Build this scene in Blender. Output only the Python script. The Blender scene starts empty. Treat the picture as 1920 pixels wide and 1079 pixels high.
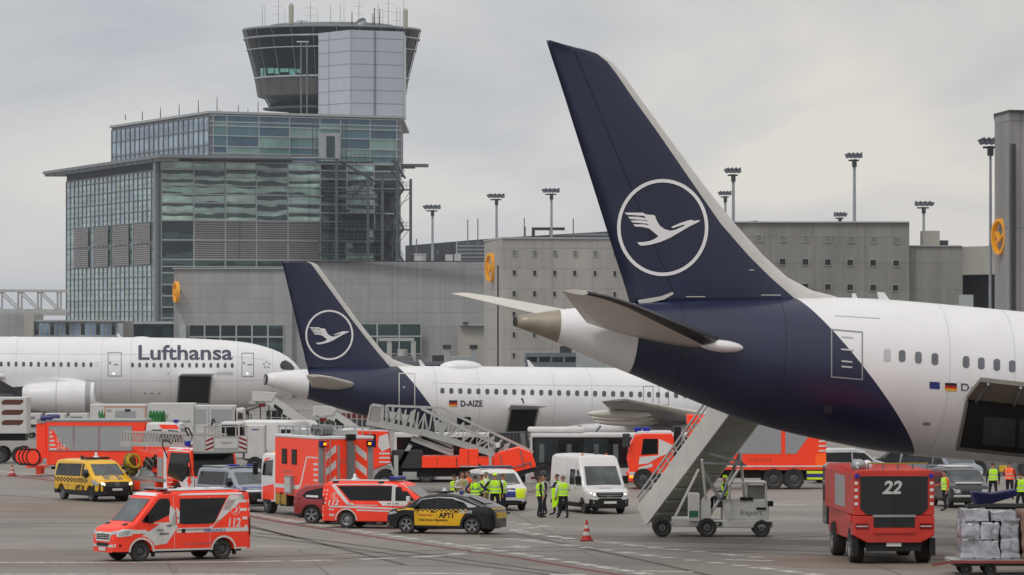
import bpy, bmesh, math, random
from mathutils import Vector, Matrix
from mathutils.geometry import tessellate_polygon
random.seed(7)
R = math.radians
F, H, HOR = 9000.0, 8.5, 600.0          # focal length in photo pixels, eye height, horizon row
sc = bpy.context.scene
COL = sc.collection

def P(px, py, Y):
    return Vector(((px-960)*Y/F, Y, H-(py-HOR)*Y/F))
def GY(py):
    return H*F/(py-HOR)
def G(px, py, z=0.0):
    Y = (H-z)*F/(py-HOR)
    return Vector(((px-960)*Y/F, Y, z))

# ------------------------------------------------------------------ materials
def lin(c):
    c = c/255.0
    return c/12.92 if c <= .04045 else ((c+.055)/1.055)**2.4
MATS = {}
def mat(name, rgb, rough=.5, metal=0.0, noise=.12, nscale=1.5, coat=0.0, bump=0.0, bscale=20, spec=.5, emit=None, dirt=0.0):
    if name in MATS: return MATS[name]
    m = bpy.data.materials.new(name); m.use_nodes = True
    nt = m.node_tree; N = nt.nodes; L = nt.links
    b = N['Principled BSDF']
    col = (lin(rgb[0]), lin(rgb[1]), lin(rgb[2]), 1)
    b.inputs['Roughness'].default_value = rough
    b.inputs['Metallic'].default_value = metal
    b.inputs['Coat Weight'].default_value = coat
    b.inputs['Coat Roughness'].default_value = .08
    b.inputs['Specular IOR Level'].default_value = spec
    tc = N.new('ShaderNodeTexCoord')
    nz = N.new('ShaderNodeTexNoise'); nz.inputs['Scale'].default_value = nscale; nz.inputs['Detail'].default_value = 5
    L.new(tc.outputs['Object'], nz.inputs['Vector'])
    mr = N.new('ShaderNodeMapRange'); mr.inputs[1].default_value = .3; mr.inputs[2].default_value = .7
    mr.inputs[3].default_value = 1-noise; mr.inputs[4].default_value = 1+noise*.6
    L.new(nz.outputs['Fac'], mr.inputs[0])
    mx = N.new('ShaderNodeMix'); mx.data_type = 'RGBA'; mx.blend_type = 'MULTIPLY'; mx.inputs[0].default_value = 1
    mx.inputs[6].default_value = col
    L.new(mr.outputs[0], mx.inputs[7])
    out = mx.outputs[2]
    if dirt > 0:                                  # grime gathering low on the body
        sp = N.new('ShaderNodeSeparateXYZ'); L.new(tc.outputs['Object'], sp.inputs[0])
        ad = N.new('ShaderNodeMath'); ad.operation = 'MULTIPLY_ADD'; ad.inputs[1].default_value = .5; 
        L.new(nz.outputs['Fac'], ad.inputs[0]); L.new(sp.outputs[2], ad.inputs[2])
        dr = N.new('ShaderNodeMapRange'); dr.inputs[1].default_value = .45; dr.inputs[2].default_value = 1.3
        dr.inputs[3].default_value = dirt; dr.inputs[4].default_value = dirt*.12
        L.new(ad.outputs[0], dr.inputs[0])
        dx = N.new('ShaderNodeMix'); dx.data_type = 'RGBA'
        L.new(dr.outputs[0], dx.inputs[0]); L.new(out, dx.inputs[6]); dx.inputs[7].default_value = (.07, .062, .055, 1)
        out = dx.outputs[2]
    L.new(out, b.inputs['Base Color'])
    if bump > 0:
        n2 = N.new('ShaderNodeTexNoise'); n2.inputs['Scale'].default_value = bscale; n2.inputs['Detail'].default_value = 3
        L.new(tc.outputs['Object'], n2.inputs['Vector'])
        bp = N.new('ShaderNodeBump'); bp.inputs['Strength'].default_value = bump; bp.inputs['Distance'].default_value = .05
        L.new(n2.outputs['Fac'], bp.inputs['Height']); L.new(bp.outputs[0], b.inputs['Normal'])
    if emit:
        b.inputs['Emission Color'].default_value = (lin(emit[0]), lin(emit[1]), lin(emit[2]), 1)
        b.inputs['Emission Strength'].default_value = emit[3]
    MATS[name] = m
    return m

def brick_mat(name, rgb, mortar, bw, bh, msize=.02, axis='XZ', rough=.85, noise=.18, offset=0.0, var=.06, nscale=.25):
    """concrete or metal cladding with panel joints, laid out in object space"""
    if name in MATS: return MATS[name]
    m = bpy.data.materials.new(name); m.use_nodes = True
    nt = m.node_tree; N = nt.nodes; L = nt.links; b = N['Principled BSDF']; b.inputs['Roughness'].default_value = rough
    tc = N.new('ShaderNodeTexCoord'); sp = N.new('ShaderNodeSeparateXYZ'); L.new(tc.outputs['Object'], sp.inputs[0])
    cb = N.new('ShaderNodeCombineXYZ')
    if axis == 'XZ': L.new(sp.outputs[0], cb.inputs[0]); L.new(sp.outputs[2], cb.inputs[1])
    elif axis == 'YZ': L.new(sp.outputs[1], cb.inputs[0]); L.new(sp.outputs[2], cb.inputs[1])
    else: L.new(sp.outputs[0], cb.inputs[0]); L.new(sp.outputs[1], cb.inputs[1])
    bt = N.new('ShaderNodeTexBrick'); L.new(cb.outputs[0], bt.inputs['Vector'])
    bt.offset = offset; bt.inputs['Scale'].default_value = 1; bt.inputs['Brick Width'].default_value = bw; bt.inputs['Row Height'].default_value = bh
    bt.inputs['Mortar Size'].default_value = msize; bt.inputs['Mortar Smooth'].default_value = .1
    c = [lin(v) for v in rgb]
    bt.inputs['Color1'].default_value = (c[0]*(1-var), c[1]*(1-var), c[2]*(1-var), 1)
    bt.inputs['Color2'].default_value = (c[0]*(1+var), c[1]*(1+var), c[2]*(1+var), 1)
    bt.inputs['Mortar'].default_value = (lin(mortar[0]), lin(mortar[1]), lin(mortar[2]), 1)
    nz = N.new('ShaderNodeTexNoise'); nz.inputs['Scale'].default_value = nscale; nz.inputs['Detail'].default_value = 8; nz.inputs['Roughness'].default_value = .65
    mp = N.new('ShaderNodeMapping'); mp.inputs['Scale'].default_value = (1.6, 1.6, .45)
    L.new(tc.outputs['Object'], mp.inputs[0]); L.new(mp.outputs[0], nz.inputs['Vector'])
    mr = N.new('ShaderNodeMapRange'); mr.inputs[1].default_value = .3; mr.inputs[2].default_value = .7; mr.inputs[3].default_value = 1-noise; mr.inputs[4].default_value = 1+noise
    L.new(nz.outputs['Fac'], mr.inputs[0])
    m2_ = N.new('ShaderNodeMapping'); m2_.inputs['Scale'].default_value = (2.2, 2.2, .09); L.new(tc.outputs['Object'], m2_.inputs[0])   # rain streaks
    n2_ = N.new('ShaderNodeTexNoise'); n2_.inputs['Scale'].default_value = .9; n2_.inputs['Detail'].default_value = 6; L.new(m2_.outputs[0], n2_.inputs['Vector'])
    r2_ = N.new('ShaderNodeMapRange'); r2_.inputs[1].default_value = .35; r2_.inputs[2].default_value = .6; r2_.inputs[3].default_value = 1-noise*.6; r2_.inputs[4].default_value = 1; L.new(n2_.outputs['Fac'], r2_.inputs[0])
    mm_ = N.new('ShaderNodeMath'); mm_.operation = 'MULTIPLY'; L.new(mr.outputs[0], mm_.inputs[0]); L.new(r2_.outputs[0], mm_.inputs[1]); mr = mm_
    mx = N.new('ShaderNodeMix'); mx.data_type = 'RGBA'; mx.blend_type = 'MULTIPLY'; mx.inputs[0].default_value = 1
    L.new(bt.outputs['Color'], mx.inputs[6]); L.new(mr.outputs[0], mx.inputs[7]); L.new(mx.outputs[2], b.inputs['Base Color'])
    MATS[name] = m
    return m

def glass_facade(name, light, dark, period, z0, frac, metal=.35, wob=.35):
    """curtain wall glass: pale and dark bands on every storey, blinds and wavy reflections put into the colour"""
    if name in MATS: return MATS[name]
    m = bpy.data.materials.new(name); m.use_nodes = True
    nt = m.node_tree; N = nt.nodes; L = nt.links; b = N['Principled BSDF']
    b.inputs['Roughness'].default_value = .08; b.inputs['Metallic'].default_value = metal
    tc = N.new('ShaderNodeTexCoord'); sp = N.new('ShaderNodeSeparateXYZ'); L.new(tc.outputs['Object'], sp.inputs[0])
    mp = N.new('ShaderNodeMapping'); mp.inputs['Scale'].default_value = (.22, .22, .6); L.new(tc.outputs['Object'], mp.inputs[0])
    nz = N.new('ShaderNodeTexNoise'); nz.inputs['Scale'].default_value = 1; nz.inputs['Detail'].default_value = 1.5; L.new(mp.outputs[0], nz.inputs['Vector'])  # noise waves the band edges, painting reflections into the colour
    a = N.new('ShaderNodeMath'); a.operation = 'MULTIPLY_ADD'; a.inputs[1].default_value = wob*2*period; L.new(nz.outputs['Fac'], a.inputs[0]); L.new(sp.outputs[2], a.inputs[2])
    s = N.new('ShaderNodeMath'); s.operation = 'SUBTRACT'; s.inputs[1].default_value = z0+wob*period; L.new(a.outputs[0], s.inputs[0])
    d = N.new('ShaderNodeMath'); d.operation = 'DIVIDE'; d.inputs[1].default_value = period; L.new(s.outputs[0], d.inputs[0])
    fr = N.new('ShaderNodeMath'); fr.operation = 'FRACT'; L.new(d.outputs[0], fr.inputs[0])
    mr = N.new('ShaderNodeMapRange'); mr.inputs[1].default_value = frac-.03; mr.inputs[2].default_value = frac+.03; L.new(fr.outputs[0], mr.inputs[0])
    n3 = N.new('ShaderNodeTexNoise'); n3.inputs['Scale'].default_value = .35; n3.inputs['Detail'].default_value = 4; L.new(tc.outputs['Object'], n3.inputs['Vector'])
    mv = N.new('ShaderNodeMapRange'); mv.inputs[1].default_value = .35; mv.inputs[2].default_value = .65; mv.inputs[3].default_value = .6; mv.inputs[4].default_value = 1.25; L.new(n3.outputs['Fac'], mv.inputs[0])
    mx = N.new('ShaderNodeMix'); mx.data_type = 'RGBA'; L.new(mr.outputs[0], mx.inputs[0])
    mx.inputs[6].default_value = tuple(lin(v) for v in dark)+(1,); mx.inputs[7].default_value = tuple(lin(v) for v in light)+(1,)
    my = N.new('ShaderNodeMix'); my.data_type = 'RGBA'; my.blend_type = 'MULTIPLY'; my.inputs[0].default_value = 1
    L.new(mx.outputs[2], my.inputs[6]); L.new(mv.outputs[0], my.inputs[7]); L.new(my.outputs[2], b.inputs['Base Color'])
    MATS[name] = m
    return m

white   = mat('white_paint', (226,226,228), .35, coat=.4, noise=.05, nscale=.8)
whitev  = mat('white_vehicle_paint', (222,222,222), .3, coat=.6, noise=.05, dirt=.35)
navy    = mat('navy_paint', (34,40,68), .38, coat=.12, noise=.2, nscale=.3)
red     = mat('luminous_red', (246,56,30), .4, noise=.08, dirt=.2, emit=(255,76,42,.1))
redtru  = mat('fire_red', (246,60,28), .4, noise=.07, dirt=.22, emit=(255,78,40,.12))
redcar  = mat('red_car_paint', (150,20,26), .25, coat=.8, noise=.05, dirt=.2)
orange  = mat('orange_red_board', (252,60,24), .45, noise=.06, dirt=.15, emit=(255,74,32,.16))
silver  = mat('silver_foil', (218,218,216), .45, metal=0, noise=.07, dirt=.2)
grey    = mat('grey_metal', (120,122,124), .5, metal=.3, noise=.12)
dgrey   = mat('dark_grey_plastic', (52,53,56), .6, noise=.1, dirt=.3)
black   = mat('black_plastic', (26,27,30), .55, noise=.15, dirt=.2, spec=.3)
blackp  = mat('black_paint', (18,19,26), .25, coat=.35, noise=.1, dirt=.12, spec=.4)
yellow  = mat('yellow_paint', (236,182,6), .35, coat=.3, noise=.06, dirt=.15)
yelref  = mat('yellow_plate', (214,176,20), .4, noise=.06)
rubber  = mat('tyre_rubber', (27,27,28), .85, noise=.2, dirt=.5)
alloy   = mat('wheel_alloy', (150,152,156), .35, metal=.7, noise=.1)
steelw  = mat('steel_wheel', (88,90,94), .5, metal=.4, noise=.15, dirt=.2)
glass   = mat('vehicle_glass', (22,26,29), .1, noise=.5, nscale=1.6, spec=.35)
glassl  = mat('windscreen_glass', (74,82,86), .08, noise=.6, nscale=1.3, spec=.6)
blueb   = mat('blue_beacon', (24,36,120), .2, noise=.05, emit=(30,50,200,.15))
amber   = mat('amber_lamp', (230,120,20), .3, emit=(255,140,30,2.2))
lampw   = mat('lit_headlamp', (255,240,210), .3, emit=(255,236,200,1.2))
lamp    = mat('lamp_glass', (190,194,198), .12, metal=.3, noise=.25, nscale=14)
lampr   = mat('red_lamp_glass', (120,14,16), .2, noise=.2)
bluep   = mat('police_blue', (42,58,140), .35, noise=.05, dirt=.15)
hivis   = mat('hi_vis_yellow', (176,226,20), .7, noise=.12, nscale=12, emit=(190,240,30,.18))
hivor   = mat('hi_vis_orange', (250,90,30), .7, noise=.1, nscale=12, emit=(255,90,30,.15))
reflect = mat('reflective_band', (188,192,190), .4, noise=.08)
alum    = mat('aluminium', (160,163,166), .42, metal=.55, noise=.14)
alumb   = mat('pale_gantry_paint', (176,178,176), .5, noise=.12, dirt=.2)
plate   = mat('number_plate', (214,214,210), .5, noise=.05)
inkm    = mat('black_lettering', (30,30,34), .6, noise=.05)
inkg    = mat('grey_lettering', (120,120,128), .6, noise=.05)
blueink = mat('blue_lettering', (70,90,160), .6, noise=.05)
redink  = mat('faded_red_lettering', (170,60,66), .6, noise=.05)
shutter = brick_mat('roller_shutter', (166,168,170), (150,152,154), 8, .09, .008, rough=.45, noise=.05, var=.01)
shutter.node_tree.nodes['Principled BSDF'].inputs['Metallic'].default_value = .2

# ------------------------------------------------------------------ mesh builder
class MB:
    def __init__(s): s.v = []; s.f = []; s.m = []; s.mats = []; s.sm = []
    def mi(s, m):
        if m not in s.mats: s.mats.append(m)
        return s.mats.index(m)
    def add(s, vs, fs, m, smooth=False):
        o = len(s.v); s.v += [tuple(v) for v in vs]; k = s.mi(m)
        for f in fs: s.f.append(tuple(i+o for i in f)); s.m.append(k); s.sm.append(smooth)
        return s
    def box(s, x0, x1, y0, y1, z0, z1, m, M=None):
        vs = [(x, y, z) for x in (x0, x1) for y in (y0, y1) for z in (z0, z1)]
        if M: vs = [M @ Vector(v) for v in vs]
        return s.add(vs, [(0,1,3,2),(4,6,7,5),(0,4,5,1),(2,3,7,6),(0,2,6,4),(1,5,7,3)], m)
    def poly(s, pts, m): return s.add(pts, [tuple(range(len(pts)))], m)
    def prism(s, pts, off, m):
        """pts: planar 3D ring, off: extrusion vector"""
        n = len(pts); off = Vector(off); a = [Vector(p) for p in pts]; b = [p+off for p in a]
        tris = tessellate_polygon([a])
        fs = [tuple(t) for t in tris]+[tuple(i+n for i in reversed(t)) for t in tris]
        fs += [(i, (i+1) % n, (i+1) % n+n, i+n) for i in range(n)]
        return s.add(a+b, fs, m)
    def tube(s, p0, p1, r0, m, r1=None, n=8, smooth=True, caps=True):
        p0 = Vector(p0); p1 = Vector(p1); r1 = r0 if r1 is None else r1
        d = (p1-p0)
        if d.length < 1e-6: return s
        d.normalize(); u = d.orthogonal().normalized(); w = d.cross(u)
        vs = []
        for p, r in ((p0, r0), (p1, r1)):
            vs += [p+u*(r*math.cos(2*math.pi*i/n))+w*(r*math.sin(2*math.pi*i/n)) for i in range(n)]
        s.add(vs, [(i, (i+1) % n, (i+1) % n+n, i+n) for i in range(n)], m, smooth)
        if caps: s.add(vs, [tuple(reversed(range(n))), tuple(range(n, 2*n))], m)
        return s
    def bar(s, p0, p1, w, h, m, up=(0,0,1)):
        """rectangular bar from p0 to p1"""
        p0 = Vector(p0); p1 = Vector(p1); d = (p1-p0).normalized(); u = Vector(up)
        a = d.cross(u)
        if a.length < 1e-4: a = d.orthogonal()
        a.normalize(); b = a.cross(d).normalized()
        vs = [p+a*(sx*w/2)+b*(sz*h/2) for p in (p0, p1) for sx in (-1, 1) for sz in (-1, 1)]
        return s.add(vs, [(0,1,3,2),(4,6,7,5),(0,4,5,1),(2,3,7,6),(0,2,6,4),(1,5,7,3)], m)
    def path(s, pts, r, m, n=6):
        for a, b in zip(pts, pts[1:]): s.tube(a, b, r, m, n=n)
        return s
    def lathe(s, prof, c, ax, m, n=24, smooth=True, start=0, end=2*math.pi):
        """prof: (r, h) pairs turned round axis ax through c; m material or list per segment"""
        c = Vector(c); ax = Vector(ax).normalized(); u = ax.orthogonal().normalized(); w = ax.cross(u)
        full = abs(end-start-2*math.pi) < 1e-6; nn = n if full else n+1
        rings = [[c+ax*h+u*(r*math.cos(start+(end-start)*i/n))+w*(r*math.sin(start+(end-start)*i/n)) for i in range(nn)] for r, h in prof]
        for k in range(len(prof)-1):
            mm = m[k] if isinstance(m, (list, tuple)) else m
            vs = rings[k]+rings[k+1]
            s.add(vs, [(i, (i+1) % nn, (i+1) % nn+nn, i+nn) for i in range(n)], mm, smooth)
        return s
    def ball(s, c, r, m, n=12, sc=(1,1,1)):
        vs = []; fs = []
        for j in range(n//2+1):
            t = math.pi*j/(n//2)
            for i in range(n):
                a = 2*math.pi*i/n
                vs.append((c[0]+r*sc[0]*math.sin(t)*math.cos(a), c[1]+r*sc[1]*math.sin(t)*math.sin(a), c[2]+r*sc[2]*math.cos(t)))
        for j in range(n//2):
            for i in range(n): fs.append((j*n+i, j*n+(i+1) % n, (j+1)*n+(i+1) % n, (j+1)*n+i))
        return s.add(vs, fs, m, True)
    def merge(s, bm, m, smooth=False):
        bm.verts.index_update()
        return s.add([v.co.copy() for v in bm.verts], [tuple(v.index for v in f.verts) for f in bm.faces], m, smooth)
    def build(s, name, parent=None, sharp=None, bevel=0.0, weld=False, kind=None, label=None):
        me = bpy.data.meshes.new(name); me.from_pydata(s.v, [], s.f)
        for m in s.mats: me.materials.append(m)
        me.polygons.foreach_set('material_index', s.m); me.polygons.foreach_set('use_smooth', s.sm)
        if weld or sharp or bevel:
            bm = bmesh.new(); bm.from_mesh(me); bmesh.ops.remove_doubles(bm, verts=bm.verts, dist=1e-4)
            bmesh.ops.recalc_face_normals(bm, faces=bm.faces); bm.to_mesh(me); bm.free()
        if sharp:
            me.polygons.foreach_set('use_smooth', [True]*len(me.polygons)); me.set_sharp_from_angle(angle=R(sharp))
        me.update()
        o = bpy.data.objects.new(name, me); COL.objects.link(o)
        if parent: o.parent = parent
        if bevel:
            md = o.modifiers.new('bevel', 'BEVEL'); md.width = bevel; md.segments = 2; md.limit_method = 'ANGLE'; md.angle_limit = R(40)
        if kind: o['kind'] = kind
        if label: o['label'] = label
        return o

def thing(name, label, cat, loc=(0,0,0), rz=0, group=None):
    o = bpy.data.objects.new(name, None); COL.objects.link(o); o.location = loc; o.rotation_euler = (0, 0, rz)
    o['label'] = label; o['category'] = cat
    if group: o['group'] = group
    return o
def tag(o, label, cat, group=None):
    o['label'] = label; o['category'] = cat
    if group: o['group'] = group
    return o
def children(o): return [c for c in bpy.data.objects if c.parent == o]
def copy_tree(root, loc, rz, label, group=None):
    r = root.copy(); COL.objects.link(r); r.location = loc; r.rotation_euler = (0, 0, rz); r['label'] = label
    if group: r['group'] = group
    for ch in children(root):
        if ch == r: continue
        c = ch.copy(); COL.objects.link(c); c.parent = r
        for g in children(ch):
            if g.parent == ch:
                d = g.copy(); COL.objects.link(d); d.parent = c
    return r

# flat shapes in (u, v) that are cut fine and laid on a curved surface
def flat_bm(polys):
    bm = bmesh.new()
    for p in polys:
        vs = [bm.verts.new((u, v, 0)) for u, v in p]
        for t in tessellate_polygon([[Vector((u, v, 0)) for u, v in p]]):
            try: bm.faces.new([vs[i] for i in t])
            except ValueError: pass
    return bm
def cut_bm(bm, step):
    us = [v.co.x for v in bm.verts]; vs = [v.co.y for v in bm.verts]
    for ax, lo, hi in ((0, min(us), max(us)), (1, min(vs), max(vs))):
        k = math.ceil((lo+1e-5)/step)*step
        while k < hi-1e-5:
            no = (1,0,0) if ax == 0 else (0,1,0); co = (k,0,0) if ax == 0 else (0,k,0)
            bmesh.ops.bisect_plane(bm, geom=bm.verts[:]+bm.edges[:]+bm.faces[:], plane_co=co, plane_no=no)
            k += step
    return bm
def lay(mb, polys, surf, m, step=None, smooth=True):
    """polys: lists of (u,v) rings (or a bmesh), surf(u,v)->xyz"""
    bm = polys if isinstance(polys, bmesh.types.BMesh) else flat_bm(polys)
    if step: cut_bm(bm, step)
    for v in bm.verts: v.co = surf(v.co.x, v.co.y)
    mb.merge(bm, m, smooth); bm.free()
    return mb
def text_bm(txt, size, x=0, y=0, bold=0.0, shear=0.0, flip=False, align='LEFT', sx=1.0):
    cu = bpy.data.curves.new('t', 'FONT'); cu.body = txt; cu.size = size; cu.offset = bold; cu.shear = shear; cu.align_x = align
    cu.resolution_u = 3
    ob = bpy.data.objects.new('t', cu); me = bpy.data.meshes.new_from_object(ob)
    bm = bmesh.new(); bm.from_mesh(me)
    for v in bm.verts: v.co = Vector((((-1 if flip else 1)*v.co.x*sx)+x, v.co.y+y, 0))
    bpy.data.objects.remove(ob); bpy.data.curves.remove(cu); bpy.data.meshes.remove(me)
    return bm
def rrect(x0, x1, z0, z1, r, n=4):
    pts = []
    for cx, cz, a0 in ((x1-r, z1-r, 0), (x0+r, z1-r, 90), (x0+r, z0+r, 180), (x1-r, z0+r, 270)):
        for i in range(n+1):
            a = R(a0+90*i/n); pts.append((cx+r*math.cos(a), cz+r*math.sin(a)))
    return pts
def ringpoly(cx, cz, rx, rz, t, n=48, kx=None):
    """annulus as quads"""
    out = []
    for i in range(n):
        a, b = 2*math.pi*i/n, 2*math.pi*(i+1)/n
        out.append([(cx+rx*math.cos(a), cz+rz*math.sin(a)), (cx+rx*math.cos(b), cz+rz*math.sin(b)),
                    (cx+(rx-t)*math.cos(b), cz+(rz-t)*math.sin(b)), (cx+(rx-t)*math.cos(a), cz+(rz-t)*math.sin(a))])
    return out
def frame_rects(x0, x1, z0, z1, t):
    return [[(x0,z0),(x1,z0),(x1,z0+t),(x0,z0+t)], [(x0,z1-t),(x1,z1-t),(x1,z1),(x0,z1)],
            [(x0,z0+t),(x0+t,z0+t),(x0+t,z1-t),(x0,z1-t)], [(x1-t,z0+t),(x1,z0+t),(x1,z1-t),(x1-t,z1-t)]]
CRANE = [(450,440),(470,490),(500,535),(545,565),(600,580),(650,572),(700,550),(752,529),(730,525),(690,535),(630,556),(610,545),
 (700,508),(795,480),(825,482),(832,490),(870,482),(900,487),(860,508),(790,540),(700,590),(600,645),(500,685),(400,710),(330,718),(300,715),
 (275,687),(340,685),(400,675),(450,655),(485,630),(440,595),(395,560),(330,545),(255,540),(235,520),(330,520),(395,528),(375,515),(230,503),
 (208,485),(300,483),(380,490),(372,483),(205,470),(183,450),(290,450),(360,462),(345,442),(175,432),(150,412),(330,412),(360,428),(440,435)]
def crane_polys(cx, cz, r, k=1.0):
    return [[(cx+(x-527)/450*r*k, cz-(y-550)/450*r*k) for x, y in CRANE]]

# ------------------------------------------------------------------ camera, world, sun
cam = bpy.data.cameras.new('camera'); co = bpy.data.objects.new('camera', cam); COL.objects.link(co)
cam.sensor_width = 36; cam.lens = 36*F/1920; cam.clip_end = 20000; cam.clip_start = 1
cam.shift_y = (HOR-539.5)/1920
co.location = (0, 0, H); co.rotation_euler = (R(90), 0, 0); sc.camera = co
sc.view_settings.view_transform = 'Standard'; sc.view_settings.look = 'None'; sc.view_settings.exposure = 0
w = bpy.data.worlds.new('World'); sc.world = w; w.use_nodes = True
nt = w.node_tree; N = nt.nodes; L = nt.links
for n in list(N): N.remove(n)
out = N.new('ShaderNodeOutputWorld'); sky = N.new('ShaderNodeTexSky'); sky.sky_type = 'NISHITA'; sky.sun_disc = False
SUN_EL, SUN_AZ = R(52), R(215)
sky.sun_elevation = SUN_EL; sky.sun_rotation = SUN_AZ
bg1 = N.new('ShaderNodeBackground'); bg1.inputs[1].default_value = .1; L.new(sky.outputs[0], bg1.inputs[0])
tc = N.new('ShaderNodeTexCoord'); mp = N.new('ShaderNodeMapping'); mp.inputs['Scale'].default_value = (9, 9, 22); mp.inputs['Location'].default_value = (3.1, .4, 1.45)
L.new(tc.outputs['Generated'], mp.inputs[0])
nz = N.new('ShaderNodeTexNoise'); nz.inputs['Scale'].default_value = 1.2; nz.inputs['Detail'].default_value = 7; nz.inputs['Roughness'].default_value = .5; nz.inputs['Distortion'].default_value = .35
L.new(mp.outputs[0], nz.inputs['Vector'])
rp = N.new('ShaderNodeValToRGB'); e = rp.color_ramp.elements
e[0].position = .36; e[0].color = (lin(184), lin(188), lin(195), 1); e[1].position = .66; e[1].color = (lin(224), lin(220), lin(215), 1)
x = e.new(.5); x.color = (lin(204), lin(204), lin(206), 1)
L.new(nz.outputs['Fac'], rp.inputs[0])
sp = N.new('ShaderNodeSeparateXYZ'); L.new(tc.outputs['Generated'], sp.inputs[0])
# cloud deck is brighter overhead than at the horizon
zr = N.new('ShaderNodeMapRange'); zr.inputs[1].default_value = .1; zr.inputs[2].default_value = .8; zr.inputs[3].default_value = 1; zr.inputs[4].default_value = 1.5
L.new(sp.outputs[2], zr.inputs[0])
# a little warmer toward the upper right of the view
wr = N.new('ShaderNodeMath'); wr.operation = 'ADD'; L.new(sp.outputs[0], wr.inputs[0]); L.new(sp.outputs[2], wr.inputs[1])
wm = N.new('ShaderNodeMapRange'); wm.inputs[1].default_value = .03; wm.inputs[2].default_value = .17; L.new(wr.outputs[0], wm.inputs[0])
wx = N.new('ShaderNodeMix'); wx.data_type = 'RGBA'; wx.blend_type = 'MULTIPLY'; wx.inputs[7].default_value = (1.03, 1.0, .955, 1)
L.new(wm.outputs[0], wx.inputs[0]); L.new(rp.outputs[0], wx.inputs[6])
vm = N.new('ShaderNodeMix'); vm.data_type = 'RGBA'; vm.blend_type = 'MULTIPLY'; vm.inputs[0].default_value = 1
L.new(wx.outputs[2], vm.inputs[6]); L.new(zr.outputs[0], vm.inputs[7])
bg2 = N.new('ShaderNodeBackground'); bg2.inputs[1].default_value = 1.0; L.new(vm.outputs[2], bg2.inputs[0])
ms = N.new('ShaderNodeMixShader'); ms.inputs[0].default_value = .93; L.new(bg1.outputs[0], ms.inputs[1]); L.new(bg2.outputs[0], ms.inputs[2]); L.new(ms.outputs[0], out.inputs[0])
sl = bpy.data.lights.new('sun', 'SUN'); sl.energy = 1.0; sl.angle = R(14); sl.color = (1, .97, .92)
so = bpy.data.objects.new('sun', sl); COL.objects.link(so)
sd = Vector((math.sin(SUN_AZ)*math.cos(SUN_EL), math.cos(SUN_AZ)*math.cos(SUN_EL), math.sin(SUN_EL)))
so.rotation_euler = sd.to_track_quat('Z', 'Y').to_euler(); so.location = (0, 50, 120)
sc.cycles.use_denoising = True

# ================================================================== GROUND
def apron_mat():
    m = bpy.data.materials.new('apron_concrete'); m.use_nodes = True
    nt = m.node_tree; N = nt.nodes; L = nt.links; b = N['Principled BSDF']; b.inputs['Roughness'].default_value = .62
    tc = N.new('ShaderNodeTexCoord')
    def noise(s, d, sc=(1,1,1), dist=0):
        mp = N.new('ShaderNodeMapping'); mp.inputs['Scale'].default_value = sc; L.new(tc.outputs['Object'], mp.inputs[0])
        n = N.new('ShaderNodeTexNoise'); n.inputs['Scale'].default_value = s; n.inputs['Detail'].default_value = d; n.inputs['Distortion'].default_value = dist
        n.inputs['Roughness'].default_value = .6; L.new(mp.outputs[0], n.inputs['Vector']); return n.outputs['Fac']
    def rng(src, a, c, lo, hi):
        r = N.new('ShaderNodeMapRange'); r.inputs[1].default_value = a; r.inputs[2].default_value = c; r.inputs[3].default_value = lo; r.inputs[4].default_value = hi
        L.new(src, r.inputs[0]); return r.outputs[0]
    def mul(a, c, fac=None):
        x = N.new('ShaderNodeMix'); x.data_type = 'RGBA'; x.blend_type = 'MULTIPLY'; x.inputs[0].default_value = 1
        L.new(a, x.inputs[6]); L.new(c, x.inputs[7]); return x.outputs[2]
    # bays of different ages: long strips of asphalt and concrete
    bt = N.new('ShaderNodeTexBrick'); mp = N.new('ShaderNodeMapping'); mp.inputs['Rotation'].default_value = (0, 0, R(-4)); L.new(tc.outputs['Object'], mp.inputs[0])
    L.new(mp.outputs[0], bt.inputs['Vector']); bt.inputs['Scale'].default_value = 1; bt.inputs['Brick Width'].default_value = 400; bt.inputs['Row Height'].default_value = 7.5
    bt.inputs['Mortar Size'].default_value = .05; bt.inputs['Mortar Smooth'].default_value = .3
    bt.inputs['Color1'].default_value = (.186, .170, .153, 1); bt.inputs['Color2'].default_value = (.225, .203, .182, 1); bt.inputs['Mortar'].default_value = (.15, .137, .124, 1)
    c = mul(bt.outputs['Color'], rng(noise(.035, 6, (1, 1, 1), .6), .3, .7, .78, 1.2))
    c = mul(c, rng(noise(.25, 8, (.5, 1, 1)), .3, .7, .9, 1.1))       # streaks along the taxi direction
    c = mul(c, rng(noise(14, 3), .3, .7, .86, 1.12))                   # grain
    st = rng(noise(.5, 5, (.5, 1, 1), 1.5), .62, .72, 1, .55)            # oil and rubber stains
    c = mul(c, st)
    L.new(c, b.inputs['Base Color'])
    L.new(rng(noise(.12, 5), .35, .65, .5, .78), b.inputs['Roughness'])
    bp = N.new('ShaderNodeBump'); bp.inputs['Strength'].default_value = .25; bp.inputs['Distance'].default_value = .02
    L.new(noise(30, 3), bp.inputs['Height']); L.new(bp.outputs[0], b.inputs['Normal'])
    return m
g = MB(); g.poly([(-3000, 20, 0), (3000, 20, 0), (3000, 9000, 0), (-3000, 9000, 0)], apron_mat())
g.build('ground', kind='structure')

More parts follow.
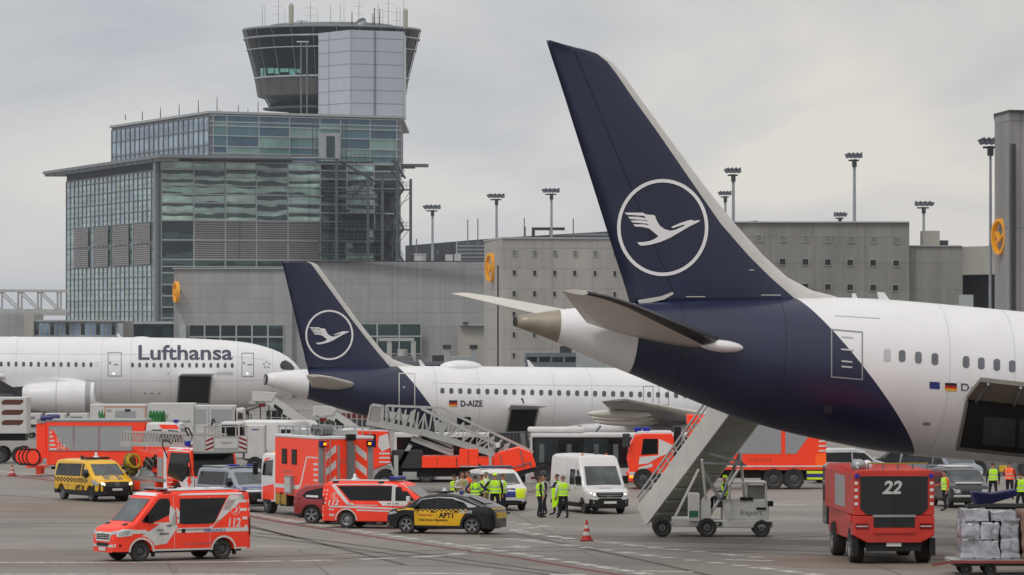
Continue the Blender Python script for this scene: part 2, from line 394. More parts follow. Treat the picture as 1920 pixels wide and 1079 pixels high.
def worn_paint(name, rgb, lo=.42, hi=.5):
    m = mat(name, rgb, .7, noise=.2, nscale=3)
    nt = m.node_tree; N = nt.nodes; L = nt.links
    tc = N.new('ShaderNodeTexCoord'); n = N.new('ShaderNodeTexNoise'); n.inputs['Scale'].default_value = 2.2; n.inputs['Detail'].default_value = 8
    n.inputs['Roughness'].default_value = .75
    L.new(tc.outputs['Object'], n.inputs['Vector'])
    r = N.new('ShaderNodeMapRange'); r.inputs[1].default_value = lo-.12; r.inputs[2].default_value = hi+.05; r.inputs[3].default_value = .15; r.inputs[4].default_value = .85; L.new(n.outputs['Fac'], r.inputs[0])
    tr = N.new('ShaderNodeBsdfTransparent'); mx = N.new('ShaderNodeMixShader'); L.new(r.outputs[0], mx.inputs[0]); L.new(tr.outputs[0], mx.inputs[1])
    L.new(N['Principled BSDF'].outputs[0], mx.inputs[2]); L.new(mx.outputs[0], N['Material Output'].inputs[0])
    return m
wpaint = worn_paint('white_marking_paint', (205, 203, 198)); rpaint = worn_paint('red_marking_paint', (132, 56, 58), .44, .52); ypaint = worn_paint('yellow_marking_paint', (170,140,70), .45, .55)
def ribbon(mb, pts, width, m, z=.004, dash=None, gap=None):
    """painted line through ground points; width in metres measured across"""
    # resample
    P_ = [pts[0]]; 
    for a, b in zip(pts, pts[1:]):
        n = max(1, int((b-a).length/ .5))
        P_ += [a.lerp(b, (i+1)/n) for i in range(n)]
    acc = 0; on = True
    for a, b in zip(P_, P_[1:]):
        l = (b-a).length; acc += l
        if dash:
            ph = acc % (dash+gap); on = ph < dash
        if not on or l < 1e-5: continue
        t = (b-a).normalized(); nrm = Vector((-t.y, t.x, 0))*width/2
        mb.poly([(a-nrm)+Vector((0,0,z)), (b-nrm)+Vector((0,0,z)), (b+nrm)+Vector((0,0,z)), (a+nrm)+Vector((0,0,z))], m)
def gp(*pp): return [G(x, y) for x, y in pp]
def smooth(pts, n=6):
    out = []
    for i in range(len(pts)-1):
        p0 = pts[max(i-1, 0)]; p1 = pts[i]; p2 = pts[i+1]; p3 = pts[min(i+2, len(pts)-1)]
        for k in range(n):
            t = k/n
            out.append(.5*((2*p1)+(-p0+p2)*t+(2*p0-5*p1+4*p2-p3)*t*t+(-p0+3*p1-3*p2+p3)*t**3))
    return out+[pts[-1]]
m1 = MB()
redl = smooth(gp((-60, 888), (60, 897), (180, 916), (300, 938), (470, 969), (560, 985), (700, 1007), (860, 1031), (960, 1045), (1060, 1062), (1170, 1080), (1300, 1103)))
ribbon(m1, redl, .34, rpaint)
whl = smooth(gp((-60, 881), (60, 890), (180, 909), (300, 931), (470, 963), (560, 979), (700, 1000), (860, 1023), (960, 1037), (1060, 1053), (1170, 1070), (1300, 1092)))
ribbon(m1, whl, .55, wpaint, dash=1.3, gap=.75)
m1.build('road_boundary_marking', kind='structure')
m2 = MB()
ribbon(m2, smooth(gp((-60, 1055), (180, 1055), (420, 1054), (560, 1052))), .55, wpaint, dash=5.5, gap=.25)
ribbon(m2, smooth(gp((560, 1052), (640, 1050), (740, 1047), (800, 1044), (850, 1040), (892, 1033))), .55, wpaint, dash=1.6, gap=.8)
ribbon(m2, smooth(gp((-60, 1077), (300, 1077), (480, 1078))), .5, wpaint)
ribbon(m2, smooth(gp((745, 1076), (830, 1076), (920, 1077))), .7, wpaint); ribbon(m2, smooth(gp((1030, 1078), (1100, 1078))), .8, wpaint)
m2.build('taxi_line_marking', kind='structure')
m3 = MB()
for pts in (((950, 979), (990, 984), (1022, 988), (1000, 990), (968, 994), (985, 999), (1030, 1005), (1080, 1012), (1130, 1016), (1200, 1024), (1320, 1036), (1440, 1047)),
            ((955, 1010), (1050, 1021), (1130, 1031), (1200, 1040), (1290, 1050), (1380, 1060), (1480, 1072), (1560, 1082)),
            ((885, 1022), (960, 1024), (1000, 1029))):
    ribbon(m3, smooth(gp(*pts)), .55, wpaint, dash=1.0, gap=1.0)
for a, b, y in ((1360, 1450, 1050), (940, 1000, 1027), (1200, 1300, 1071), (1350, 1510, 945)):
    ribbon(m3, gp((a, y), (b, y+2)), .5, wpaint)
ribbon(m3, smooth(gp((480, 1025), (560, 1026), (640, 1026))), .3, wpaint, dash=2, gap=3)
for a, b, y in ((1000, 1200, 938), (1190, 1500, 962), (950, 1100, 905), (1560, 1900, 980)): ribbon(m3, gp((a, y), (b, y+4)), .35, ypaint)
m3.build('guidance_dash_marking', kind='structure')

# repairs and bays of other ages, lying just proud of the slab
def patch(name, rgb, poly, z=.002):
    m = mat(name, rgb, .7, noise=.22, nscale=.35, bump=.15, bscale=20); q = MB(); q.poly([p+Vector((0,0,z)) for p in gp(*poly)][::-1], m); return q.build('pavement_patch', kind='structure')
patch('aged_asphalt', (116, 107, 99), [(-200, 1029), (560, 1033), (700, 1050), (560, 1066), (-200, 1062)])
patch('brown_asphalt', (124, 112, 101), [(-200, 941), (300, 944), (420, 962), (380, 976), (-200, 968)])
patch('brown_asphalt', (0,0,0), [(1380, 1052), (1500, 1040), (1760, 1046), (1960, 1058), (1960, 1072), (1500, 1066)])
patch('rubber_stain', (104, 97, 91), [(900, 1000), (1200, 1006), (1560, 1014), (1560, 1024), (1180, 1016), (900, 1008)])
tar = mat('tar_joint', (98, 92, 86), .6, noise=.2)
q = MB()
for pts in (((-60, 1001), (500, 1006)), ((-60, 966), (420, 975)), ((250, 950), (330, 1082)), ((960, 960), (1180, 1082)), ((1040, 1035), (1100, 1036)), ((1200, 985), (1560, 996)), ((1480, 1000), (1700, 1082)), ((560, 1030), (620, 1082)), ((700, 1060), (1000, 1066))):
    ribbon(q, gp(*pts), .09, tar, z=.003)
q.build('pavement_joint', kind='structure')
tyre = worn_paint('tyre_mark_rubber', (92, 86, 80), .44, .52); q = MB()
for pts in (((-60, 985), (200, 983), (480, 1000), (800, 1040), (1100, 1082)), ((-60, 990), (200, 988), (470, 1005), (780, 1046), (1060, 1082)), ((500, 1045), (900, 1030), (1300, 1028), (1960, 1050)), ((560, 1052), (920, 1036), (1300, 1034), (1960, 1057)),
            ((300, 958), (520, 1000), (760, 1060)), ((960, 1000), (1200, 1050), (1340, 1082)), ((-60, 925), (300, 952), (560, 1010)), ((1450, 1010), (1700, 1000), (1960, 1003))):
    ribbon(q, smooth(gp(*pts)), .3, tyre, z=.0035)
q.build('tyre_marks', kind='structure')

# ================================================================== BUILDINGS
concr = brick_mat('concrete_panels', (172,170,164), (150,148,144), 3.8, 1.9, .03, noise=.16)
concr2 = brick_mat('grey_stone_panels', (156,157,158), (136,137,138), 2.6, 1.55, .03, noise=.1, var=.05)
concr3 = mat('bare_concrete', (166,164,157), .85, noise=.2, nscale=.35, bump=.2, bscale=3)
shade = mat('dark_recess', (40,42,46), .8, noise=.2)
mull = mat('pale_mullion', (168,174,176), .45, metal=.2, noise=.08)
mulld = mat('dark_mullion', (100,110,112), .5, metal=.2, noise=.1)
louv = brick_mat('ventilation_louvre', (154,150,148), (92,91,92), 40, .32, .1, rough=.6, noise=.12, var=.02)
cladd = brick_mat('dark_ribbed_cladding', (70,73,78), (48,50,54), 1.2, 30, .05, rough=.6, noise=.1)
slatg = brick_mat('pale_roof_slats', (128,132,138), (70,74,78), 60, .45, .12, rough=.6, noise=.08)
towerp = brick_mat('tower_white_panel', (180,186,198), (126,131,142), 6.9, 1.95, .07, rough=.42, noise=.04, var=.012)
towerp.node_tree.nodes['Brick Texture'].offset = 0
gl_a = glass_facade('facade_glass_banded', (172,202,194), (62,84,86), 1.62, .75, .38, metal=.12, wob=.3)
gl_a2 = glass_facade('facade_glass_banded_b', (158,190,182), (54,76,80), 1.62, .35, .5, metal=.1, wob=.45)
gl_a3 = glass_facade('facade_glass_banded_c', (180,206,196), (70,92,92), 1.62, 1.0, .3, metal=.15, wob=.22)
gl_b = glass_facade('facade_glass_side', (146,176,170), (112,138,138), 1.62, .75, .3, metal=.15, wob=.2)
gl_c = glass_facade('facade_glass_blue', (130,166,168), (72,104,120), 4.9, .2, .45, metal=.15, wob=.3)
gl_d = glass_facade('facade_glass_dark', (66,86,88), (34,46,50), 3.0, .2, .55, metal=.3, wob=.4)
gl_e = glass_facade('facade_glass_sky', (144,164,180), (116,138,158), 3.3, .2, .4, metal=.2, wob=.2)
gl_s = mat('teal_window', (46,66,66), .08, metal=.2, noise=.4, nscale=.3)

def facade(parent, A, B, z0, z1, ucols, zrows, gm, fm, mw=.14, mh=.16, depth=.12, name='window', skip=(), bandwise=False):
    """panes between wall points A and B, outward normal to the viewer's side; ucols/zrows are boundaries (fractions / heights)"""
    A = Vector((A[0], A[1], 0)); B = Vector((B[0], B[1], 0)); d = (B-A); Lh = d.length; d.normalize(); nrm = Vector((d.y, -d.x, 0))
    for j in range(len(zrows)-1):
        mb = MB() if bandwise else None
        for i in range(len(ucols)-1):
            if (i, j) in skip: continue
            a = A+d*(ucols[i]*Lh); b = A+d*(ucols[i+1]*Lh)
            q = MB() if not bandwise else mb
            g_ = gm(i, j) if callable(gm) else gm
            off = nrm*.02
            q.poly([a+off+Vector((0,0,zrows[j])), b+off+Vector((0,0,zrows[j])), b+off+Vector((0,0,zrows[j+1])), a+off+Vector((0,0,zrows[j+1]))], g_)
            if not bandwise: q.build(name, parent)
        if bandwise: mb.build(name, parent)
    fr = MB()
    for u in ucols:
        a = A+d*(u*Lh)+nrm*(depth/2)
        fr.bar(a+Vector((0,0,zrows[0])), a+Vector((0,0,zrows[-1])), mw, depth, fm, up=nrm)
    for z in zrows:
        a = A+nrm*(depth/2+.03); b = B+nrm*(depth/2+.03)
        fr.bar(a+Vector((0,0,z)), b+Vector((0,0,z)), depth, mh, fm)
    return fr

def footprint(mb, pts, z0, z1, m):
    mb.prism([(x, y, z0) for x, y in pts], (0, 0, z1-z0), m)
def PX(px, Y): return ((px-960)*Y/F, Y)
def ZY(py, Y): return H-(py-HOR)*Y/F

# ---- glass office building under the control tower
office = thing('office_building', 'teal glass office block with louvred storeys and thin projecting roof, below the control tower', 'building', (-40, 720, 0))
def under(o): return Matrix.Translation(-Vector(o.location))
def rebase(root):
    for c in list(children(root)):
        c.location = -Vector(root.location)
C1, L1, R1 = PX(302, 700), PX(125, 765), PX(750, 716)
ztop = ZY(303, 700)
core = MB(); footprint(core, [C1, R1, (R1[0]-2, 790), (L1[0]+3, 800), L1], 0, ztop, shade); core.build('wall', office)
sx = (750-302)
cols = [0, (362-302)/sx, (420-302)/sx, (478-302)/sx, (537-302)/sx, (598-302)/sx, (648-302)/sx, (700-302)/sx, 1]
rowpx = [640, 618, 597, 576, 555, 534, 512, 500, 487, 450, 413, 396.5, 380, 364, 348, 332, 316, 303]
rows = [ZY(p, 700) for p in rowpx]
def gm1(i, j):
    if 8 <= j <= 9 - 0 and i >= 1 and i <= 4: return louv
    if j < 8: return gl_d if i != 0 or j < 3 else gl_d
    if i >= 5: return gl_a if (j*3+i) % 3 == 0 else gl_d
    if i == 0 and j in (8, 9): return gl_d
    return (gl_a, gl_a2, gl_a3, gl_a)[(i*7+j*5+i*j) % 4]
fr = facade(office, C1, R1, 0, ztop, cols, rows, gm1, mull, mw=.2, mh=.18); fr.build('mullion_grid', office)
lc = [i/22 for i in range(23)]
rowl = [ZY(p, 700) for p in (630, 606, 584, 562, 540, 518, 496)]+[ZY(p, 700) for p in (455, 415, 393, 372, 350, 329, 318)]
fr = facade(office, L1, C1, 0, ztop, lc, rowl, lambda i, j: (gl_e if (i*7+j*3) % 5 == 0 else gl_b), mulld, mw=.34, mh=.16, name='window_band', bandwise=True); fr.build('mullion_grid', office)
dL = Vector((C1[0]-L1[0], C1[1]-L1[1], 0)); nL = Vector((dL.y, -dL.x, 0)).normalized()
for k in range(4):
    for zz0, zz1 in ((495, 457), (453, 416)):
        q = MB(); u0 = .10+k*.215; u1 = u0+.165
        a = Vector((L1[0], L1[1], 0))+dL*u0+nL*.3; b = Vector((L1[0], L1[1], 0))+dL*u1+nL*.3
        q.poly([a+Vector((0,0,ZY(zz0, 700))), b+Vector((0,0,ZY(zz0, 700))), b+Vector((0,0,ZY(zz1, 700))), a+Vector((0,0,ZY(zz1, 700)))], louv)
        q.build('louvre_panel', office)
# corner pier and pale pilaster left of the corner
q = MB(); q.bar((C1[0]-.6, C1[1]+.2, 0), (C1[0]-.6, C1[1]+.2, ztop-.2), 1.1, .5, mat('corner_metal', (140,144,148), .5, metal=.2)); q.build('corner_column', office)
# roof slab with wide eaves
q = MB(); zr = ZY(290, 695)
footprint(q, [PX(300, 694), PX(548, 700), PX(548, 716), (R1[0]-1, 770), (L1[0]+3, 800), PX(80, 775)], zr-.45, zr, mat('roof_edge_metal', (128,132,138), .5, metal=.3))
for k in range(18):
    a = Vector((*PX(80, 775), 0)).lerp(Vector((*PX(300, 694), 0)), (k+.3)/18)
    q.box(a.x, a.x+3.5, a.y+.3, a.y+.6, zr-.85, zr-.46, mull)
q.build('roof', office)
q = MB(); q.box(PX(750, 728)[0], PX(803, 728)[0], 727, 731, ZY(313, 728), ZY(308, 728), grey); q.box(PX(750, 728)[0], PX(778, 728)[0], 727.3, 730, ZY(316, 728), ZY(313.3, 728), grey); q.build('eaves_fin', office)
# sun-blind boxes on the front
q = MB()
for y, x0, x1 in ((318, 305, 545), (296, 395, 598)):
    a = Vector((*PX(x0, 699), ZY(y, 699))); b = Vector((*PX(x1, 706), ZY(y, 706))); q.bar(a-Vector((0, .8, 0)), b-Vector((0, .8, 0)), .5, .22, mull)
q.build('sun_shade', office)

tl = [mat('teal_pane_%s' % n, c, .12, metal=.1, noise=.25, nscale=.4) for n, c in (('pale', (136,168,162)), ('mid', (104,138,140)), ('deep', (84,118,128)), ('blue', (72,98,118)))]
# upper storey block
upper = thing('rooftop_office_block', 'blue glazed two storey block set back on the office roof beneath the tower', 'building', (-30, 730, 0))
C2, L2, R2 = PX(392, 704), PX(210, 757), PX(752, 722)
zt2 = ZY(213, 704); zb2 = ztop+.05
core = MB(); footprint(core, [C2, R2, (R2[0]-1, 780), (L2[0]+2, 790), L2], zb2, zt2, mat('upper_block_wall', (112,116,126), .6)); core.build('wall', upper)
sx2 = 752-392
cols = [.02]+[(x-392)/sx2 for x in (424, 483, 540, 597, 636, 692)]+[.975]
rw = [ZY(p, 704) for p in (300, 287, 274, 254, 236, 228, 216)]
fr = facade(upper, C2, R2, zb2, zt2, cols, rw, lambda i, j: (tl[(i*5+j*3) % 4 if j < 5 else 3]), mull, mw=.16, mh=.16); fr.build('mullion_grid', upper)
rw = [ZY(p, 704) for p in (300, 272, 243, 218)]
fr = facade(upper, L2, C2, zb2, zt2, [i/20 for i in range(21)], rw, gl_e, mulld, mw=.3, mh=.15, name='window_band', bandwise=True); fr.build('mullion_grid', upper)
q = MB(); footprint(q, [(C2[0]-.2, C2[1]-.4), (R2[0]+.3, R2[1]-.3), (R2[0], 780), (L2[0]+2, 790), (L2[0]-.4, L2[1])], zt2+.002, zt2+.35, mull); q.build('roof', upper)
for px, y0 in ((235, 215), (267, 209), (301, 202), (336, 196), (372, 188), (407, 182), (447, 198), (484, 191), (412, 206), (708, 190), (725, 190), (465, 204)):
    q = MB(); Y = 735; bz = zt2+.35; q.tube((PX(px, Y)[0], Y, bz), (PX(px, Y)[0], Y, ZY(y0, Y)), .09, dgrey, r1=.05, n=5); q.build('rod_antenna', upper)
q = MB(); Y = 738; x = PX(335, Y)[0]; q.box(x-.8, x+.7, Y-.4, Y+.4, zt2+.35, zt2+1.1, dgrey); q.build('roof_camera_box', upper)

# ---- control tower
tower = thing('control_tower', 'airport control tower with flared dark glass cab behind a pale panelled shaft, antennas on top', 'tower', (-28, 728, 0))
sh = MB(); s0, s1, s2 = PX(597, 727), PX(657, 718.4), PX(757, 723)
footprint(sh, [s0, s1, s2, (s2[0]+.1, 735), (s0[0]+.6, 738)], zt2+.36, ZY(56, 718), towerp); sh.build('shaft', tower)
q = MB()
for (a, b, m_) in ((s1, s1, 0), (s2, s2, 0)): q.tube((a[0], a[1]-.03, zt2+.4), (a[0], a[1]-.03, ZY(56, 718)), .07, mull, n=6)
xx = PX(704, 720.5)[0]; q.box(xx-.04, xx+.04, 720.4, 720.6, zt2+.4, ZY(56, 718), mulld)
q.build('shaft_seam', tower)
cx, cy = PX(622, 742); cc = (cx, cy, 0)
k = 742/F
cabg = mat('cab_glass', (14,20,24), .1, noise=.4, nscale=.25, spec=.25)
zrim, zrail, ztr, zsill, zlow, zst = [ZY(p, 742) for p in (60, 75, 96, 149, 183, 187)]
cab = MB(); cab.lathe([(166*k, zrim), (143*k, zsill)], cc, (0,0,1), cabg, n=48, smooth=True); cab.build('cab_glazing', tower)
cab = MB(); cab.lathe([(143.5*k, zsill-.02), (138*k, zlow), (126*k, zst)], cc, (0,0,1), mat('cab_lower_cladding', (88,84,82), .5, metal=.2), n=48); cab.build('cab_skirt', tower)
cab = MB(); cab.lathe([(125*k, zst), (117*k, ZY(201, 742)), (120*k, ZY(203, 742)), (130*k, ZY(204, 742)), (128*k, ZY(207, 742)), (90*k, ZY(210, 742)), (60*k, ZY(216, 742))], cc, (0,0,1), [cabg, dgrey, grey, grey, dgrey, dgrey], n=48); cab.build('lower_gallery', tower)
q = MB()
for i in range(24):
    a = 2*math.pi*(i+.35)/24; u = Vector((math.cos(a), math.sin(a), 0))
    q.bar(Vector(cc)+u*(166.5*k)+Vector((0,0,zrim)), Vector(cc)+u*(143.8*k)+Vector((0,0,zsill)), .11, .14, mulld)
    q.bar(Vector(cc)+u*(144*k)+Vector((0,0,zsill)), Vector(cc)+u*(138.5*k)+Vector((0,0,zlow)), .05, .1, mulld)
    q.bar(Vector(cc)+u*(125.5*k)+Vector((0,0,zst)), Vector(cc)+u*(117.5*k)+Vector((0,0,ZY(201, 742))), .08, .1, mulld)
def ringtube(mb, r, z, rad, m, n=64):
    pts = [Vector((cx+r*math.cos(2*math.pi*i/n), cy+r*math.sin(2*math.pi*i/n), z)) for i in range(n+1)]
    mb.path(pts, rad, m, n=6)
ringtube(q, 164.5*k, zrail, .16, alum); ringtube(q, 159*k, ztr, .09, mull); ringtube(q, 144.5*k, zsill, .15, mull)
q.build('cab_frame', tower)
q = MB(); q.lathe([(0, zrim-.02), (166.5*k, zrim-.02), (168*k, zrim+.08), (167.5*k, zrim+.32), (118*k, zrim+.5), (117*k, ZY(49, 742)), (112*k, ZY(48, 742)), (0, ZY(47, 742))], cc, (0,0,1), mat('cab_roof_metal', (128,132,134), .6, noise=.15), n=64); q.build('cab_roof', tower)
# glowing teal patches laid on the opaque glass imitate daylight through far windows
tealm = mat('painted_daylight', (110,160,152), .3, noise=.4, nscale=1, emit=(120,190,180,.12))
for x0, x1, y0, y1 in ((499, 511, 125, 135), (513, 522, 126, 137), (524, 540, 127, 134), (542, 553, 128, 139), (555, 564, 129, 136), (484, 490, 124, 148), (492, 496, 124, 150)):
    q = MB(); pts = []
    for px, py in ((x0, y1), (x1, y1), (x1, y0), (x0, y0)):
        z = ZY(py, 729.5); t = (z-zsill)/(zrim-zsill); rr = (143+23*t)*k+.04; X = PX(px, 730)[0]-cx
        pts.append((cx+X, cy-math.sqrt(max(rr*rr-X*X, 0)), z))
    q.poly(pts, tealm); q.build('daylight_patch', tower)
# masts and aerials on the tower roof
zr0 = ZY(50, 735)
for px, yt, rad in ((492, 8, .05), (497, 10, .05), (522, 0, .06), (534, 16, .04), (582, 3, .06), (595, 18, .04), (620, 10, .05), (638, 6, .05), (645, 4, .04), (660, 22, .10), (673, 0, .06), (702, 15, .12),
                    (699, 25, .08), (709, 6, .06), (712, 18, .1), (718, 20, .05), (728, -5, .06), (744, 12, .06), (750, 14, .05), (757, -10, .05)):
    Y = 736 if px < 600 else 732
    q = MB(); x = PX(px, Y)[0]; q.tube((x, Y, zr0-.6), (x, Y, ZY(yt, Y)), rad, dgrey if rad > .07 else alum, r1=rad*.6, n=5)
    if rad in (.06,): 
        for dz in (1.0, 2.2): q.tube((x-.8, Y, ZY(yt, Y)-dz), (x+.8, Y, ZY(yt, Y)-dz), .03, alum, n=4)
    q.build('whip_antenna', tower)
for px, y0, y1 in ((546, 8, 46), (760, 18, 54)):
    Y = 731; q = MB(); x = PX(px, Y)[0]; q.lathe([(0, ZY(y1, Y)), (.38, ZY(y1, Y)+.05), (.4, ZY(y0, Y)-.2), (.3, ZY(y0, Y)), (0, ZY(y0-3, Y))], (x, Y, 0), (0,0,1), mat('radome_beige', (168,166,152), .6), n=12); q.tube((x, Y, ZY(y1+8, Y)), (x, Y, ZY(y1, Y)), .2, dgrey); q.build('radome', tower)
q = MB(); Y = 732; x = PX(650, Y)[0]; q.box(x, x+3.6, Y-1, Y+1, zr0-.5, ZY(48, Y), grey); q.lathe([(0, 0), (.9, .25), (1.05, .7)], (PX(680, Y)[0], Y-1.2, ZY(50, Y)), (-.5, -.6, .6), alum, n=14)
for a_, b_ in ((556, 577),): q.tube((PX(a_, Y)[0], Y, ZY(40, Y)), (PX(b_, Y)[0], Y, ZY(40, Y)), .06, grey); q.tube((PX(565, Y)[0], Y, ZY(50, Y)), (PX(565, Y)[0], Y, ZY(38, Y)), .07, grey)
q.build('rooftop_equipment', tower)
q = MB(); Y = 726; x = PX(570, Y)[0]
for dx in (-.45, .45): q.tube((x+dx, Y, zt2), (x+dx, Y, ZY(80, Y)), .12, grey, n=6)
q.tube((x-1.1, Y, ZY(79, Y)), (x+.7, Y, ZY(79, Y)), .14, alum); q.build('cleaning_mast', tower)

steelg = mat('stair_steel', (78,84,88), .5, metal=.2, noise=.12)
# ---- steel escape stair on the right flank
st = thing('steel_escape_stair', 'grey steel escape stair tower with landings and zigzag flights against the glass office block', 'staircase', (PX(700, 706)[0], 706, 0))
Y = 706
def sp_(px, py, dY=0): return Vector((*PX(px, Y+dY), ZY(py, Y+dY)))
for px, yt in ((631, 262), (690, 335), (717, 335), (770, 336), (745, 300)):
    q = MB(); q.bar(sp_(px, 640), sp_(px, yt), .42, .42, steelg, up=(0,1,0)); q.build('column', st)
q = MB(); q.box(*[sp_(598, 0).x, sp_(637, 0).x], Y-.5, Y+3, ZY(298, Y), ZY(250, Y), mat('cabin_white', (150,154,160), .5)); q.box(sp_(612, 0).x, sp_(628, 0).x, Y-.55, Y-.5, ZY(296, Y), ZY(256, Y), gl_s); q.build('cabin', st)
for py, a, b in ((303, 592, 700), (355, 697, 770), (358, 600, 690), (372, 610, 717), (400, 610, 720), (430, 690, 770), (428, 600, 690), (452, 597, 720), (477, 597, 720), (338, 660, 745)):
    q = MB(); q.box(sp_(a, 0).x, sp_(b, 0).x, Y-.2, Y+3.0, ZY(py+2, Y), ZY(py, Y), dgrey); q.build('landing', st)
    q = MB(); ra, rb = sp_(a, py-13), sp_(b, py-13); q.bar(ra, rb, .06, .06, steelg); q.bar(ra+Vector((0,0,-.5)), rb+Vector((0,0,-.5)), .05, .05, steelg)
    n = int((b-a)/8)
    for i in range(n+1): q.bar(sp_(a+(b-a)*i/n, py), sp_(a+(b-a)*i/n, py-13), .05, .05, steelg)
    q.build('railing', st)
for (x0, y0, x1, y1) in ((636, 303, 700, 338), (733, 318, 757, 355), (757, 355, 735, 385), (733, 385, 757, 430), (757, 430, 735, 455), (733, 455, 757, 492), (690, 338, 660, 372), (735, 300, 760, 335)):
    for dY in (0, 1.4):
        q = MB(); a, b = sp_(x0, y0, dY), sp_(x1, y1, dY); q.bar(a, b, .08, .35, dgrey); q.bar(a+Vector((0,0,1)), b+Vector((0,0,1)), .06, .06, steelg)
        n = 10
        for i in range(n): 
            p_ = a.lerp(b, i/n); q.bar(p_, p_+Vector((0,0,1)), .04, .04, steelg)
            if dY == 0: q.box(p_.x-.15, p_.x+.15, p_.y, p_.y+1.4, p_.z-.03, p_.z, steelg)
        q.build('stair_flight', st)
for a, b in (((745, 305), (735, 490)), ((700, 370), (745, 430)), ((720, 440), (768, 360)), ((720, 492), (768, 430)), ((722, 400), (768, 372))):
    q = MB(); q.bar(sp_(*a), sp_(*b), .08, .08, steelg); q.build('brace', st)
for px in (590, 645):
    q = MB()
    for dx in (-4, 4): q.bar(sp_(px+dx, 300), sp_(px+dx, 232), .08, .08, steelg)
    for i in range(14): q.bar(sp_(px-4, 232+i*5), sp_(px+4, 232+i*5), .06, .06, steelg)
    q.build('cage_ladder', st)
for i, (a, b, y0, y1) in enumerate(((640, 655, 392, 396), (700, 742, 345, 352), (640, 700, 402, 428), (706, 740, 360, 398), (648, 690, 432, 450), (660, 712, 455, 475), (605, 625, 345, 372), (704, 738, 402, 428), (700, 740, 432, 490))):
    q = MB(); q.box(sp_(a, 0).x, sp_(b, 0).x, Y+3.2, Y+3.6, ZY(y1, Y), ZY(y0, Y), dgrey if i % 2 else shade); q.build('mesh_screen', st)
for t in (office, upper, tower, st): rebase(t)

# ---- concrete pier buildings
def emblem(px, py, Y, rx, ry, label, yaw):
    e = thing('round_emblem_sign', label, 'sign', P(px, py, Y), yaw, 'round yellow bird signs on the concrete walls')
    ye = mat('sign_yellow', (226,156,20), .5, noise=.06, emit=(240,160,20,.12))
    r = ry*Y/F
    q = MB(); q.lathe([(r*.84, -.25), (r, -.25), (r, .1), (r*.84, .1), (r*.84, -.25)], (0,0,0), (0,-1,0), ye, n=40); q.build('ring', e)
    q = MB()
    for side in (0,):
        bm = flat_bm(crane_polys(0, 0, r*.95)); 
        for v in bm.verts: v.co = Vector((v.co.x, -.05, v.co.y))
        ex = bmesh.ops.extrude_face_region(bm, geom=bm.faces[:]); bmesh.ops.translate(bm, verts=[v for v in ex['geom'] if isinstance(v, bmesh.types.BMVert)], vec=(0, .2, 0))
        q.merge(bm, ye); bm.free()
    q.build('bird', e)
    q = MB(); 
    q.box(-.06, .06, .1, .6, -.1, .1, dgrey); q.build('bracket', e)
    return e

pier = thing('terminal_building', 'long low grey stone panelled terminal wing with dark windows behind the small airliner', 'building', (PX(600, 520)[0], 520, 0))
a0, a1 = PX(326, 520), PX(548, 520)
q = MB(); footprint(q, [a0, a1, (a1[0], 560), (a0[0], 560)], 0, ZY(505, 520), concr2); q.build('left_wall', pier)
b0, b1 = (a1[0]+.01, 520.6), PX(915, 522)
q = MB(); footprint(q, [b0, b1, (b1[0], 570), (b0[0], 570)], 0, ZY(491.5, 521), concr2); q.build('wall', pier)
q = MB(); q.box(a0[0]-.1, a1[0], 519.7, 520, ZY(505, 520)+.002, ZY(503, 520), mull); q.box(b0[0], b1[0], 520.3, 521, ZY(491.5, 521)+.002, ZY(489.5, 521), dgrey); q.build('parapet_cap', pier)
def wins(parent, x0, x1, ys, Y, n, m=gl_s):
    for i in range(n):
        for ya, yb in zip(ys, ys[1:]):
            q = MB(); w0 = x0+(x1-x0)*i/n; w1 = x0+(x1-x0)*(i+1)/n
            X0, X1 = PX(w0, Y)[0], PX(w1, Y)[0]; z0, z1 = ZY(yb, Y), ZY(ya, Y)
            q.box(X0+.06, X1-.06, Y-.05, Y, z0+.05, z1-.05, m)
            fo = q.build('window', parent)
            q = MB()
            for bx in ((X0, X0+.08, z0, z1), (X1-.08, X1, z0, z1)): q.box(bx[0], bx[1], Y-.14, Y, bx[2], bx[3], mull)
            q.box(X0+.081, X1-.081, Y-.135, Y, z0, z0+.08, mull); q.box(X0+.081, X1-.081, Y-.135, Y, z1-.08, z1, mull)
            q.build('frame', fo)
wins(pier, 354, 532, (609, 632, 665), 519.97, 6, gl_d)
wins(pier, 666, 790, (607, 631, 664), 520.57, 3)
q = MB(); X = PX(345, 519)[0]; q.box(X-.5, X+.2, 519.2, 520, 0, ZY(609, 520), mull); q.build('pilaster', pier)
q = MB(); q.box(PX(858, 519)[0], PX(910, 519)[0], 520.2, 520.6, ZY(690, 520), ZY(610, 520), concr3); q.box(PX(862, 519)[0], PX(910, 519)[0], 519.5, 520.2, ZY(611, 520), ZY(608, 520), mull)
q.box(PX(868, 519)[0], PX(878, 519)[0], 519.3, 519.9, ZY(608, 520)+.01, ZY(604, 520), dgrey); q.build('entrance_bay', pier)
for px, w_, h_ in ((788, 9, 13), (842, 14, 10), (858, 12, 11)):
    q = MB(); Y = 530; x = PX(px, Y)[0]; zb = ZY(491.5, 521)
    if w_ < 10: q.lathe([(0, 1.0), (.75, 1.0), (.75, .9), (.65, .85), (.65, 0)], (x, Y, zb+.02), (0,0,1), alumb, n=16)
    else: q.box(x-w_*.03, x+w_*.03, Y, Y+2, zb+.01, zb+h_*Y/F+.35, alumb)
    q.build('roof_vent', pier)
rebase(pier)
emblem(329, 548, 519, 7, 20, 'round yellow bird emblem on the left end of the low grey terminal wing', R(-74))

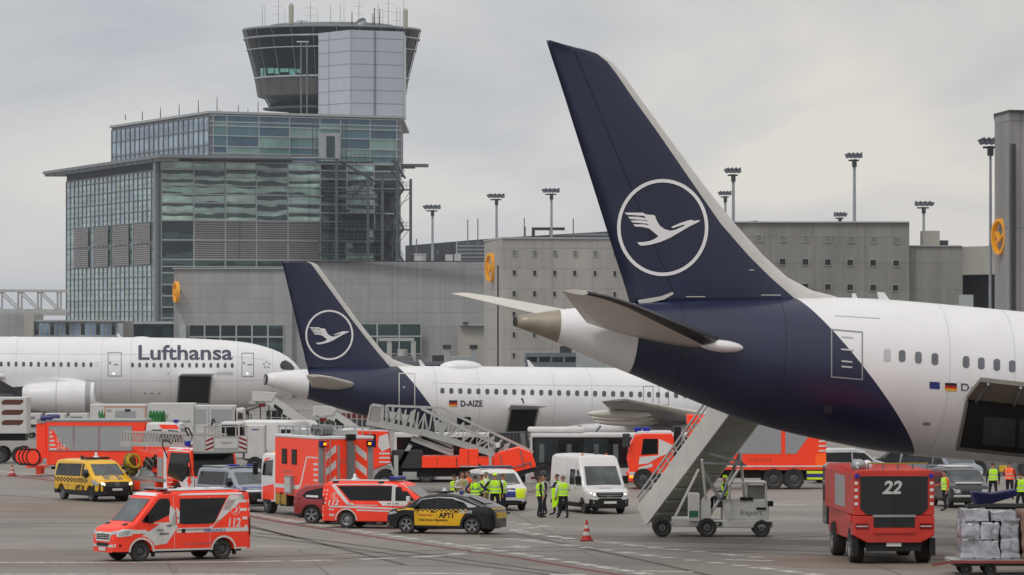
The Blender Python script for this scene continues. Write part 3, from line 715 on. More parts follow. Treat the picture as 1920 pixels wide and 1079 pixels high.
hw = thing('concrete_terminal_tower', 'pale concrete terminal block with rows of small square openings, left of the large tail fin', 'building', (PX(1000, 452)[0], 452, 0))
c0, c1, c2 = PX(908, 466), PX(942, 450), PX(1410, 455)
q = MB(); footprint(q, [c0, c1, c2, (c2[0], 500), (c0[0]+1, 500)], 0, ZY(448, 450), concr); q.build('wall', hw)
q = MB(); footprint(q, [(c0[0]-.1, c0[1]), (c1[0], c1[1]-.15), (c2[0], c2[1]-.15), (c2[0], 501), (c0[0]+.9, 501)], ZY(448, 450)+.002, ZY(445, 450), mull); q.build('parapet_cap', hw)
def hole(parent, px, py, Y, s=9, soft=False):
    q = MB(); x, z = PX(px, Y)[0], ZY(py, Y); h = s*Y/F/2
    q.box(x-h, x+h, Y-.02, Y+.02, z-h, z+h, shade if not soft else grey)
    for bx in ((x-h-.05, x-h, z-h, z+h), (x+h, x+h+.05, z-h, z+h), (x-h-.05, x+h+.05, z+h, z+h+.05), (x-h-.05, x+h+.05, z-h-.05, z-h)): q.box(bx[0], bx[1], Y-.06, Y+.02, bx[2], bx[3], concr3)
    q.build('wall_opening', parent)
for r_, py in enumerate((475, 512, 551, 590, 628, 667)):
    for c_, px in enumerate((963, 1001, 1038.5, 1076, 1114, 1151, 1188)): 
        hole(hw, px-r_*.4, py+c_*.3, 450.0+(px-942)/468*5-.0, 9 if r_ else 10, r_ == 0)
q = MB(); x = PX(934, 454)[0]; q.bar((x, 453.3, 0), (x, 453.3, ZY(498, 453)), .14, .12, shade); q.build('drain_pipe', hw)
rebase(hw)
emblem(918, 502, 458, 9, 27, 'round yellow bird emblem on the corner of the pale concrete block with square openings', R(-74))

# dark clad roof sheds behind
shed = thing('dark_clad_hall', 'dark ribbed metal hall roof rising behind the terminal, with pale louvred panel', 'building', (PX(850, 560)[0], 560, 0))
q = MB(); Y = 575; q.prism([(*PX(760, Y), ZY(520, Y)), (*PX(1420, Y), ZY(520, Y)), (*PX(1420, Y), ZY(418, Y)), (*PX(940, Y), ZY(446, Y)), (*PX(760, Y), ZY(461, Y))], (0, 40, 0), cladd); q.build('wall', shed)
q = MB(); Y = 573; q.box(PX(857, Y)[0], PX(945, Y)[0], Y, Y+1, ZY(496, Y), ZY(455, Y), slatg); q.box(PX(855, Y)[0], PX(857.5, Y)[0], Y-.1, Y+1, ZY(496, Y), ZY(454, Y), mull); q.build('louvre_panel', shed)
q = MB(); Y = 573; q.prism([(*PX(960, Y), ZY(460, Y)), (*PX(1420, Y), ZY(460, Y)), (*PX(1420, Y), ZY(414, Y)), (*PX(1000, Y), ZY(445, Y))], (0, 1, 0), slatg); q.build('louvred_roof', shed)
q = MB(); Y = 568
q.box(PX(997, Y)[0], PX(1059, Y)[0], Y-1, Y+1, ZY(432, Y), ZY(427, Y), dgrey); q.box(PX(997, Y)[0], PX(1003, Y)[0], Y-1, Y+1, ZY(450, Y), ZY(432.2, Y), dgrey); q.box(PX(1030, Y)[0], PX(1036, Y)[0], Y-1, Y+1, ZY(450, Y), ZY(432.2, Y), dgrey); q.build('rooftop_gantry', shed)
for px, yt in ((877, 412), (896, 410), (983, 409), (985, 425), (820, 468), (1075, 410), (781, 448)):
    q = MB(); Y = 572; x = PX(px, Y)[0]; q.tube((x, Y, ZY(475, Y)), (x, Y, ZY(yt, Y)), .07, grey, n=5); q.build('rod_antenna', shed)
rebase(shed)

rw_ = thing('grey_concrete_hall', 'dark grey concrete hall with three rows of square openings, right of the large tail fin', 'building', (PX(1550, 380)[0], 380, 0))
q = MB(); Y = 400; darkc = brick_mat('dark_concrete_panels', (136,135,132), (120,119,117), 4.2, 2.2, .03, noise=.2)
footprint(q, [PX(1330, Y), PX(1705, Y), (PX(1705, Y)[0], 440), (PX(1330, Y)[0], 440)], 0, ZY(418, Y), darkc); q.build('wall', rw_)
q = MB(); Y = 401; footprint(q, [(PX(1705, Y)[0]+.01, Y), PX(1805, Y), (PX(1805, Y)[0], 440), (PX(1705, Y)[0]+.01, 440)], 0, ZY(462, Y), darkc); q.build('low_wing', rw_)
q = MB(); Y = 398; footprint(q, [PX(1805, 401), PX(1875, 395), (PX(1875, 395)[0], 440), (PX(1805, 401)[0], 440)], ZY(515, Y), ZY(462, Y), concr3); q.build('bridge_block', rw_)
q = MB(); Y = 404; q.box(PX(1805, Y)[0]+.02, PX(1875, Y)[0], Y, 439, 0, ZY(515, Y)-.01, shade); q.build('recess', rw_)
q = MB(); Y = 399.8
q.box(PX(1330, Y)[0], PX(1705, Y)[0], Y-.1, Y+1, ZY(418, Y)+.003, ZY(415.5, Y), mull); q.box(PX(1705, Y)[0]+.1, PX(1805, Y)[0], Y+1, Y+2, ZY(462, Y)+.003, ZY(460, Y), mull); q.build('parapet_cap', rw_)
for r_, (py, xs) in enumerate(((447, (1424, 1468, 1511, 1553, 1596, 1638, 1681)), (491, (1467, 1510, 1552, 1594, 1637, 1680)), (538, (1510, 1552, 1594, 1637, 1679)))):
    for c_, px in enumerate(xs): hole(rw_, px, py+c_*.6, 399.97, 11, r_ == 0)
q = MB(); Y = 405; q.box(PX(1731, Y)[0], PX(1762, Y)[0], Y, Y+3, ZY(462, Y), ZY(433, Y), concr3); q.box(PX(1763, Y)[0], PX(1778, Y)[0], Y, Y+2, ZY(462, Y), ZY(451, Y), dgrey); q.build('roof_plant', rw_)
q = MB(); Y = 300; q.box(PX(1802, Y)[0], PX(1825, Y)[0], Y, Y+1.5, 0, ZY(553, Y), mull); q.build('stair_head', rw_)
rebase(rw_)
rc = thing('concrete_stair_tower', 'tall grey concrete tower cropped by the right edge, carrying a yellow bird sign', 'building', (PX(1900, 330)[0], 330, 0))
q = MB(); Y = 330; tc_ = brick_mat('tower_concrete', (148,147,147), (128,127,127), 5, 7.4, .05, noise=.15)
footprint(q, [PX(1865, 336), PX(1892, 330), PX(2010, 332), (PX(2010, 332)[0], 350), (PX(1868, 352)[0], 352)], 0, ZY(213, 332), tc_); q.build('wall', rc)
q = MB(); footprint(q, [PX(1863, 336), PX(1892, 329.6), PX(2012, 331.6), (PX(2012, 332)[0], 351), (PX(1866, 353)[0], 353)], ZY(213, 332)+.002, ZY(209, 332), dgrey); q.build('parapet_cap', rc)
q = MB(); x = PX(1900, 330)[0]; q.bar((x, 329.9, 0), (x, 329.9, ZY(270, 330)), .25, .2, dgrey); q.build('cable_duct', rc)
rebase(rc)
emblem(1873, 444, 333, 12, 34, 'large round yellow bird emblem on the tall tower at the right edge', R(-74))

# ---- truss bridge and low buildings far left
tb = thing('truss_footbridge', 'pale steel truss bridge left of the glass office block', 'bridge', (PX(50, 560)[0], 560, 0))
Y = 560; q = MB()
for dy in (0, 4):
    a, b = Vector((*PX(-60, Y), ZY(545, Y))), Vector((*PX(125, Y), ZY(546, Y))); off = Vector((0, dy, 0))
    q.bar(a+off, b+off, .3, .3, alumb); q.bar(Vector((*PX(-60, Y), ZY(582, Y)))+off, Vector((*PX(122, Y), ZY(583, Y)))+off, .3, .35, alumb)
q.build('chord', tb)
for dy in (0, 4):
    for i in range(4):
        x0, x1 = -40+i*37, -3+i*37; off = Vector((0, dy, 0))
        q = MB(); q.bar(Vector((*PX(x0, Y), ZY(546, Y)))+off, Vector((*PX(x1, Y), ZY(582, Y)))+off, .17, .17, alumb)
        q.bar(Vector((*PX(x1, Y), ZY(546, Y)))+off, Vector((*PX(x1, Y), ZY(582, Y)))+off, .17, .17, alumb); q.build('truss_member', tb)
q = MB(); q.box(PX(-60, Y)[0], PX(125, Y)[0], Y-.3, Y+4.5, ZY(592, Y), ZY(584.5, Y), alumb); q.build('deck', tb)
for px in (50, -40):
    q = MB(); x = PX(px, Y)[0]; q.box(x-.6, x+.6, Y+1, Y+3, 0, ZY(592.2, Y), concr3); q.build('pier', tb)
rebase(tb)
lb = thing('low_grey_building', 'low grey panelled building at the far left behind the large airliner', 'building', (PX(30, 540)[0], 540, 0))
Y = 545; q = MB(); q.box(PX(-120, Y)[0], PX(62, Y)[0], Y, Y+12, 0, ZY(590, Y), concr2); q.box(PX(45, Y)[0], PX(64, Y)[0], Y-.5, Y, 0, ZY(588, Y), concr3); q.build('wall', lb)
q = MB(); q.box(PX(64, Y)[0]+.01, PX(235, Y)[0], Y, Y+12, 0, ZY(603, Y), concr3); q.build('annex', lb)
q = MB(); q.box(PX(64, Y)[0]+.01, PX(235, Y)[0], Y-.3, Y, ZY(603, Y)+.002, ZY(600, Y), mull); q.build('parapet_cap', lb)
for i in range(17):
    q = MB(); X0, X1 = PX(64+i*9.6, Y)[0], PX(64+(i+1)*9.6, Y)[0]; q.box(X0+.07, X1-.07, Y-.06, Y, ZY(628, Y), ZY(606, Y), gl_e if i % 3 else gl_d); q.box(X0+.07, X1-.07, Y-.06, Y, ZY(645, Y), ZY(629, Y), gl_e); q.build('window', lb)
q = MB(); q.box(PX(222, Y)[0], PX(232, Y)[0], Y-.7, Y-.1, 0, ZY(606, Y), mull)
q.build('pilaster', lb); rebase(lb)
q2 = thing('ground_floor_annex', 'dark glazed ground floor block in front of the glass office facade', 'building', (PX(270, 600)[0], 600, 0))
Y = 600; q = MB(); q.box(PX(236, Y)[0], PX(326, Y)[0], Y, Y+60, 0, ZY(604, Y), shade); q.build('wall', q2)
for i in range(5):
    q = MB(); X0, X1 = PX(236+i*17, Y)[0], PX(236+(i+1)*17, Y)[0]; q.box(X0+.1, X1-.1, Y-.06, Y, 0, ZY(609, Y), gl_d if i % 2 else gl_s); q.build('window', q2)
q = MB(); q.box(PX(234, Y)[0], PX(326, Y)[0], Y-.4, Y, ZY(608, Y), ZY(603, Y), mull); q.build('roof_edge', q2); rebase(q2)

# ---- apron floodlight masts
def floodmast(px, py, Y, ybase, label, w_=1.0, rad=.3, fl=1):
    base = ZY(ybase, Y)
    t = thing('floodlight_mast', label, 'light mast', (PX(px, Y)[0], Y, 0), 0, 'floodlight masts along the terminal')
    z = ZY(py, Y); q = MB(); q.tube((0,0,0), (0,0,z-.3), rad, mat('mast_grey', (150,156,162), .6), r1=rad*.55, n=10); q.build('pole', t)
    q = MB(); q.bar((-.9*w_, 0, z-.3), (.7*w_, 0, z-.3), .15, .15, dgrey); q.box(-.2, .2, -.3, .3, z-.9, z-.2, dgrey); q.build('crossarm', t)
    for i in range(4):
        x = (-1.0+i*.62)*w_*fl
        q = MB(); q.prism([(x-.5*w_*fl, -.4, z+.25), (x+.3*w_*fl, -.4, z+.45), (x+.35*w_*fl, -.4, z-.05), (x-.15*w_*fl, -.4, z-.12)], (0, .8, 0), mat('floodlight_grey', (92,98,106), .5, noise=.2)); q.build('floodlight', t)
    return t
fl = [(811, 391, 560, 'shortest floodlight mast, just right of the escape stair'), (931, 370, 560, 'floodlight mast rising behind the round sign on the concrete block'),
      (1034, 360, 558, 'floodlight mast beside the dark rooftop gantry'), (1375, 323, 450, 'floodlight mast close to the right edge of the large tail fin'),
      (1602, 295, 440, 'tallest floodlight mast in the open sky right of the fin'), (1732, 385, 520, 'small distant floodlight mast above the low wing of the grey hall'),
      (1575, 405, 560, 'tiny floodlight head just clearing the grey hall roof'), (1857, 269, 345, 'floodlight mast half hidden by the tower at the right edge'), (1360, 365, 560, 'faint floodlight mast touching the tail fin edge')]
for i, (px, py, Y, lb_) in enumerate(fl):
    floodmast(px, py, Y, 700, lb_, w_=(.8 if i not in (6, 8) else .6)*(.75 if Y < 460 else 1), rad=.24 if Y > 460 else (.16 if Y < 400 else .24), fl=-1 if i in (5, 6) else 1)

# ---- jet bridges
def jetbridge(x0, x1, yt, yb, Y, label, red_l=False):
    t = thing('jet_bridge', label, 'jet bridge', (PX((x0+x1)/2, Y)[0], Y, 0), 0, 'jet bridges in front of the terminal')
    X0, X1 = PX(x0, Y)[0], PX(x1, Y)[0]; z0, z1 = ZY(yb, Y), ZY(yt, Y)
    bl = mat('bridge_bluegrey', (112,118,128), .5, metal=.2)
    q = MB(); q.box(X0, X1, Y, Y+3, z0, z0+.5, bl); q.box(X0, X1, Y-.1, Y+3.1, z1-.35, z1, bl); q.build('tunnel_floor_and_roof', t)
    n = max(3, int((x1-x0)/24))
    for i in range(n):
        a, b = X0+(X1-X0)*i/n, X0+(X1-X0)*(i+1)/n
        q = MB(); q.box(a+.12, b-.12, Y+.1, Y+2.9, z0+.5, z1-.35, gl_d); q.build('window', t)
        q = MB(); q.box(a-.1, a+.1, Y-.04, Y+3.02, z0+.5, z1-.35, bl); q.build('frame_post', t)
    q = MB(); q.box(X1-2.4, X1+.3, Y-.6, Y+3.6, z0-.2, z1+.5, mull); q.build('cab', t)
    q = MB(); q.box(X0+2, X0+2.6, Y+1, Y+1.8, 0, z0, grey); q.box(X1-2, X1-1.5, Y+1, Y+1.8, 0, z0, grey); q.build('support_leg', t)
    q = MB(); q.box(X0+(X1-X0)*.45, X0+(X1-X0)*.6, Y+.5, Y+2.5, z1, z1+.6, dgrey); q.build('roof_unit', t)
    rebase(t); return t
jetbridge(745, 890, 678, 700, 480, 'blue grey jet bridge behind the small airliner, below the three teal windows')
jetbridge(985, 1130, 662, 690, 430, 'jet bridge at the foot of the pale concrete block, under the exhaust cone')
gp_ = thing('bridge_portal_frame', 'white portal frame with beacon standing by the teal windows', 'gantry', (PX(750, 500)[0], 500, 0))
Y = 500; q = MB()
for px in (730, 775): q.box(PX(px, Y)[0]-.25, PX(px, Y)[0]+.25, Y, Y+.5, 0, ZY(640, Y), alumb)
q.box(PX(710, Y)[0], PX(776, Y)[0], Y-.1, Y+.6, ZY(640, Y)+.01, ZY(634, Y), alumb); q.build('frame', gp_)
q = MB(); q.tube((PX(755, Y)[0], Y, ZY(668, Y)), (PX(755, Y)[0], Y, ZY(655, Y)), .55, alumb); q.box(PX(738, Y)[0], PX(772, Y)[0], Y-.5, Y+.5, ZY(676, Y), ZY(668, Y), grey); q.build('beacon', gp_); rebase(gp_)
for px, yt, lbl in ((838, 655, 'grey bollard post with dark cap above the small airliner'), (888, 655, 'second dark capped post beside the concrete block')):
    t = thing('capped_post', lbl, 'post', (PX(px, 470)[0], 470, 0)); Y = 470
    q = MB(); q.box(-.28, .28, -.3, .3, 0, ZY(yt, Y), mull); q.build('post', t); q = MB(); q.box(-.4, .4, -.4, .4, ZY(yt, Y)+.01, ZY(yt-8, Y), dgrey); q.build('cap', t)
# horizon-closing low terminal far right behind the aircraft
fb = thing('distant_terminal_wing', 'dark low service building seen under the large airliner', 'building', (PX(1700, 460)[0], 460, 0))
q = MB(); Y = 460; q.box(PX(1380, Y)[0], PX(2100, Y)[0], Y, Y+10, 0, 8, concr3); q.build('wall', fb)
for i in range(12):
    q = MB(); X0 = PX(1400+i*50, Y)[0]; q.box(X0, X0+1.9, Y-.06, Y, .3, 5, gl_d if i % 2 else shade); q.build('gate_door', fb)
rebase(fb)

# ================================================================== AIRLINERS
def interp(xs, ys, x):
    """monotone cubic through the points"""
    n = len(xs)
    if x <= xs[0]: return ys[0]
    if x >= xs[-1]: return ys[-1]
    i = 0
    while x > xs[i+1]: i += 1
    d = [(ys[k+1]-ys[k])/(xs[k+1]-xs[k]) for k in range(n-1)]
    def m(k):
        if k == 0: return d[0]
        if k == n-1: return d[-1]
        return 0 if d[k-1]*d[k] <= 0 else 2*d[k-1]*d[k]/(d[k-1]+d[k])
    h = xs[i+1]-xs[i]; t = (x-xs[i])/h
    return ((1+2*t)*(1-t)**2*ys[i]+t*(1-t)**2*h*m(i)+t*t*(3-2*t)*ys[i+1]+t*t*(t-1)*h*m(i+1))

class Plane:
    def __init__(s, name, label, px, py, Y, heading, pitch):
        s.M = Matrix.Translation(P(px, py, Y)) @ Matrix.Rotation(R(heading), 4, 'Z') @ Matrix.Rotation(R(pitch), 4, 'Y')
        s.Mi = s.M.inverted()
        s.root = bpy.data.objects.new(name, None); COL.objects.link(s.root); s.root.matrix_world = s.M
        tag(s.root, label, 'airliner', 'airliners on the apron'); s.Y = Y
        s.o = s.Mi @ Vector((0, 0, H))
    def loc(s, px, py, yl=0.0):
        d = s.Mi.to_3x3() @ Vector(((px-960)/F, 1, -(py-HOR)/F))
        t = (yl-s.o.y)/d.y
        return s.o+d*t
    def profile(s, pts, wk=.97, extra=()):
        """pts: (px, top, bottom) on the centre plane; extra: (x, zt, zb) local"""
        L_ = []
        for px, t, b in pts:
            a, c = s.loc(px, t), s.loc(px, b); L_.append(((a.x+c.x)/2, a.z, c.z))
        L_ += list(extra); L_.sort()
        s.xs = [a[0] for a in L_]; s.zt = [a[1] for a in L_]; s.zb = [a[2] for a in L_]; s.wk = wk
    def sec(s, x):
        a, b = interp(s.xs, s.zt, x), interp(s.xs, s.zb, x); return (a+b)/2, (a-b)/2, (a-b)/2*s.wk
    def side(s, x, z, eps=.015):
        zc, h, w_ = s.sec(x); q = max(-.999, min(.999, (z-zc)/h))
        k = math.sqrt(1-q*q)
        return Vector((x, -w_*k-eps*max(k, .3), z+eps*q))
    def fp(s, px, py, eps=.015):
        y = -s.wk*2.0
        for _ in range(5):
            p = s.loc(px, py, y); p = s.side(p.x, p.z, eps); y = p.y
        return p
    def lay_px(s, name, polys, m, step=12, eps=.015, parent=None, label=None):
        mb = MB(); lay(mb, polys, lambda u, v: s.fp(u, v, eps), m, step=step); return mb.build(name, parent or s.root, label=label)
    def fuselage(s, x0, x1, m_body, cuts=(), step=.5, n=72, name='fuselage', caps=True):
        """cuts: (point, normal, test) ; material by function"""
        bm = bmesh.new(); rings = []
        k = max(8, int((x1-x0)/step)); X = [x0+(x1-x0)*i/k for i in range(k+1)]
        X = sorted(set([round(a, 4) for a in X]+[x1-d for d in (.03, .1, .22, .4, .7)]))
        for x in X:
            zc, h, w_ = s.sec(x)
            rings.append([bm.verts.new((x, w_*math.cos(2*math.pi*i/n), zc+h*math.sin(2*math.pi*i/n))) for i in range(n)])
        for a, b in zip(rings, rings[1:]):
            for i in range(n): bm.faces.new((a[i], b[i], b[(i+1) % n], a[(i+1) % n]))
        if caps: bm.faces.new(rings[0]); bm.faces.new(list(reversed(rings[-1])))
        for p, nn in cuts: bmesh.ops.bisect_plane(bm, geom=bm.verts[:]+bm.edges[:]+bm.faces[:], plane_co=p, plane_no=nn)
        mb = MB()
        bm.verts.index_update(); mats = m_body
        mb.v = [tuple(v.co) for v in bm.verts]
        for f in bm.faces:
            mm = mats(f.calc_center_median()) if callable(mats) else mats
            mb.f.append(tuple(v.index for v in f.verts)); mb.m.append(mb.mi(mm)); mb.sm.append(len(f.verts) < 20)
        bm.free(); return mb.build(name, s.root)

def surf_loft(secs, thick, mats, nb, n=9):
    """lifting surface: secs = list of (te, le, half-thickness dir vector*amount, split fraction); mats: (main, leading edge)"""
    mb = MB(); fr = [0, .1, .25, .42, .6, .76, .88]
    rows = []
    for te, le, th, sp in secs:
        f_ = [a*sp for a in (0, .12, .3, .5, .7, .88)]+[sp, sp+(1-sp)*.5, sp+(1-sp)*.85, 1.0]
        up, dn = [], []
        for f in f_:
            c = 1-f                     # 0 at the leading edge
            t = 5*.2*(.2969*math.sqrt(max(c, 0))-.1260*c-.3516*c*c+.2843*c**3-.1036*c**4)/.1*1.0
            p = te.lerp(le, f); up.append(p+th*t); dn.append(p-th*t)
        rows.append(up+dn[::-1])
    m = len(rows[0])
    nf = 10
    for a, b in zip(rows, rows[1:]):
        for i in range(m-1):
            seg = i if i < nf-1 else (2*nf-2-i)
            mm = mats[0] if seg < 6 else mats[1]
            if i == nf-1: mm = mats[1]
            mb.add([a[i], a[i+1], b[i+1], b[i]], [(0,1,2,3)], mm, True)
        mb.add([a[0], a[-1], b[-1], b[0]], [(0,1,2,3)], mats[0], True)
    mb.add(rows[-1], [tuple(range(m))], mats[0]); mb.add(rows[0], [tuple(range(m))], mats[0])
    return mb

def fin(pl, rows, th_root, th_tip, band):
    secs = []
    n = len(rows)
    data = []
    for py, te, nv, le in rows:
        a, b, c = pl.loc(te, py), pl.loc(le, py), pl.loc(nv, py)
        f = (py-rows[0][0])/(rows[-1][0]-rows[0][0]); th = th_tip+(th_root-th_tip)*f
        sp = (c.x-a.x)/(b.x-a.x); sp = min(max(sp, .3), .97)
        secs.append((a, b, Vector((0, th, 0)), sp)); data.append((a, b, th))
    mb = surf_loft(secs, 0, (navy, band), 0)
    def fy(p):
        """half thickness of the fin at local point"""
        for (a, b, t), (a2, b2, t2) in zip(data, data[1:]):
            za = a.z+(b.z-a.z)*((p.x-a.x)/max(b.x-a.x, .01)); zb = a2.z+(b2.z-a2.z)*((p.x-a2.x)/max(b2.x-a2.x, .01))
            if zb <= p.z <= za:
                k = (za-p.z)/max(za-zb, 1e-4); te = a.lerp(a2, k); le = b.lerp(b2, k); tt = t+(t2-t)*k
                c = 1-(p.x-te.x)/(le.x-te.x)
                return tt*5*.2*(.2969*math.sqrt(max(c, 0))-.1260*c-.3516*c*c+.2843*c**3-.1036*c**4)/.1
        return th_root
    return mb, fy

def logo(pl, fy, cx, cy, rx, ry, step):
    ring = ringpoly(cx, cy, rx, ry, rx*.075)
    def surf(u, v):
        p = pl.loc(u, v); y = -fy(p)-.03
        p = pl.loc(u, v, y); return Vector((p.x, y, p.z))
    mb = MB(); lay(mb, ring, surf, white, smooth=False); mb.build('emblem_ring', pl.root)
    k = rx/450
    mb = MB(); lay(mb, [[(cx+(x-527)*k, cy+(y-550)*k*ry/rx) for x, y in CRANE]], surf, white, step=step, smooth=False); mb.build('emblem_bird', pl.root)

def gear(pl, x, y, ztop, r, wheels, name, sep=.5):
    """undercarriage leg reaching the ground, wheels upright"""
    top = pl.M @ Vector((x, y, ztop)); 
    q = MB(); Mi = pl.Mi
    foot = Vector((top.x, top.y, r))
    q.tube(Mi @ top, Mi @ foot, .14, alum, n=8); q.tube(Mi @ (top+Vector((1.2, 0, 0))), Mi @ (foot+Vector((0, 0, .5))), .08, alum)
    g_ = q.build(name, pl.root)
    ax = (Mi.to_3x3() @ Vector((-math.sin(0), 1, 0))).normalized()
    for dx in wheels:
        for dy in (-sep, sep):
            c = Mi @ (foot+Vector((dx, dy, 0)))
            q = MB(); q.lathe([(0, -.18), (r*.55, -.18), (r*.6, -.2), (r*.95, -.18), (r, -.08), (r, .08), (r*.95, .18), (r*.6, .2), (r*.55, .18), (0, .18)], c, ax, [alloy, alloy, rubber, rubber, rubber, rubber, rubber, alloy, alloy], n=20); q.build('wheel', g_)

beige = mat('bare_exhaust_metal', (150,142,128), .42, metal=.3, noise=.2, nscale=1.2)
stabm = mat('grey_tailplane_paint', (204,200,190), .4, noise=.08, nscale=.6)
ledark = mat('leading_edge_metal', (72,72,74), .35, metal=.5, noise=.1)
bandw = mat('pale_leading_edge', (196,194,190), .4, noise=.06)
belly = mat('wing_grey', (150,151,152), .45, noise=.12, nscale=.5)
winm = mat('cabin_window', (84,88,96), .2, noise=.25, nscale=2)
holdm = mat('cargo_hold_dark', (24,25,27), .8, noise=.3, nscale=.8)
linem = mat('panel_outline_grey', (128,130,136), .5, noise=.05)
seamm = mat('panel_seam', (186,188,192), .5, noise=.04)
deb, der, dey = mat('flag_black', (24,24,26), .5), mat('flag_red', (180,30,30), .5), mat('flag_gold', (226,166,20), .5)
def rect(x0, x1, y0, y1, sl=0.0): return [(x0, y1), (x1, y1+sl*(x1-x0)), (x1, y0+sl*(x1-x0)), (x0, y0)]

# ---------------- the large airliner whose tail fills the right half
B = Plane('airliner', 'large white airliner with huge navy tail fin filling the right half of the view', 967, 602, 176.5, 12, 5.3)
xe = B.loc(1920, 700).x; a19, b19 = B.loc(1920, 585), B.loc(1920, 871)
B.profile([(967, 592.5, 613), (1010, 586, 628), (1048, 580.5, 643), (1110, 574, 671), (1200, 567, 707), (1300, 562, 749), (1400, 558.5, 787), (1500, 557, 815), (1580, 557.5, 832), (1660, 561.5, 847), (1750, 569, 858)],
          extra=[(a19.x, a19.z, b19.z), (30, a19.z, b19.z), (41, a19.z, b19.z), (45, a19.z-.5, b19.z), (48, a19.z-1.7, b19.z+.25), (49.6, a19.z-3.0, b19.z+1.1), (50, a19.z-3.6, b19.z+2.0)])
pa, pb = B.loc(1484, 556), B.loc(1702, 846); dv = pb-pa; nf_ = Vector((dv.z, 0, -dv.x)).normalized()
xr = B.loc(1197, 640, -1.3).x; xc = B.loc(1046, 610).x
def bmats(c):
    if c.x < xc: return beige
    if c.x < xr: return white
    side_ = (c-pa).dot(nf_)
    return navy if (c.x < xr or (side_ > 0) == ((Vector((pa.x-3, 0, pa.z-1))-pa).dot(nf_) > 0)) else white
B.fuselage(B.loc(967, 602).x+.02, 50, bmats, cuts=[(pa, nf_), (Vector((xr,0,0)), (1,0,0)), (Vector((xc,0,0)), (1,0,0))], step=.4, n=96)
q = MB(); x0 = B.loc(967, 602).x; zc, h, w_ = B.sec(x0); q.lathe([(h*1.0, .05), (h*1.02, -.06), (h*.8, -.06), (h*.75, .3), (0, .5)], (x0, 0, zc), (1,0,0), [ledark, ledark, shade, shade], n=32); q.build('exhaust_ring', B.root)
rows787 = [(76, 1024, 1030, 1033), (83, 1026.5, 1054, 1058), (90, 1028.5, 1080, 1084), (94, 1030, 1098, 1102), (101, 1032, 1118, 1124), (116, 1037, 1137, 1147), (140, 1045, 1155, 1168), (180, 1058, 1182, 1197), (250, 1080, 1232, 1248),
           (350, 1112, 1300, 1322), (420, 1134, 1348, 1378), (480, 1153, 1400, 1432), (520, 1166, 1440, 1476), (545, 1174, 1468, 1522), (556, 1177, 1480, 1566), (575, 1183, 1498, 1600)]
mb, fy = fin(B, rows787, .42, .12, bandw); mb.build('tail_fin', B.root, weld=True)
logo(B, fy, 1242.6, 427, 85.6, 91, 14)
q = MB()
for x0_, x1_, y_ in ((1421, 1458, 554), (1283, 1318, 557), (1399, 1409, 507)):
    lay(q, [rect(x0_, x1_, y_-1, y_+.6)], lambda u, v: (lambda p: Vector((p.x, -fy(p)-.05, p.z)))(B.loc(u, v)), bandw, smooth=False)
q.build('fin_marking', B.root)
def tailplane(pl, rTE, rLE, yroot, tTE, tLE, ytip, th0, th1, m, mle, name='tailplane'):
    a, b, c, d = pl.loc(*rTE, yl=yroot), pl.loc(*rLE, yl=yroot), pl.loc(*tTE, yl=ytip), pl.loc(*tLE, yl=ytip)
    for sg in (1, -1):
        fl_ = lambda p: Vector((p.x, p.y*sg, p.z))
        secs = []
        for k in (0, .15, .35, .6, .8, .93, .98, 1.0):
            te = a.lerp(c, k); le = b.lerp(d, k)
            if k > .9: le = le.lerp(te, (k-.9)*4.5)
            secs.append((fl_(te), fl_(le), Vector((0, 0, (th0+(th1-th0)*k))), .9))
        mb = surf_loft(secs, 0, (m, mle), 0); mb.build(name, pl.root, weld=True)
    return b
tailplane(B, (1100, 606), (1372, 650), -1.1, (1054, 545), (1142, 553), -9.9, .36, .09, stabm, ledark)
# rounded root fairing at the leading edge
q = MB(); p = B.loc(1340, 648, -1.5); p2 = B.loc(1392, 654, -1.7)
c = B.fp(1352, 650, .12); q.ball((c.x, c.y, c.z), 1, white, n=20, sc=(.86, .34, .23)); q.build('tailplane_root_fairing', B.root)
q = MB(); q.prism([B.loc(1196, 563, -.2), B.loc(1240, 556, -.2), B.loc(1268, 545, -.2), B.loc(1270, 548, -.2), B.loc(1245, 562, -.2), B.loc(1200, 572, -.2)], (0, .05, 0), bandw)
q.build('tail_strake', B.root)
# doors, windows, marks
def doorlines(pl, x0, x1, y0, y1, sl, t, eps=.02, m=linem): 
    s_ = lambda u, v: (u, v+sl*(u-x0))
    return [[s_(*p_) for p_ in r_] for r_ in frame_rects(x0, x1, y0, y1, t)]
d = B.lay_px('door', doorlines(B, 1558, 1618, 617, 708, .09, 2.4), mat('door_outline', (140,142,148), .5), step=14)
B.lay_px('door_handle', [rect(1577, 1600, 654, 657, .09), rect(1578, 1598, 676, 679, .09), rect(1578, 1600, 631, 633, .09), rect(1578, 1598, 686, 689, .09)], seamm, step=None, eps=.03, parent=d)
d = B.lay_px('cabin_window', [rrect(1657, 1670, 655, 678, 4)], seamm, step=None)
for i, x in enumerate((1691.5, 1722, 1753, 1811.5, 1840, 1869, 1898, 1927, 1956)):
    y = 668+(x-1691)*.093
    B.lay_px('cabin_window', [rrect(x-6.2, x+6.2, y-11, y+11, 5)], mat('cabin_window_pale', (104,108,116), .2, noise=.25, nscale=2), step=8)
q = [rect(1743, 1762, 716, 729, .05)]; B.lay_px('european_flag', q, mat('flag_blue', (40, 54, 120), .5), step=None)
g_ = MB()
for m_, a_, b_ in ((deb, 718, 723), (der, 723, 728), (dey, 728, 733)): lay(g_, [rect(1772, 1794, a_, b_, .05)], lambda u, v: B.fp(u, v, .015), m_)
g_.build('german_flag', B.root)
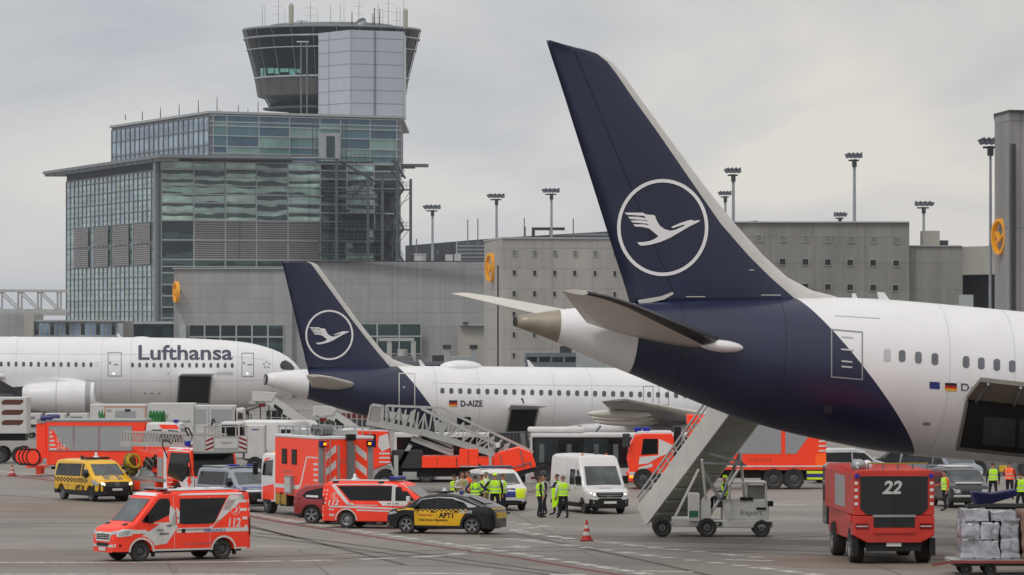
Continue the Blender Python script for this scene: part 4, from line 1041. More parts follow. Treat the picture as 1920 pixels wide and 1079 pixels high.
B.lay_px('registration_letters', text_bm('D-', 17, 1801, 731, bold=.3, flip=False) if False else [[(1802, 733), (1812, 733.5), (1812, 731.5), (1805, 731), (1805, 722), (1812, 722.5), (1815, 726), (1812, 731.5), (1814, 733), (1818, 727), (1814, 720), (1802, 719)], rect(1821, 1829, 726, 728.5)], mat('pale_navy_lettering', (96,98,120), .5), step=None)
B.lay_px('tail_vent', [rrect(1545, 1560, 759, 776, 3)], mat('vent_navy', (58,60,74), .5), step=None); B.lay_px('drain_plate', [rrect(1731, 1744, 792, 798, 2)], linem, step=None)
B.lay_px('panel_seam', [[(1565, 592), (1650, 597), (1650, 598.2), (1565, 593.2)]], seamm, step=20)
# open cargo door on the right side
B.lay_px('cargo_hold', [[(1795, 838), (1812, 752), (1818, 745), (1990, 760), (1990, 858)]], holdm, step=16, eps=.02)
cd = MB(); pts = [B.fp(1812, 748, .1), B.fp(1990, 766, .1)]
e0 = B.loc(1838, 716, -4.4); e1 = B.loc(1990, 733, -4.4)
cd.prism([pts[0], pts[1], e1, e0], (0, .02, .16), mat('cargo_door_grey', (128,124,116), .5, noise=.12)); cd.build('cargo_door', B.root)
q = MB()
for k in (.1, .5, .9):
    a, b = pts[0].lerp(pts[1], k), e0.lerp(e1, k); q.bar(a+Vector((0,0,-.05)), b+Vector((0,0,-.05)), .08, .1, alum)
q.build('cargo_door_arm', B.root)
fr_ = mat('hold_frame_grey', (120,118,112), .5, noise=.1); ins_ = mat('hold_lining', (62,62,60), .8, noise=.4, nscale=.9)
B.lay_px('hold_frame', [[(1793, 840), (1799, 840), (1816, 752), (1811, 750)], [(1793, 838), (1990, 858), (1990, 863), (1793, 843)]], fr_, step=16, eps=.05)
B.lay_px('hold_lining', [[(1846, 780), (1905, 786), (1902, 838), (1842, 832)], [(1912, 787), (1985, 794), (1985, 846), (1910, 839)]], ins_, step=16, eps=.035)
def skin_lines(pl, xs, zs, xr_, m, w_=.022):
    q = MB()
    for x in xs:
        zc, h, w2 = pl.sec(x); n = 26
        pts = [pl.side(x, zc+h*.985*math.sin(math.pi*(i/n-.5)), .008) for i in range(n+1)]
        for a, b in zip(pts, pts[1:]): q.poly([a-Vector((w_, 0, 0)), a+Vector((w_, 0, 0)), b+Vector((w_, 0, 0)), b-Vector((w_, 0, 0))], m)
    for f in zs:
        X = [xr_[0]+(xr_[1]-xr_[0])*i/40 for i in range(41)]; pts = []
        for x in X: zc, h, w2 = pl.sec(x); pts.append((x, zc+h*f))
        for (x, z), (x2, z2) in zip(pts, pts[1:]): q.poly([pl.side(x, z-w_, .008), pl.side(x2, z2-w_, .008), pl.side(x2, z2+w_, .008), pl.side(x, z+w_, .008)], m)
    q.build('skin_joint', pl.root)
sj = mat('skin_joint_grey', (196,197,200), .5, noise=.1); sjn = mat('skin_joint_navy', (26,28,40), .5, noise=.1)  # plain colours of the skin joint lines
skin_lines(B, [B.loc(p, 640, -2.7).x for p in (1785, 1908)], (), (0, 1), sj, .012)
skin_lines(B, [B.loc(p, 640, -2.2).x for p in (1290, 1475)], (), (0, 1), sjn, .014)
q = MB()
for (a, b) in (((1076, 96), (1262, 552)),):
    n = 24
    for i in range(n):
        p0, p1 = [(a[0]+(b[0]-a[0])*k_/n, a[1]+(b[1]-a[1])*k_/n) for k_ in (i, i+1)]; dx, dy = (1.1, 0) if a[1] != b[1] else (0, .9)
        pts = [B.loc(u, v) for u, v in ((p0[0]-dx, p0[1]-dy), (p1[0]-dx, p1[1]-dy), (p1[0]+dx, p1[1]+dy), (p0[0]+dx, p0[1]+dy))]
        q.poly([Vector((p.x, -fy(p)-.02, p.z)) for p in pts], sjn)
q.build('rudder_hinge_line', B.root)
# antennas on the crown
for px, w0, hh in ((1601, 10, 9), (1652, 22, 16)):
    q = MB(); a = B.loc(px, 559+(px-1600)*.08); q.prism([a+Vector((-.05, -.03, -.1)), a+Vector((w0*.022, -.03, -.14)), a+Vector((w0*.004, -.03, hh*.0185)), a+Vector((-w0*.008, -.03, hh*.0185))], (0, .06, 0), white); q.build('blade_antenna', B.root)
# wings and undercarriage stand outside the frame to the right
zc, h, w_ = B.sec(27)
for sg in (1, -1):
    secs = []
    for k, yy in enumerate((2.2, 6, 14, 22, 29)):
        le = Vector((31-(yy-2.2)*.62, sg*yy, zc-1.9+yy*.11)); ch = (11.5, 9, 5.5, 3.4, 1.2)[k]
        secs.append((le-Vector((ch, 0, 0)), le, Vector((0, 0, (.75, .5, .28, .16, .05)[k])), .9))
    surf_loft(secs, 0, (belly, stabm), 0).build('wing', B.root, weld=True)
    q = MB(); q.lathe([(1.2, -4.2), (1.5, -2.6), (1.75, -.5), (1.72, .2), (1.55, .45), (1.45, .3), (1.4, -1)], (31.5, sg*9.8, zc-2.7), (1, 0, 0), white, n=32); q.lathe([(0, -.2), (1.44, -.3)], (31.5, sg*9.8, zc-2.7), (1,0,0), shade, n=32); q.build('engine', B.root)
    gear(B, 24, sg*4.9, zc-1.9, .68, (-.75, .75), 'main_gear', .55)

# ---------------- the narrow-body airliner in the middle
A = Plane('airliner', 'white narrow airliner with navy tail, lettered D-AIZE, parked behind the orange stair truck', 497, 712, 272.7, 13, 1.0)
c1 = A.loc(1000, 687); c2 = A.loc(1000, 821)
zt_, zb_ = c1.z, c2.z
A.profile([(497, 702, 722), (530, 697, 733), (575, 692.5, 748), (640, 689, 768), (700, 687.5, 785), (760, 686.5, 799), (830, 687, 813), (920, 687.5, 821)],
          extra=[(31, zt_, zb_), (34, zt_-.25, zb_+.05), (36, zt_-1.1, zb_+.4), (37.2, zt_-1.9, zb_+1.0), (37.57, zt_-2.4, zb_+1.6)], wk=.955)
pa2, pb2 = A.loc(744, 689), A.loc(834, 812); dv = pb2-pa2; n2_ = Vector((dv.z, 0, -dv.x)).normalized()
xr2 = A.loc(580, 720, -.9).x
sref = (Vector((pa2.x-3, 0, pa2.z-1))-pa2).dot(n2_) > 0
A.fuselage(A.loc(497, 712).x, 37.57, lambda c: white if c.x < xr2 else (navy if ((c-pa2).dot(n2_) > 0) == sref else white), cuts=[(pa2, n2_), (Vector((xr2,0,0)), (1,0,0))], step=.5, n=72)
q = MB(); x0 = A.loc(497, 712).x; zc, h, w_ = A.sec(x0); q.lathe([(h*1.05, .35), (h*1.05, -.02), (h*.8, -.03), (h*.7, .3), (0, .4)], (x0, 0, zc), (1,0,0), [ledark, ledark, shade, shade], n=24); q.build('exhaust_ring', A.root)
rows320 = [(491.5, 528.5, 574, 580), (494, 529, 582, 590), (499, 530.5, 586, 597), (520, 535.5, 601, 612), (560, 545, 630, 641), (600, 554.5, 659, 670), (640, 564, 690, 702), (660, 569, 706, 718), (674, 572, 718, 737), (682, 574, 724, 758), (688, 576, 730, 784), (694, 578, 736, 792)]
mb, fy2 = fin(A, rows320, .3, .1, bandw); mb.build('tail_fin', A.root, weld=True)
logo(A, fy2, 617.5, 628.5, 45, 47, 12)
tailplane(A, (585, 727), (668, 722), -.8, (574, 704), (613, 706), -6.2, .26, .08, stabm, stabm)
d = A.lay_px('door', doorlines(A, 747.5, 778.5, 700, 762, .0, 1.7), bandw, step=10); A.lay_px('door_handle', [rrect(755, 760, 724, 729, 2)], linem, step=None, eps=.03, parent=d)
for i in range(28):
    x = 829.5+i*16.85; y = 733+i*.32
    if x > 1295: break
    A.lay_px('cabin_window', [rrect(x-3.8, x+3.8, y-5.3, y+5.3, 3.2)], winm, step=6)
for x in (1216, 1245): A.lay_px('overwing_exit', doorlines(A, x-10, x+9, 724, 760, .0, 1.1), linem, step=10)
g_ = MB()
for m_, a_, b_ in ((deb, 751, 755), (der, 755, 759), (dey, 759, 762.5)): lay(g_, [rect(842, 857.5, a_, b_)], lambda u, v: A.fp(u, v, .02), m_)
g_.build('german_flag', A.root)
def text_px(pl, txt, x, base, size, m, name, bold=.02, sx=1.0, shear=0):
    bm = text_bm(txt, size, 0, 0, bold=bold, sx=sx, shear=shear)
    for v in bm.verts: v.co.y = -v.co.y
    for v in bm.verts: v.co.x += x; v.co.y += base
    mb = MB(); lay(mb, bm, lambda u, v: pl.fp(u, v, .02), m, step=8); return mb.build(name, pl.root)
text_px(A, 'D-AIZE', 863, 762.2, 15.5, inkm, 'registration_letters', bold=.35, sx=.86)
A.lay_px('cargo_hold', [[(957, 766), (1008, 766), (998, 812), (948, 812)]], holdm, step=10); A.lay_px('bulk_hold', [rrect(857, 883, 782, 797, 3)], holdm, step=8)
q = MB(); a, b = A.fp(952, 768, .05), A.fp(1006, 768, .05); c, d_ = A.loc(958, 760, -3.4), A.loc(1028, 762, -3.4); q.prism([a, b, d_, c], (0, 0, .12), white); q.build('cargo_door', A.root)
q = MB(); q.path([A.fp(978, 765, .02), A.loc(982, 757, -3.2), A.loc(980, 750, -2.9), A.loc(978, 748, -2.8)], .06, ledark); q.build('cargo_door_arm', A.root)
q = MB(); a = A.loc(865, 688); q.ball((a.x, 0, a.z-.05), 1.0, white, n=20, sc=(1.28, .7, .42)); q.build('satellite_radome', A.root)
for px in (789, 992): 
    q = MB(); a = A.loc(px, 688); q.prism([a+Vector((0, -.02, -.05)), a+Vector((.35, -.02, -.05)), a+Vector((-.02, -.02, .38)), a+Vector((-.14, -.02, .4))], (0, .04, 0), white); q.build('blade_antenna', A.root)
skin_lines(A, [A.loc(p, 740, -1.9).x for p in (820, 900, 1040, 1110)], (.5,), (A.loc(800, 740).x, A.loc(1330, 740).x), sj, .014)
A.lay_px('hold_frame', [[(948, 810), (951, 812), (960, 766), (957, 766)], [(998, 812), (1001, 812), (1011, 766), (1008, 766)]], fr_, step=10, eps=.04)
# wing, with slat and flap fairings, engine, belly fairing
q = MB(); zc, h, w_ = A.sec(19)
q.ball((20.5, 0, zb_+.55), 1.0, white, n=28, sc=(5.6, 1.9, .85)); q.build('belly_fairing', A.root)
wr_le, wr_te = A.loc(1395, 792, -1.8), A.loc(1165, 790, -1.8); wt_le, wt_te = A.loc(1178, 749, -17), A.loc(1128, 753, -17)
for sg in (1, -1):
    secs = []
    fl_ = lambda p: Vector((p.x, p.y*sg, p.z))
    for k, th in ((0, .42), (.3, .3), (.6, .2), (.9, .12), (1, .05)):
        te, le = wr_te.lerp(wt_te, k), wr_le.lerp(wt_le, k)
        if k in (.3,): te = te+Vector((1.2, 0, 0))
        secs.append((fl_(te), fl_(le), Vector((0, 0, th)), .9))
    surf_loft(secs, 0, (belly, stabm), 0).build('wing', A.root, weld=True)
    for k in (.25, .45, .65):
        te = fl_(wr_te.lerp(wt_te, k)); q = MB(); q.ball((te.x+.6, te.y, te.z-.3), 1, stabm, n=14, sc=(1.9, .22, .25)); q.build('flap_track_fairing', A.root)
    c = fl_(wr_le.lerp(wt_le, .27)); q = MB(); q.lathe([(.7, -3.6), (.95, -2.4), (1.15, -1), (1.12, -.2), (1.0, 0), (.9, -.1), (.88, -1)], (c.x+1.2, c.y, c.z-1.25), (1,0,0), white, n=28); q.lathe([(0, -.8), (.9, -.9)], (c.x+1.2, c.y, c.z-1.25), (1,0,0), shade, n=28)
    q.build('engine', A.root)
    gear(A, 17.5, sg*3.8, zb_+.8, .58, (0,), 'main_gear', .45)
gear(A, 32.5, 0, zb_+.4, .38, (0,), 'nose_gear', .25)
q = MB(); q.lathe([(0, 0), (.2, .1), (.2, .3)], A.loc(1000, 800, -1.9), (0, 0, 1), lamp, n=8)

# ---------------- the wide airliner on the left, nose behind the small one's tail
W = Plane('airliner', 'white wide airliner with large dark lettering on the left, nose behind the small tail', 568, 706, 391, 1.5, 0.2)
t0, b0_ = W.loc(200, 632), W.loc(200, 773)
W.profile([(200, 632.5, 773), (330, 634, 772.5), (400, 637, 771), (440, 640, 768), (470, 644, 764), (500, 651.5, 757), (530, 663.5, 746), (548, 676, 736), (560, 690, 724), (567, 700, 714)],
          extra=[(-66, t0.z-1.0, b0_.z+4.4), (-60, t0.z-.6, b0_.z+3.2), (-50, t0.z-.1, b0_.z+1.1), (-42, t0.z, b0_.z)], wk=.98)
xn = W.loc(567, 706).x
W.fuselage(-66, xn, white, step=.6, n=72)
g_ = MB(); lay(g_, [[(525, 684), (529, 678), (536, 676), (546, 682), (553, 691), (550, 694), (531, 693.5), (526, 690)]], lambda u, v: W.fp(u, v, .02), mat('cockpit_glass', (44,48,52), .08, noise=.2), step=5); g_.build('cockpit_window', W.root)
for i in range(13):
    x = 2+i*14.05; W.lay_px('cabin_window', [rrect(x-2.8, x+2.8, 678.4+i*.1, 687.6+i*.1, 2.6)], winm, step=5)
W.lay_px('blanked_window', [frame for frame in frame_rects(179, 185, 680, 688, .8)], seamm, step=None)
for i in range(15):
    x = 248.5+i*13.35; W.lay_px('cabin_window', [rrect(x-2.7, x+2.7, 680.4+i*.06, 689.4+i*.06, 2.5)], winm, step=5)
for x0_, x1_, y0_, y1_ in ((202, 228, 661, 706), (453, 476, 662, 707)):
    d = W.lay_px('door', doorlines(W, x0_, x1_, y0_, y1_, 0, 1.3), linem, step=8); W.lay_px('door_handle', [rect(x0_+3, x0_+6, 679, 683), rect(x0_+11, x0_+20, 683, 685)], linem, step=None, eps=.03, parent=d)
    W.lay_px('door_lamp', [rrect(x0_+9, x0_+13, 699, 703, 1.8)], mat('small_white_light', (240,240,235), .3, emit=(255,250,240,.8)), step=None, eps=.04, parent=d)
text_px(W, 'Lufthansa', 257, 674.5, 38, mat('airline_lettering', (64,62,84), .5, noise=.04), 'airline_name', bold=.8, sx=1.235)
W.lay_px('cargo_hold', [[(336, 704), (397, 704), (392, 756), (332, 755)]], holdm, step=8)
q = MB(); q.prism([W.fp(335, 706, .03), W.fp(396, 706, .03), W.loc(406, 702, -4.6), W.loc(340, 702, -4.6)], (0, 0, .1), white); q.build('cargo_door', W.root)
for x in (272, 285, 299): W.lay_px('service_port', [rrect(x-1.8, x+1.8, 736.5, 739.5, 1.2)], linem, step=None)
W.lay_px('small_lettering', [rect(405, 437, 701, 703.5), rect(407, 436, 698, 700), rect(313, 318, 699, 703)], seamm, step=None)
W.lay_px('star_emblem', [[(500+5.5*math.cos(a)+2.6*math.cos(a+b), 684.5+5.5*math.sin(a)+2.6*math.sin(a+b)) for b in (0, 2.1, 4.2)] for a in [2*math.pi*k/5-math.pi/2 for k in range(5)]], linem, step=None)
for px, hh in ((222, 7),): 
    q = MB(); a = W.loc(px, 634); q.prism([a+Vector((0, -.02, -.05)), a+Vector((.4, -.02, -.05)), a+Vector((.0, -.02, .35)), a+Vector((-.15, -.02, .35))], (0, .04, 0), white); q.build('blade_antenna', W.root)
q = MB()
for px in (28, 265): a = W.loc(px, 633.5); q.ball((a.x, 0, a.z-.05), .5, white, n=10, sc=(1.6, .5, .3))
q.build('crown_fairing', W.root)
skin_lines(W, [W.loc(p, 700, -2.9).x for p in (30, 110, 190, 245, 320, 445, 510)], (.55, -.15), (W.loc(0, 700).x, W.loc(500, 700).x), mat('skin_joint_pale', (196,197,200), .5), .018)
W.lay_px('hold_frame', [[(331, 756), (334, 756), (338, 704), (335, 704)], [(390, 757), (393, 757), (398, 704), (395, 704)]], fr_, step=8, eps=.04)
# wing, pylon, engine
ee = W.loc(178, 745, -9.9); er = 30.5*(W.Y-9.5)/F
q = MB()
q.lathe([(er*.62, -5.7), (er*.82, -5.2), (er*.95, -3.4), (er*1.0, -1.8), (er*.98, -.7), (er*.9, -.1), (er*.84, 0), (er*.8, -.15), (er*.8, -1)], (ee.x, -9.9, ee.z), (1,0,0), white, n=40); q.lathe([(0, -.9), (er*.81, -1)], (ee.x, -9.9, ee.z), (1,0,0), shade, n=40)
q.lathe([(0, -6.6), (er*.3, -6.2), (er*.62, -5.6)], (ee.x, -9.9, ee.z), (1,0,0), ledark, n=32); 
en = q.build('engine', W.root)
q = MB(); q.lathe([(er*.93, -.3), (er*.985, -.72)], (ee.x, -9.9, ee.z), (1,0,0), mat('inlet_lip_metal', (170,172,176), .3, metal=.5), n=40); q.build('inlet_lip', en)
q = MB(); q.lathe([(er*1.003, -3.02), (er*.9985, -2.98)], (ee.x, -9.9, ee.z), (1,0,0), seamm, n=40); q.build('cowl_seam', en)
q = MB(); q.prism([(ee.x-1.6, -10.1, ee.z+er*.9), (ee.x-6.5, -10.1, ee.z+er*.6), (ee.x-8.5, -10.1, ee.z+er*1.5), (ee.x-4.5, -10.1, ee.z+er*1.35)], (0, .4, 0), white); q.build('engine_pylon', W.root)
for sg in (1, -1):
    secs = []
    for yy, dx, dz, ch, th in ((2.6, 0, 0, 12.5, .7), (6, -2.2, .35, 10.5, .55), (10, -4.9, .8, 8.2, .42), (18, -10.2, 1.6, 5.2, .26), (27, -16.2, 2.7, 3.2, .14), (31.5, -20.5, 3.6, 1.0, .05)):
        le = Vector((W.loc(140, 718, -2.6).x+dx, sg*yy, W.loc(140, 724, -2.6).z+dz)); secs.append((le-Vector((ch, 0, 0)), le, Vector((0, 0, th)), .93))
    surf_loft(secs, 0, (belly, white), 0).build('wing', W.root, weld=True)
q = MB(); a = W.loc(90, 770); q.ball((a.x-3, 0, b0_.z+.7), 1, white, n=28, sc=(10, 3.1, 1.2)); q.build('belly_fairing', W.root)
q = MB(); a = W.loc(120, 712, -2.8); q.ball((a.x-1.0, -2.95, a.z-.2), 1, white, n=20, sc=(2.8, .5, .35)); q.build('wing_root_fairing', W.root)
gear(W, -4.5-0.2, 0, b0_.z+.5, .55, (0,), 'nose_gear', .35)
for sg in (1, -1): gear(W, -33, sg*5.3, b0_.z+1.2, .7, (-.8, .8), 'main_gear', .6)
rowsf = []
sec_ = []
for k, (te, le, z_) in enumerate(((-66, -54, 0), (-66.8, -60, 5), (-67.3, -63.5, 9))): sec_.append((Vector((te, 0, t0.z-1+z_)), Vector((le, 0, t0.z-1+z_)), Vector((0, .4-.12*k, 0)), .93))
surf_loft(sec_, 0, (navy, bandw), 0).build('tail_fin', W.root, weld=True)

# ================================================================== VEHICLE KIT
class VB:
    """lofted car or van body. local x forward, y left, z up, ground at z = 0"""
    def __init__(s, top, W, sill=.32, belt=1.0, tumble=.1, arches=(), aR=.42, rf=.35, rr=.15, corner=.1, crown=.03, front_b=None, rear_b=None, bulge=.0):
        s.top = sorted(top); s.x0, s.x1 = s.top[0][0], s.top[-1][0]; s.W = W/2; s.sill = sill; s.belt = belt; s.tumble = tumble
        s.arch = arches; s.aR = aR; s.rf = rf; s.rr = rr; s.c = corner; s.crown = crown; s.rh = max(z for _, z in top); s.bulge = bulge
    def zt(s, x):
        t = s.top
        if x <= t[0][0]: return t[0][1]
        for (a, za), (b, zb) in zip(t, t[1:]):
            if x <= b: return za+(zb-za)*(x-a)/max(b-a, 1e-6)
        return t[-1][1]
    def zb(s, x):
        z = s.sill
        for xa in s.arch:
            d = abs(x-xa)
            if d < s.aR: z = max(z, math.sqrt(s.aR**2-d*d)*1.0+.34)
        return z
    def hp(s, x):
        w_ = s.W
        for d, r in ((s.x1-x, s.rf), (x-s.x0, s.rr)):
            if d < r: w_ -= r*.62*(1-math.sqrt(max(0, 1-(1-d/r)**2)))
        return w_
    def hs(s, x, z):
        w_ = s.hp(x)
        if z > s.belt: w_ *= 1-s.tumble*((z-s.belt)/max(s.rh-s.belt, .1))**1.25
        else: w_ -= .03*max(0, (s.belt-z-.25))/s.belt
        t = s.zt(x)
        if z > t-s.c:
            q = min(1, (z-(t-s.c))/s.c); w_ -= s.c*(1-math.sqrt(max(0, 1-q*q)))
        return w_
    def side(s, x, z, sg=1, eps=.006): return Vector((x, sg*(s.hs(x, z)+eps), z))
    def xfront(s, y, z):
        lo, hi = (s.x0+s.x1)/2, s.x1
        def ins(x): return z <= s.zt(x)+1e-6+s.crown*.5 and abs(y) <= s.hs(x, min(z, s.zt(x)))+1e-6
        if ins(hi): return hi
        # march from the front
        x = hi
        while x > lo and not ins(x): x -= .03
        a, b = x, min(x+.03, hi)
        for _ in range(12):
            m = (a+b)/2
            if ins(m): a = m
            else: b = m
        return a
    def xrear(s, y, z):
        x = s.x0
        def ins(x): return z <= s.zt(x)+1e-6+s.crown*.5 and abs(y) <= s.hs(x, min(z, s.zt(x)))+1e-6
        while x < (s.x0+s.x1)/2 and not ins(x): x += .03
        a, b = x, max(x-.03, s.x0)
        for _ in range(12):
            m = (a+b)/2
            if ins(m): a = m
            else: b = m
        return a
    def front(s, y, z, eps=.012): return Vector((s.xfront(y, z)+eps, y, z+eps*.8))
    def rear(s, y, z, eps=.012): return Vector((s.xrear(y, z)-eps, y, z+eps*.8))
    def mesh(s, m, name='body', parent=None, mlow=None, zlow=None):
        X = set()
        x = s.x0
        while x < s.x1: X.add(round(x, 3)); x += .12
        for a, _ in s.top: X.add(round(a, 3))
        for r, e, sg in ((s.rf, s.x1, -1), (s.rr, s.x0, 1)):
            for k in range(7): X.add(round(e+sg*r*(1-math.cos(k/6*math.pi/2)), 3))
        for xa in s.arch:
            for k in range(17):
                X.add(round(xa+s.aR*math.cos(math.pi*k/16), 3))
            X.add(round(xa-s.aR-.002, 3)); X.add(round(xa+s.aR+.002, 3))
        X.add(s.x1); X = sorted(v for v in X if s.x0 <= v <= s.x1)
        rings = []
        for x in X:
            t = s.zt(x); b = min(s.zb(x), t-s.c-.03); zs = [b+(t-s.c-b)*k/7 for k in range(8)]
            if mlow is not None: zs = sorted(zs[:1]+[max(b, min(zlow, t-s.c))]+[max(b, zlow)+(t-s.c-max(b, zlow))*k/6 for k in range(1, 7)]) if t-s.c > zlow else zs
            pts = [(0, b)]+[(s.hs(x, z), z) for z in zs]
            h0 = s.hs(x, t-s.c)
            for k in range(1, 5):
                a = math.pi/2*k/4; z = t-s.c+s.c*math.sin(a); pts.append((h0-s.c+s.c*math.cos(a), z))
            pts += [((h0-s.c)*.6, t+s.crown*.7), (0, t+s.crown)]
            rings.append([(x, y, z) for y, z in pts]+[(x, -y, z) for y, z in reversed(pts[1:-1])])
        mb = MB(); n = len(rings[0])
        for a, b in zip(rings, rings[1:]):
            for i in range(n):
                q = [a[i], a[(i+1) % n], b[(i+1) % n], b[i]]
                zc = sum(v[2] for v in q)/4
                mb.add(q, [(0,3,2,1)], mlow if mlow is not None and zc < zlow else m, True)
        mb.add(rings[0], [tuple(range(n))], m); mb.add(rings[-1], [tuple(reversed(range(n)))], mlow or m)
        return mb.build(name, parent, sharp=38)
    def on_side(s, polys, m, name, parent, sg=1, eps=.006, step=.35, label=None):
        mb = MB(); lay(mb, polys, lambda u, v: s.side(u, v, sg, eps), m, step=step); return mb.build(name, parent, label=label)
    def on_front(s, polys, m, name, parent, eps=.012, step=.14):
        mb = MB(); lay(mb, polys, lambda u, v: s.front(u, v, eps), m, step=step); return mb.build(name, parent)
    def on_rear(s, polys, m, name, parent, eps=.012, step=.2):
        mb = MB(); lay(mb, polys, lambda u, v: s.rear(u, v, eps), m, step=step); return mb.build(name, parent)
    def text(s, txt, x, z, size, m, parent, sg=1, bold=0, shear=0, sx=1, where='side', name='lettering'):
        flip = (sg > 0) if where == 'side' else (where == 'rear')
        if where == 'front': flip = False
        bm = text_bm(txt, size, x, z, bold=bold, shear=shear, flip=flip, sx=sx)
        f_ = {'side': lambda u, v: s.side(u, v, sg, .014), 'front': lambda u, v: s.front(u, v, .02), 'rear': lambda u, v: s.rear(u, v, .02)}[where]
        mb = MB(); lay(mb, bm, f_, m); return mb.build(name, parent)

def wheel(parent, x, y, r, w_=.22, rim=steelw, kind='steel', sg=1, twin=False):
    """tyre with a separate rim; sg = +1 for the left side (outer face toward +y)"""
    q = MB(); a = w_/2
    q.lathe([(r*.62, -a), (r*.93, -a), (r, -a*.7), (r, a*.7), (r*.93, a), (r*.66, a), (r*.62, a*.8)], (x, y, r), (0, sg, 0), rubber, n=28)
    q.lathe([(0, -a), (r*.62, -a)], (x, y, r), (0, sg, 0), rubber, n=20)
    o = q.build('wheel', parent)
    q = MB(); rr = r*.66
    if kind == 'steel':
        q.lathe([(0, a*.75), (r*.16, a*.75), (r*.18, a*.55), (r*.3, a*.5), (r*.42, a*.35), (r*.54, a*.55), (rr, a*.85), (rr, a*1.02), (rr*.93, a*1.02)], (x, y, r), (0, sg, 0), rim, n=24)
        for i in range(10):
            t = 2*math.pi*i/10; c = (x+r*.45*math.cos(t), y+sg*a*.48, r+r*.45*math.sin(t)); q.box(c[0]-.02, c[0]+.02, c[1]-.02, c[1]+.02, c[2]-.02, c[2]+.02, black)
    elif kind == 'alloy':
        q.lathe([(0, a*.35), (rr*.95, a*.3)], (x, y, r), (0, sg, 0), black, n=24); q.lathe([(rr*.9, a*.5), (rr, a*.9), (rr*1.02, a*1.03), (rr*.96, a*1.04)], (x, y, r), (0, sg, 0), rim, n=28)
        for i in range(5):
            for d in (-.17, .17):
                t = 2*math.pi*i/5+.3; p0 = Vector((x+r*.1*math.cos(t), y+sg*a*.72, r+r*.1*math.sin(t))); p1 = Vector((x+rr*math.cos(t+d), y+sg*a*.95, r+rr*math.sin(t+d)))
                q.bar(p0, p1, r*.12, .03, rim, up=(0, 1, 0))
        q.lathe([(0, a*.86), (r*.1, a*.84), (r*.12, a*.6)], (x, y, r), (0, sg, 0), rim, n=12)
    else:   # lorry wheel
        q.lathe([(0, a*.95), (r*.14, a*.95), (r*.17, a*.5), (r*.33, a*.35), (r*.5, a*.2), (r*.56, a*.7), (rr*.94, a*.95), (rr, a*1.02)], (x, y, r), (0, sg, 0), rim, n=24)
        for i in range(10):
            t = 2*math.pi*i/10; c = (x+r*.26*math.cos(t), y+sg*a*.45, r+r*.26*math.sin(t)); q.box(c[0]-.02, c[0]+.02, min(c[1]-.03, c[1]+.03), c[1]+.03, c[2]-.02, c[2]+.02, alloy)
    q.build('rim', o)
    return o
def wheels(parent, xs, track, r, w_=.22, rim=steelw, kind='steel'):
    for x in xs:
        for sg in (1, -1): wheel(parent, x, sg*(track/2-w_/2), r, w_, rim, kind, sg)
def chassis(parent, x0, x1, w_, z0, z1, m=black):
    q = MB(); q.box(x0, x1, -w_/2, w_/2, z0, z1, m); return q.build('underbody', parent)
def archtrim(vb, parent, m, t=.07, sg=1):
    out = []
    for xa in vb.arch:
        for k in range(16):
            a, b = math.pi*k/16, math.pi*(k+1)/16
            ra, rb = vb.aR, vb.aR+t
            out.append([(xa+ra*math.cos(a), .34+ra*math.sin(a)), (xa+rb*math.cos(a), .34+rb*math.sin(a)), (xa+rb*math.cos(b), .34+rb*math.sin(b)), (xa+ra*math.cos(b), .34+ra*math.sin(b))])
    return out
def mirror(parent, x, y, z, m, h=.26, w_=.2, d=.14, sg=1):
    q = MB(); q.box(x-d/2, x+d/2, y, y+sg*w_, z, z+h, m); q.box(x-.03, x+.03, y-sg*.12, y, z+.03, z+.08, black)
    q.build('wing_mirror', parent, bevel=.03)
def beacon(parent, x, y, z, m=white, r=.09, h=.2, name='beacon'):
    q = MB(); q.lathe([(r*1.6, 0), (r*1.5, h*.25), (r*.8, h*.35), (r*.7, h*.8), (r*.3, h), (0, h)], (x, y, z), (0,0,1), m, n=14); return q.build(name, parent)
def lightbar(parent, x, z, W_, m=blueb, mb_=dgrey, d=.3, h=.14, name='light_bar'):
    q = MB(); q.box(x-d/2, x+d/2, -W_/2, W_/2, z, z+h*.4, mb_); q.box(x-d/2+.02, x+d/2-.02, -W_/2+.03, -W_*.14, z+h*.4, z+h, m); q.box(x-d/2+.02, x+d/2-.02, W_*.14, W_/2-.03, z+h*.4, z+h, m)
    q.box(x-d/2+.03, x+d/2-.03, -W_*.13, W_*.13, z+h*.4, z+h*.8, mb_)
    return q.build(name, parent, bevel=.02)
def shift(polys, dx=0, dz=0): return [[(a+dx, b+dz) for a, b in p] for p in polys]
def seams(vb, parent, xs, z0, z1, m=dgrey, sg=1, w_=.012):
    return vb.on_side([[(x-w_/2, z0), (x+w_/2, z0), (x+w_/2, z1), (x-w_/2, z1)] for x in xs], m, 'panel_gap', parent, sg, eps=.012)
def star(vb, parent, y, z, r, m=alum):
    polys = ringpoly(y, z, r, r, r*.16, n=20)
    for k in range(3):
        a = math.pi/2+2*math.pi*k/3; dx, dz = math.cos(a), math.sin(a)
        polys.append([(y-dz*r*.16, z+dx*r*.16), (y+dx*r*.95, z+dz*r*.95), (y+dz*r*.16, z-dx*r*.16)])
    return vb.on_front(polys, m, 'badge', parent, eps=.035, step=None)
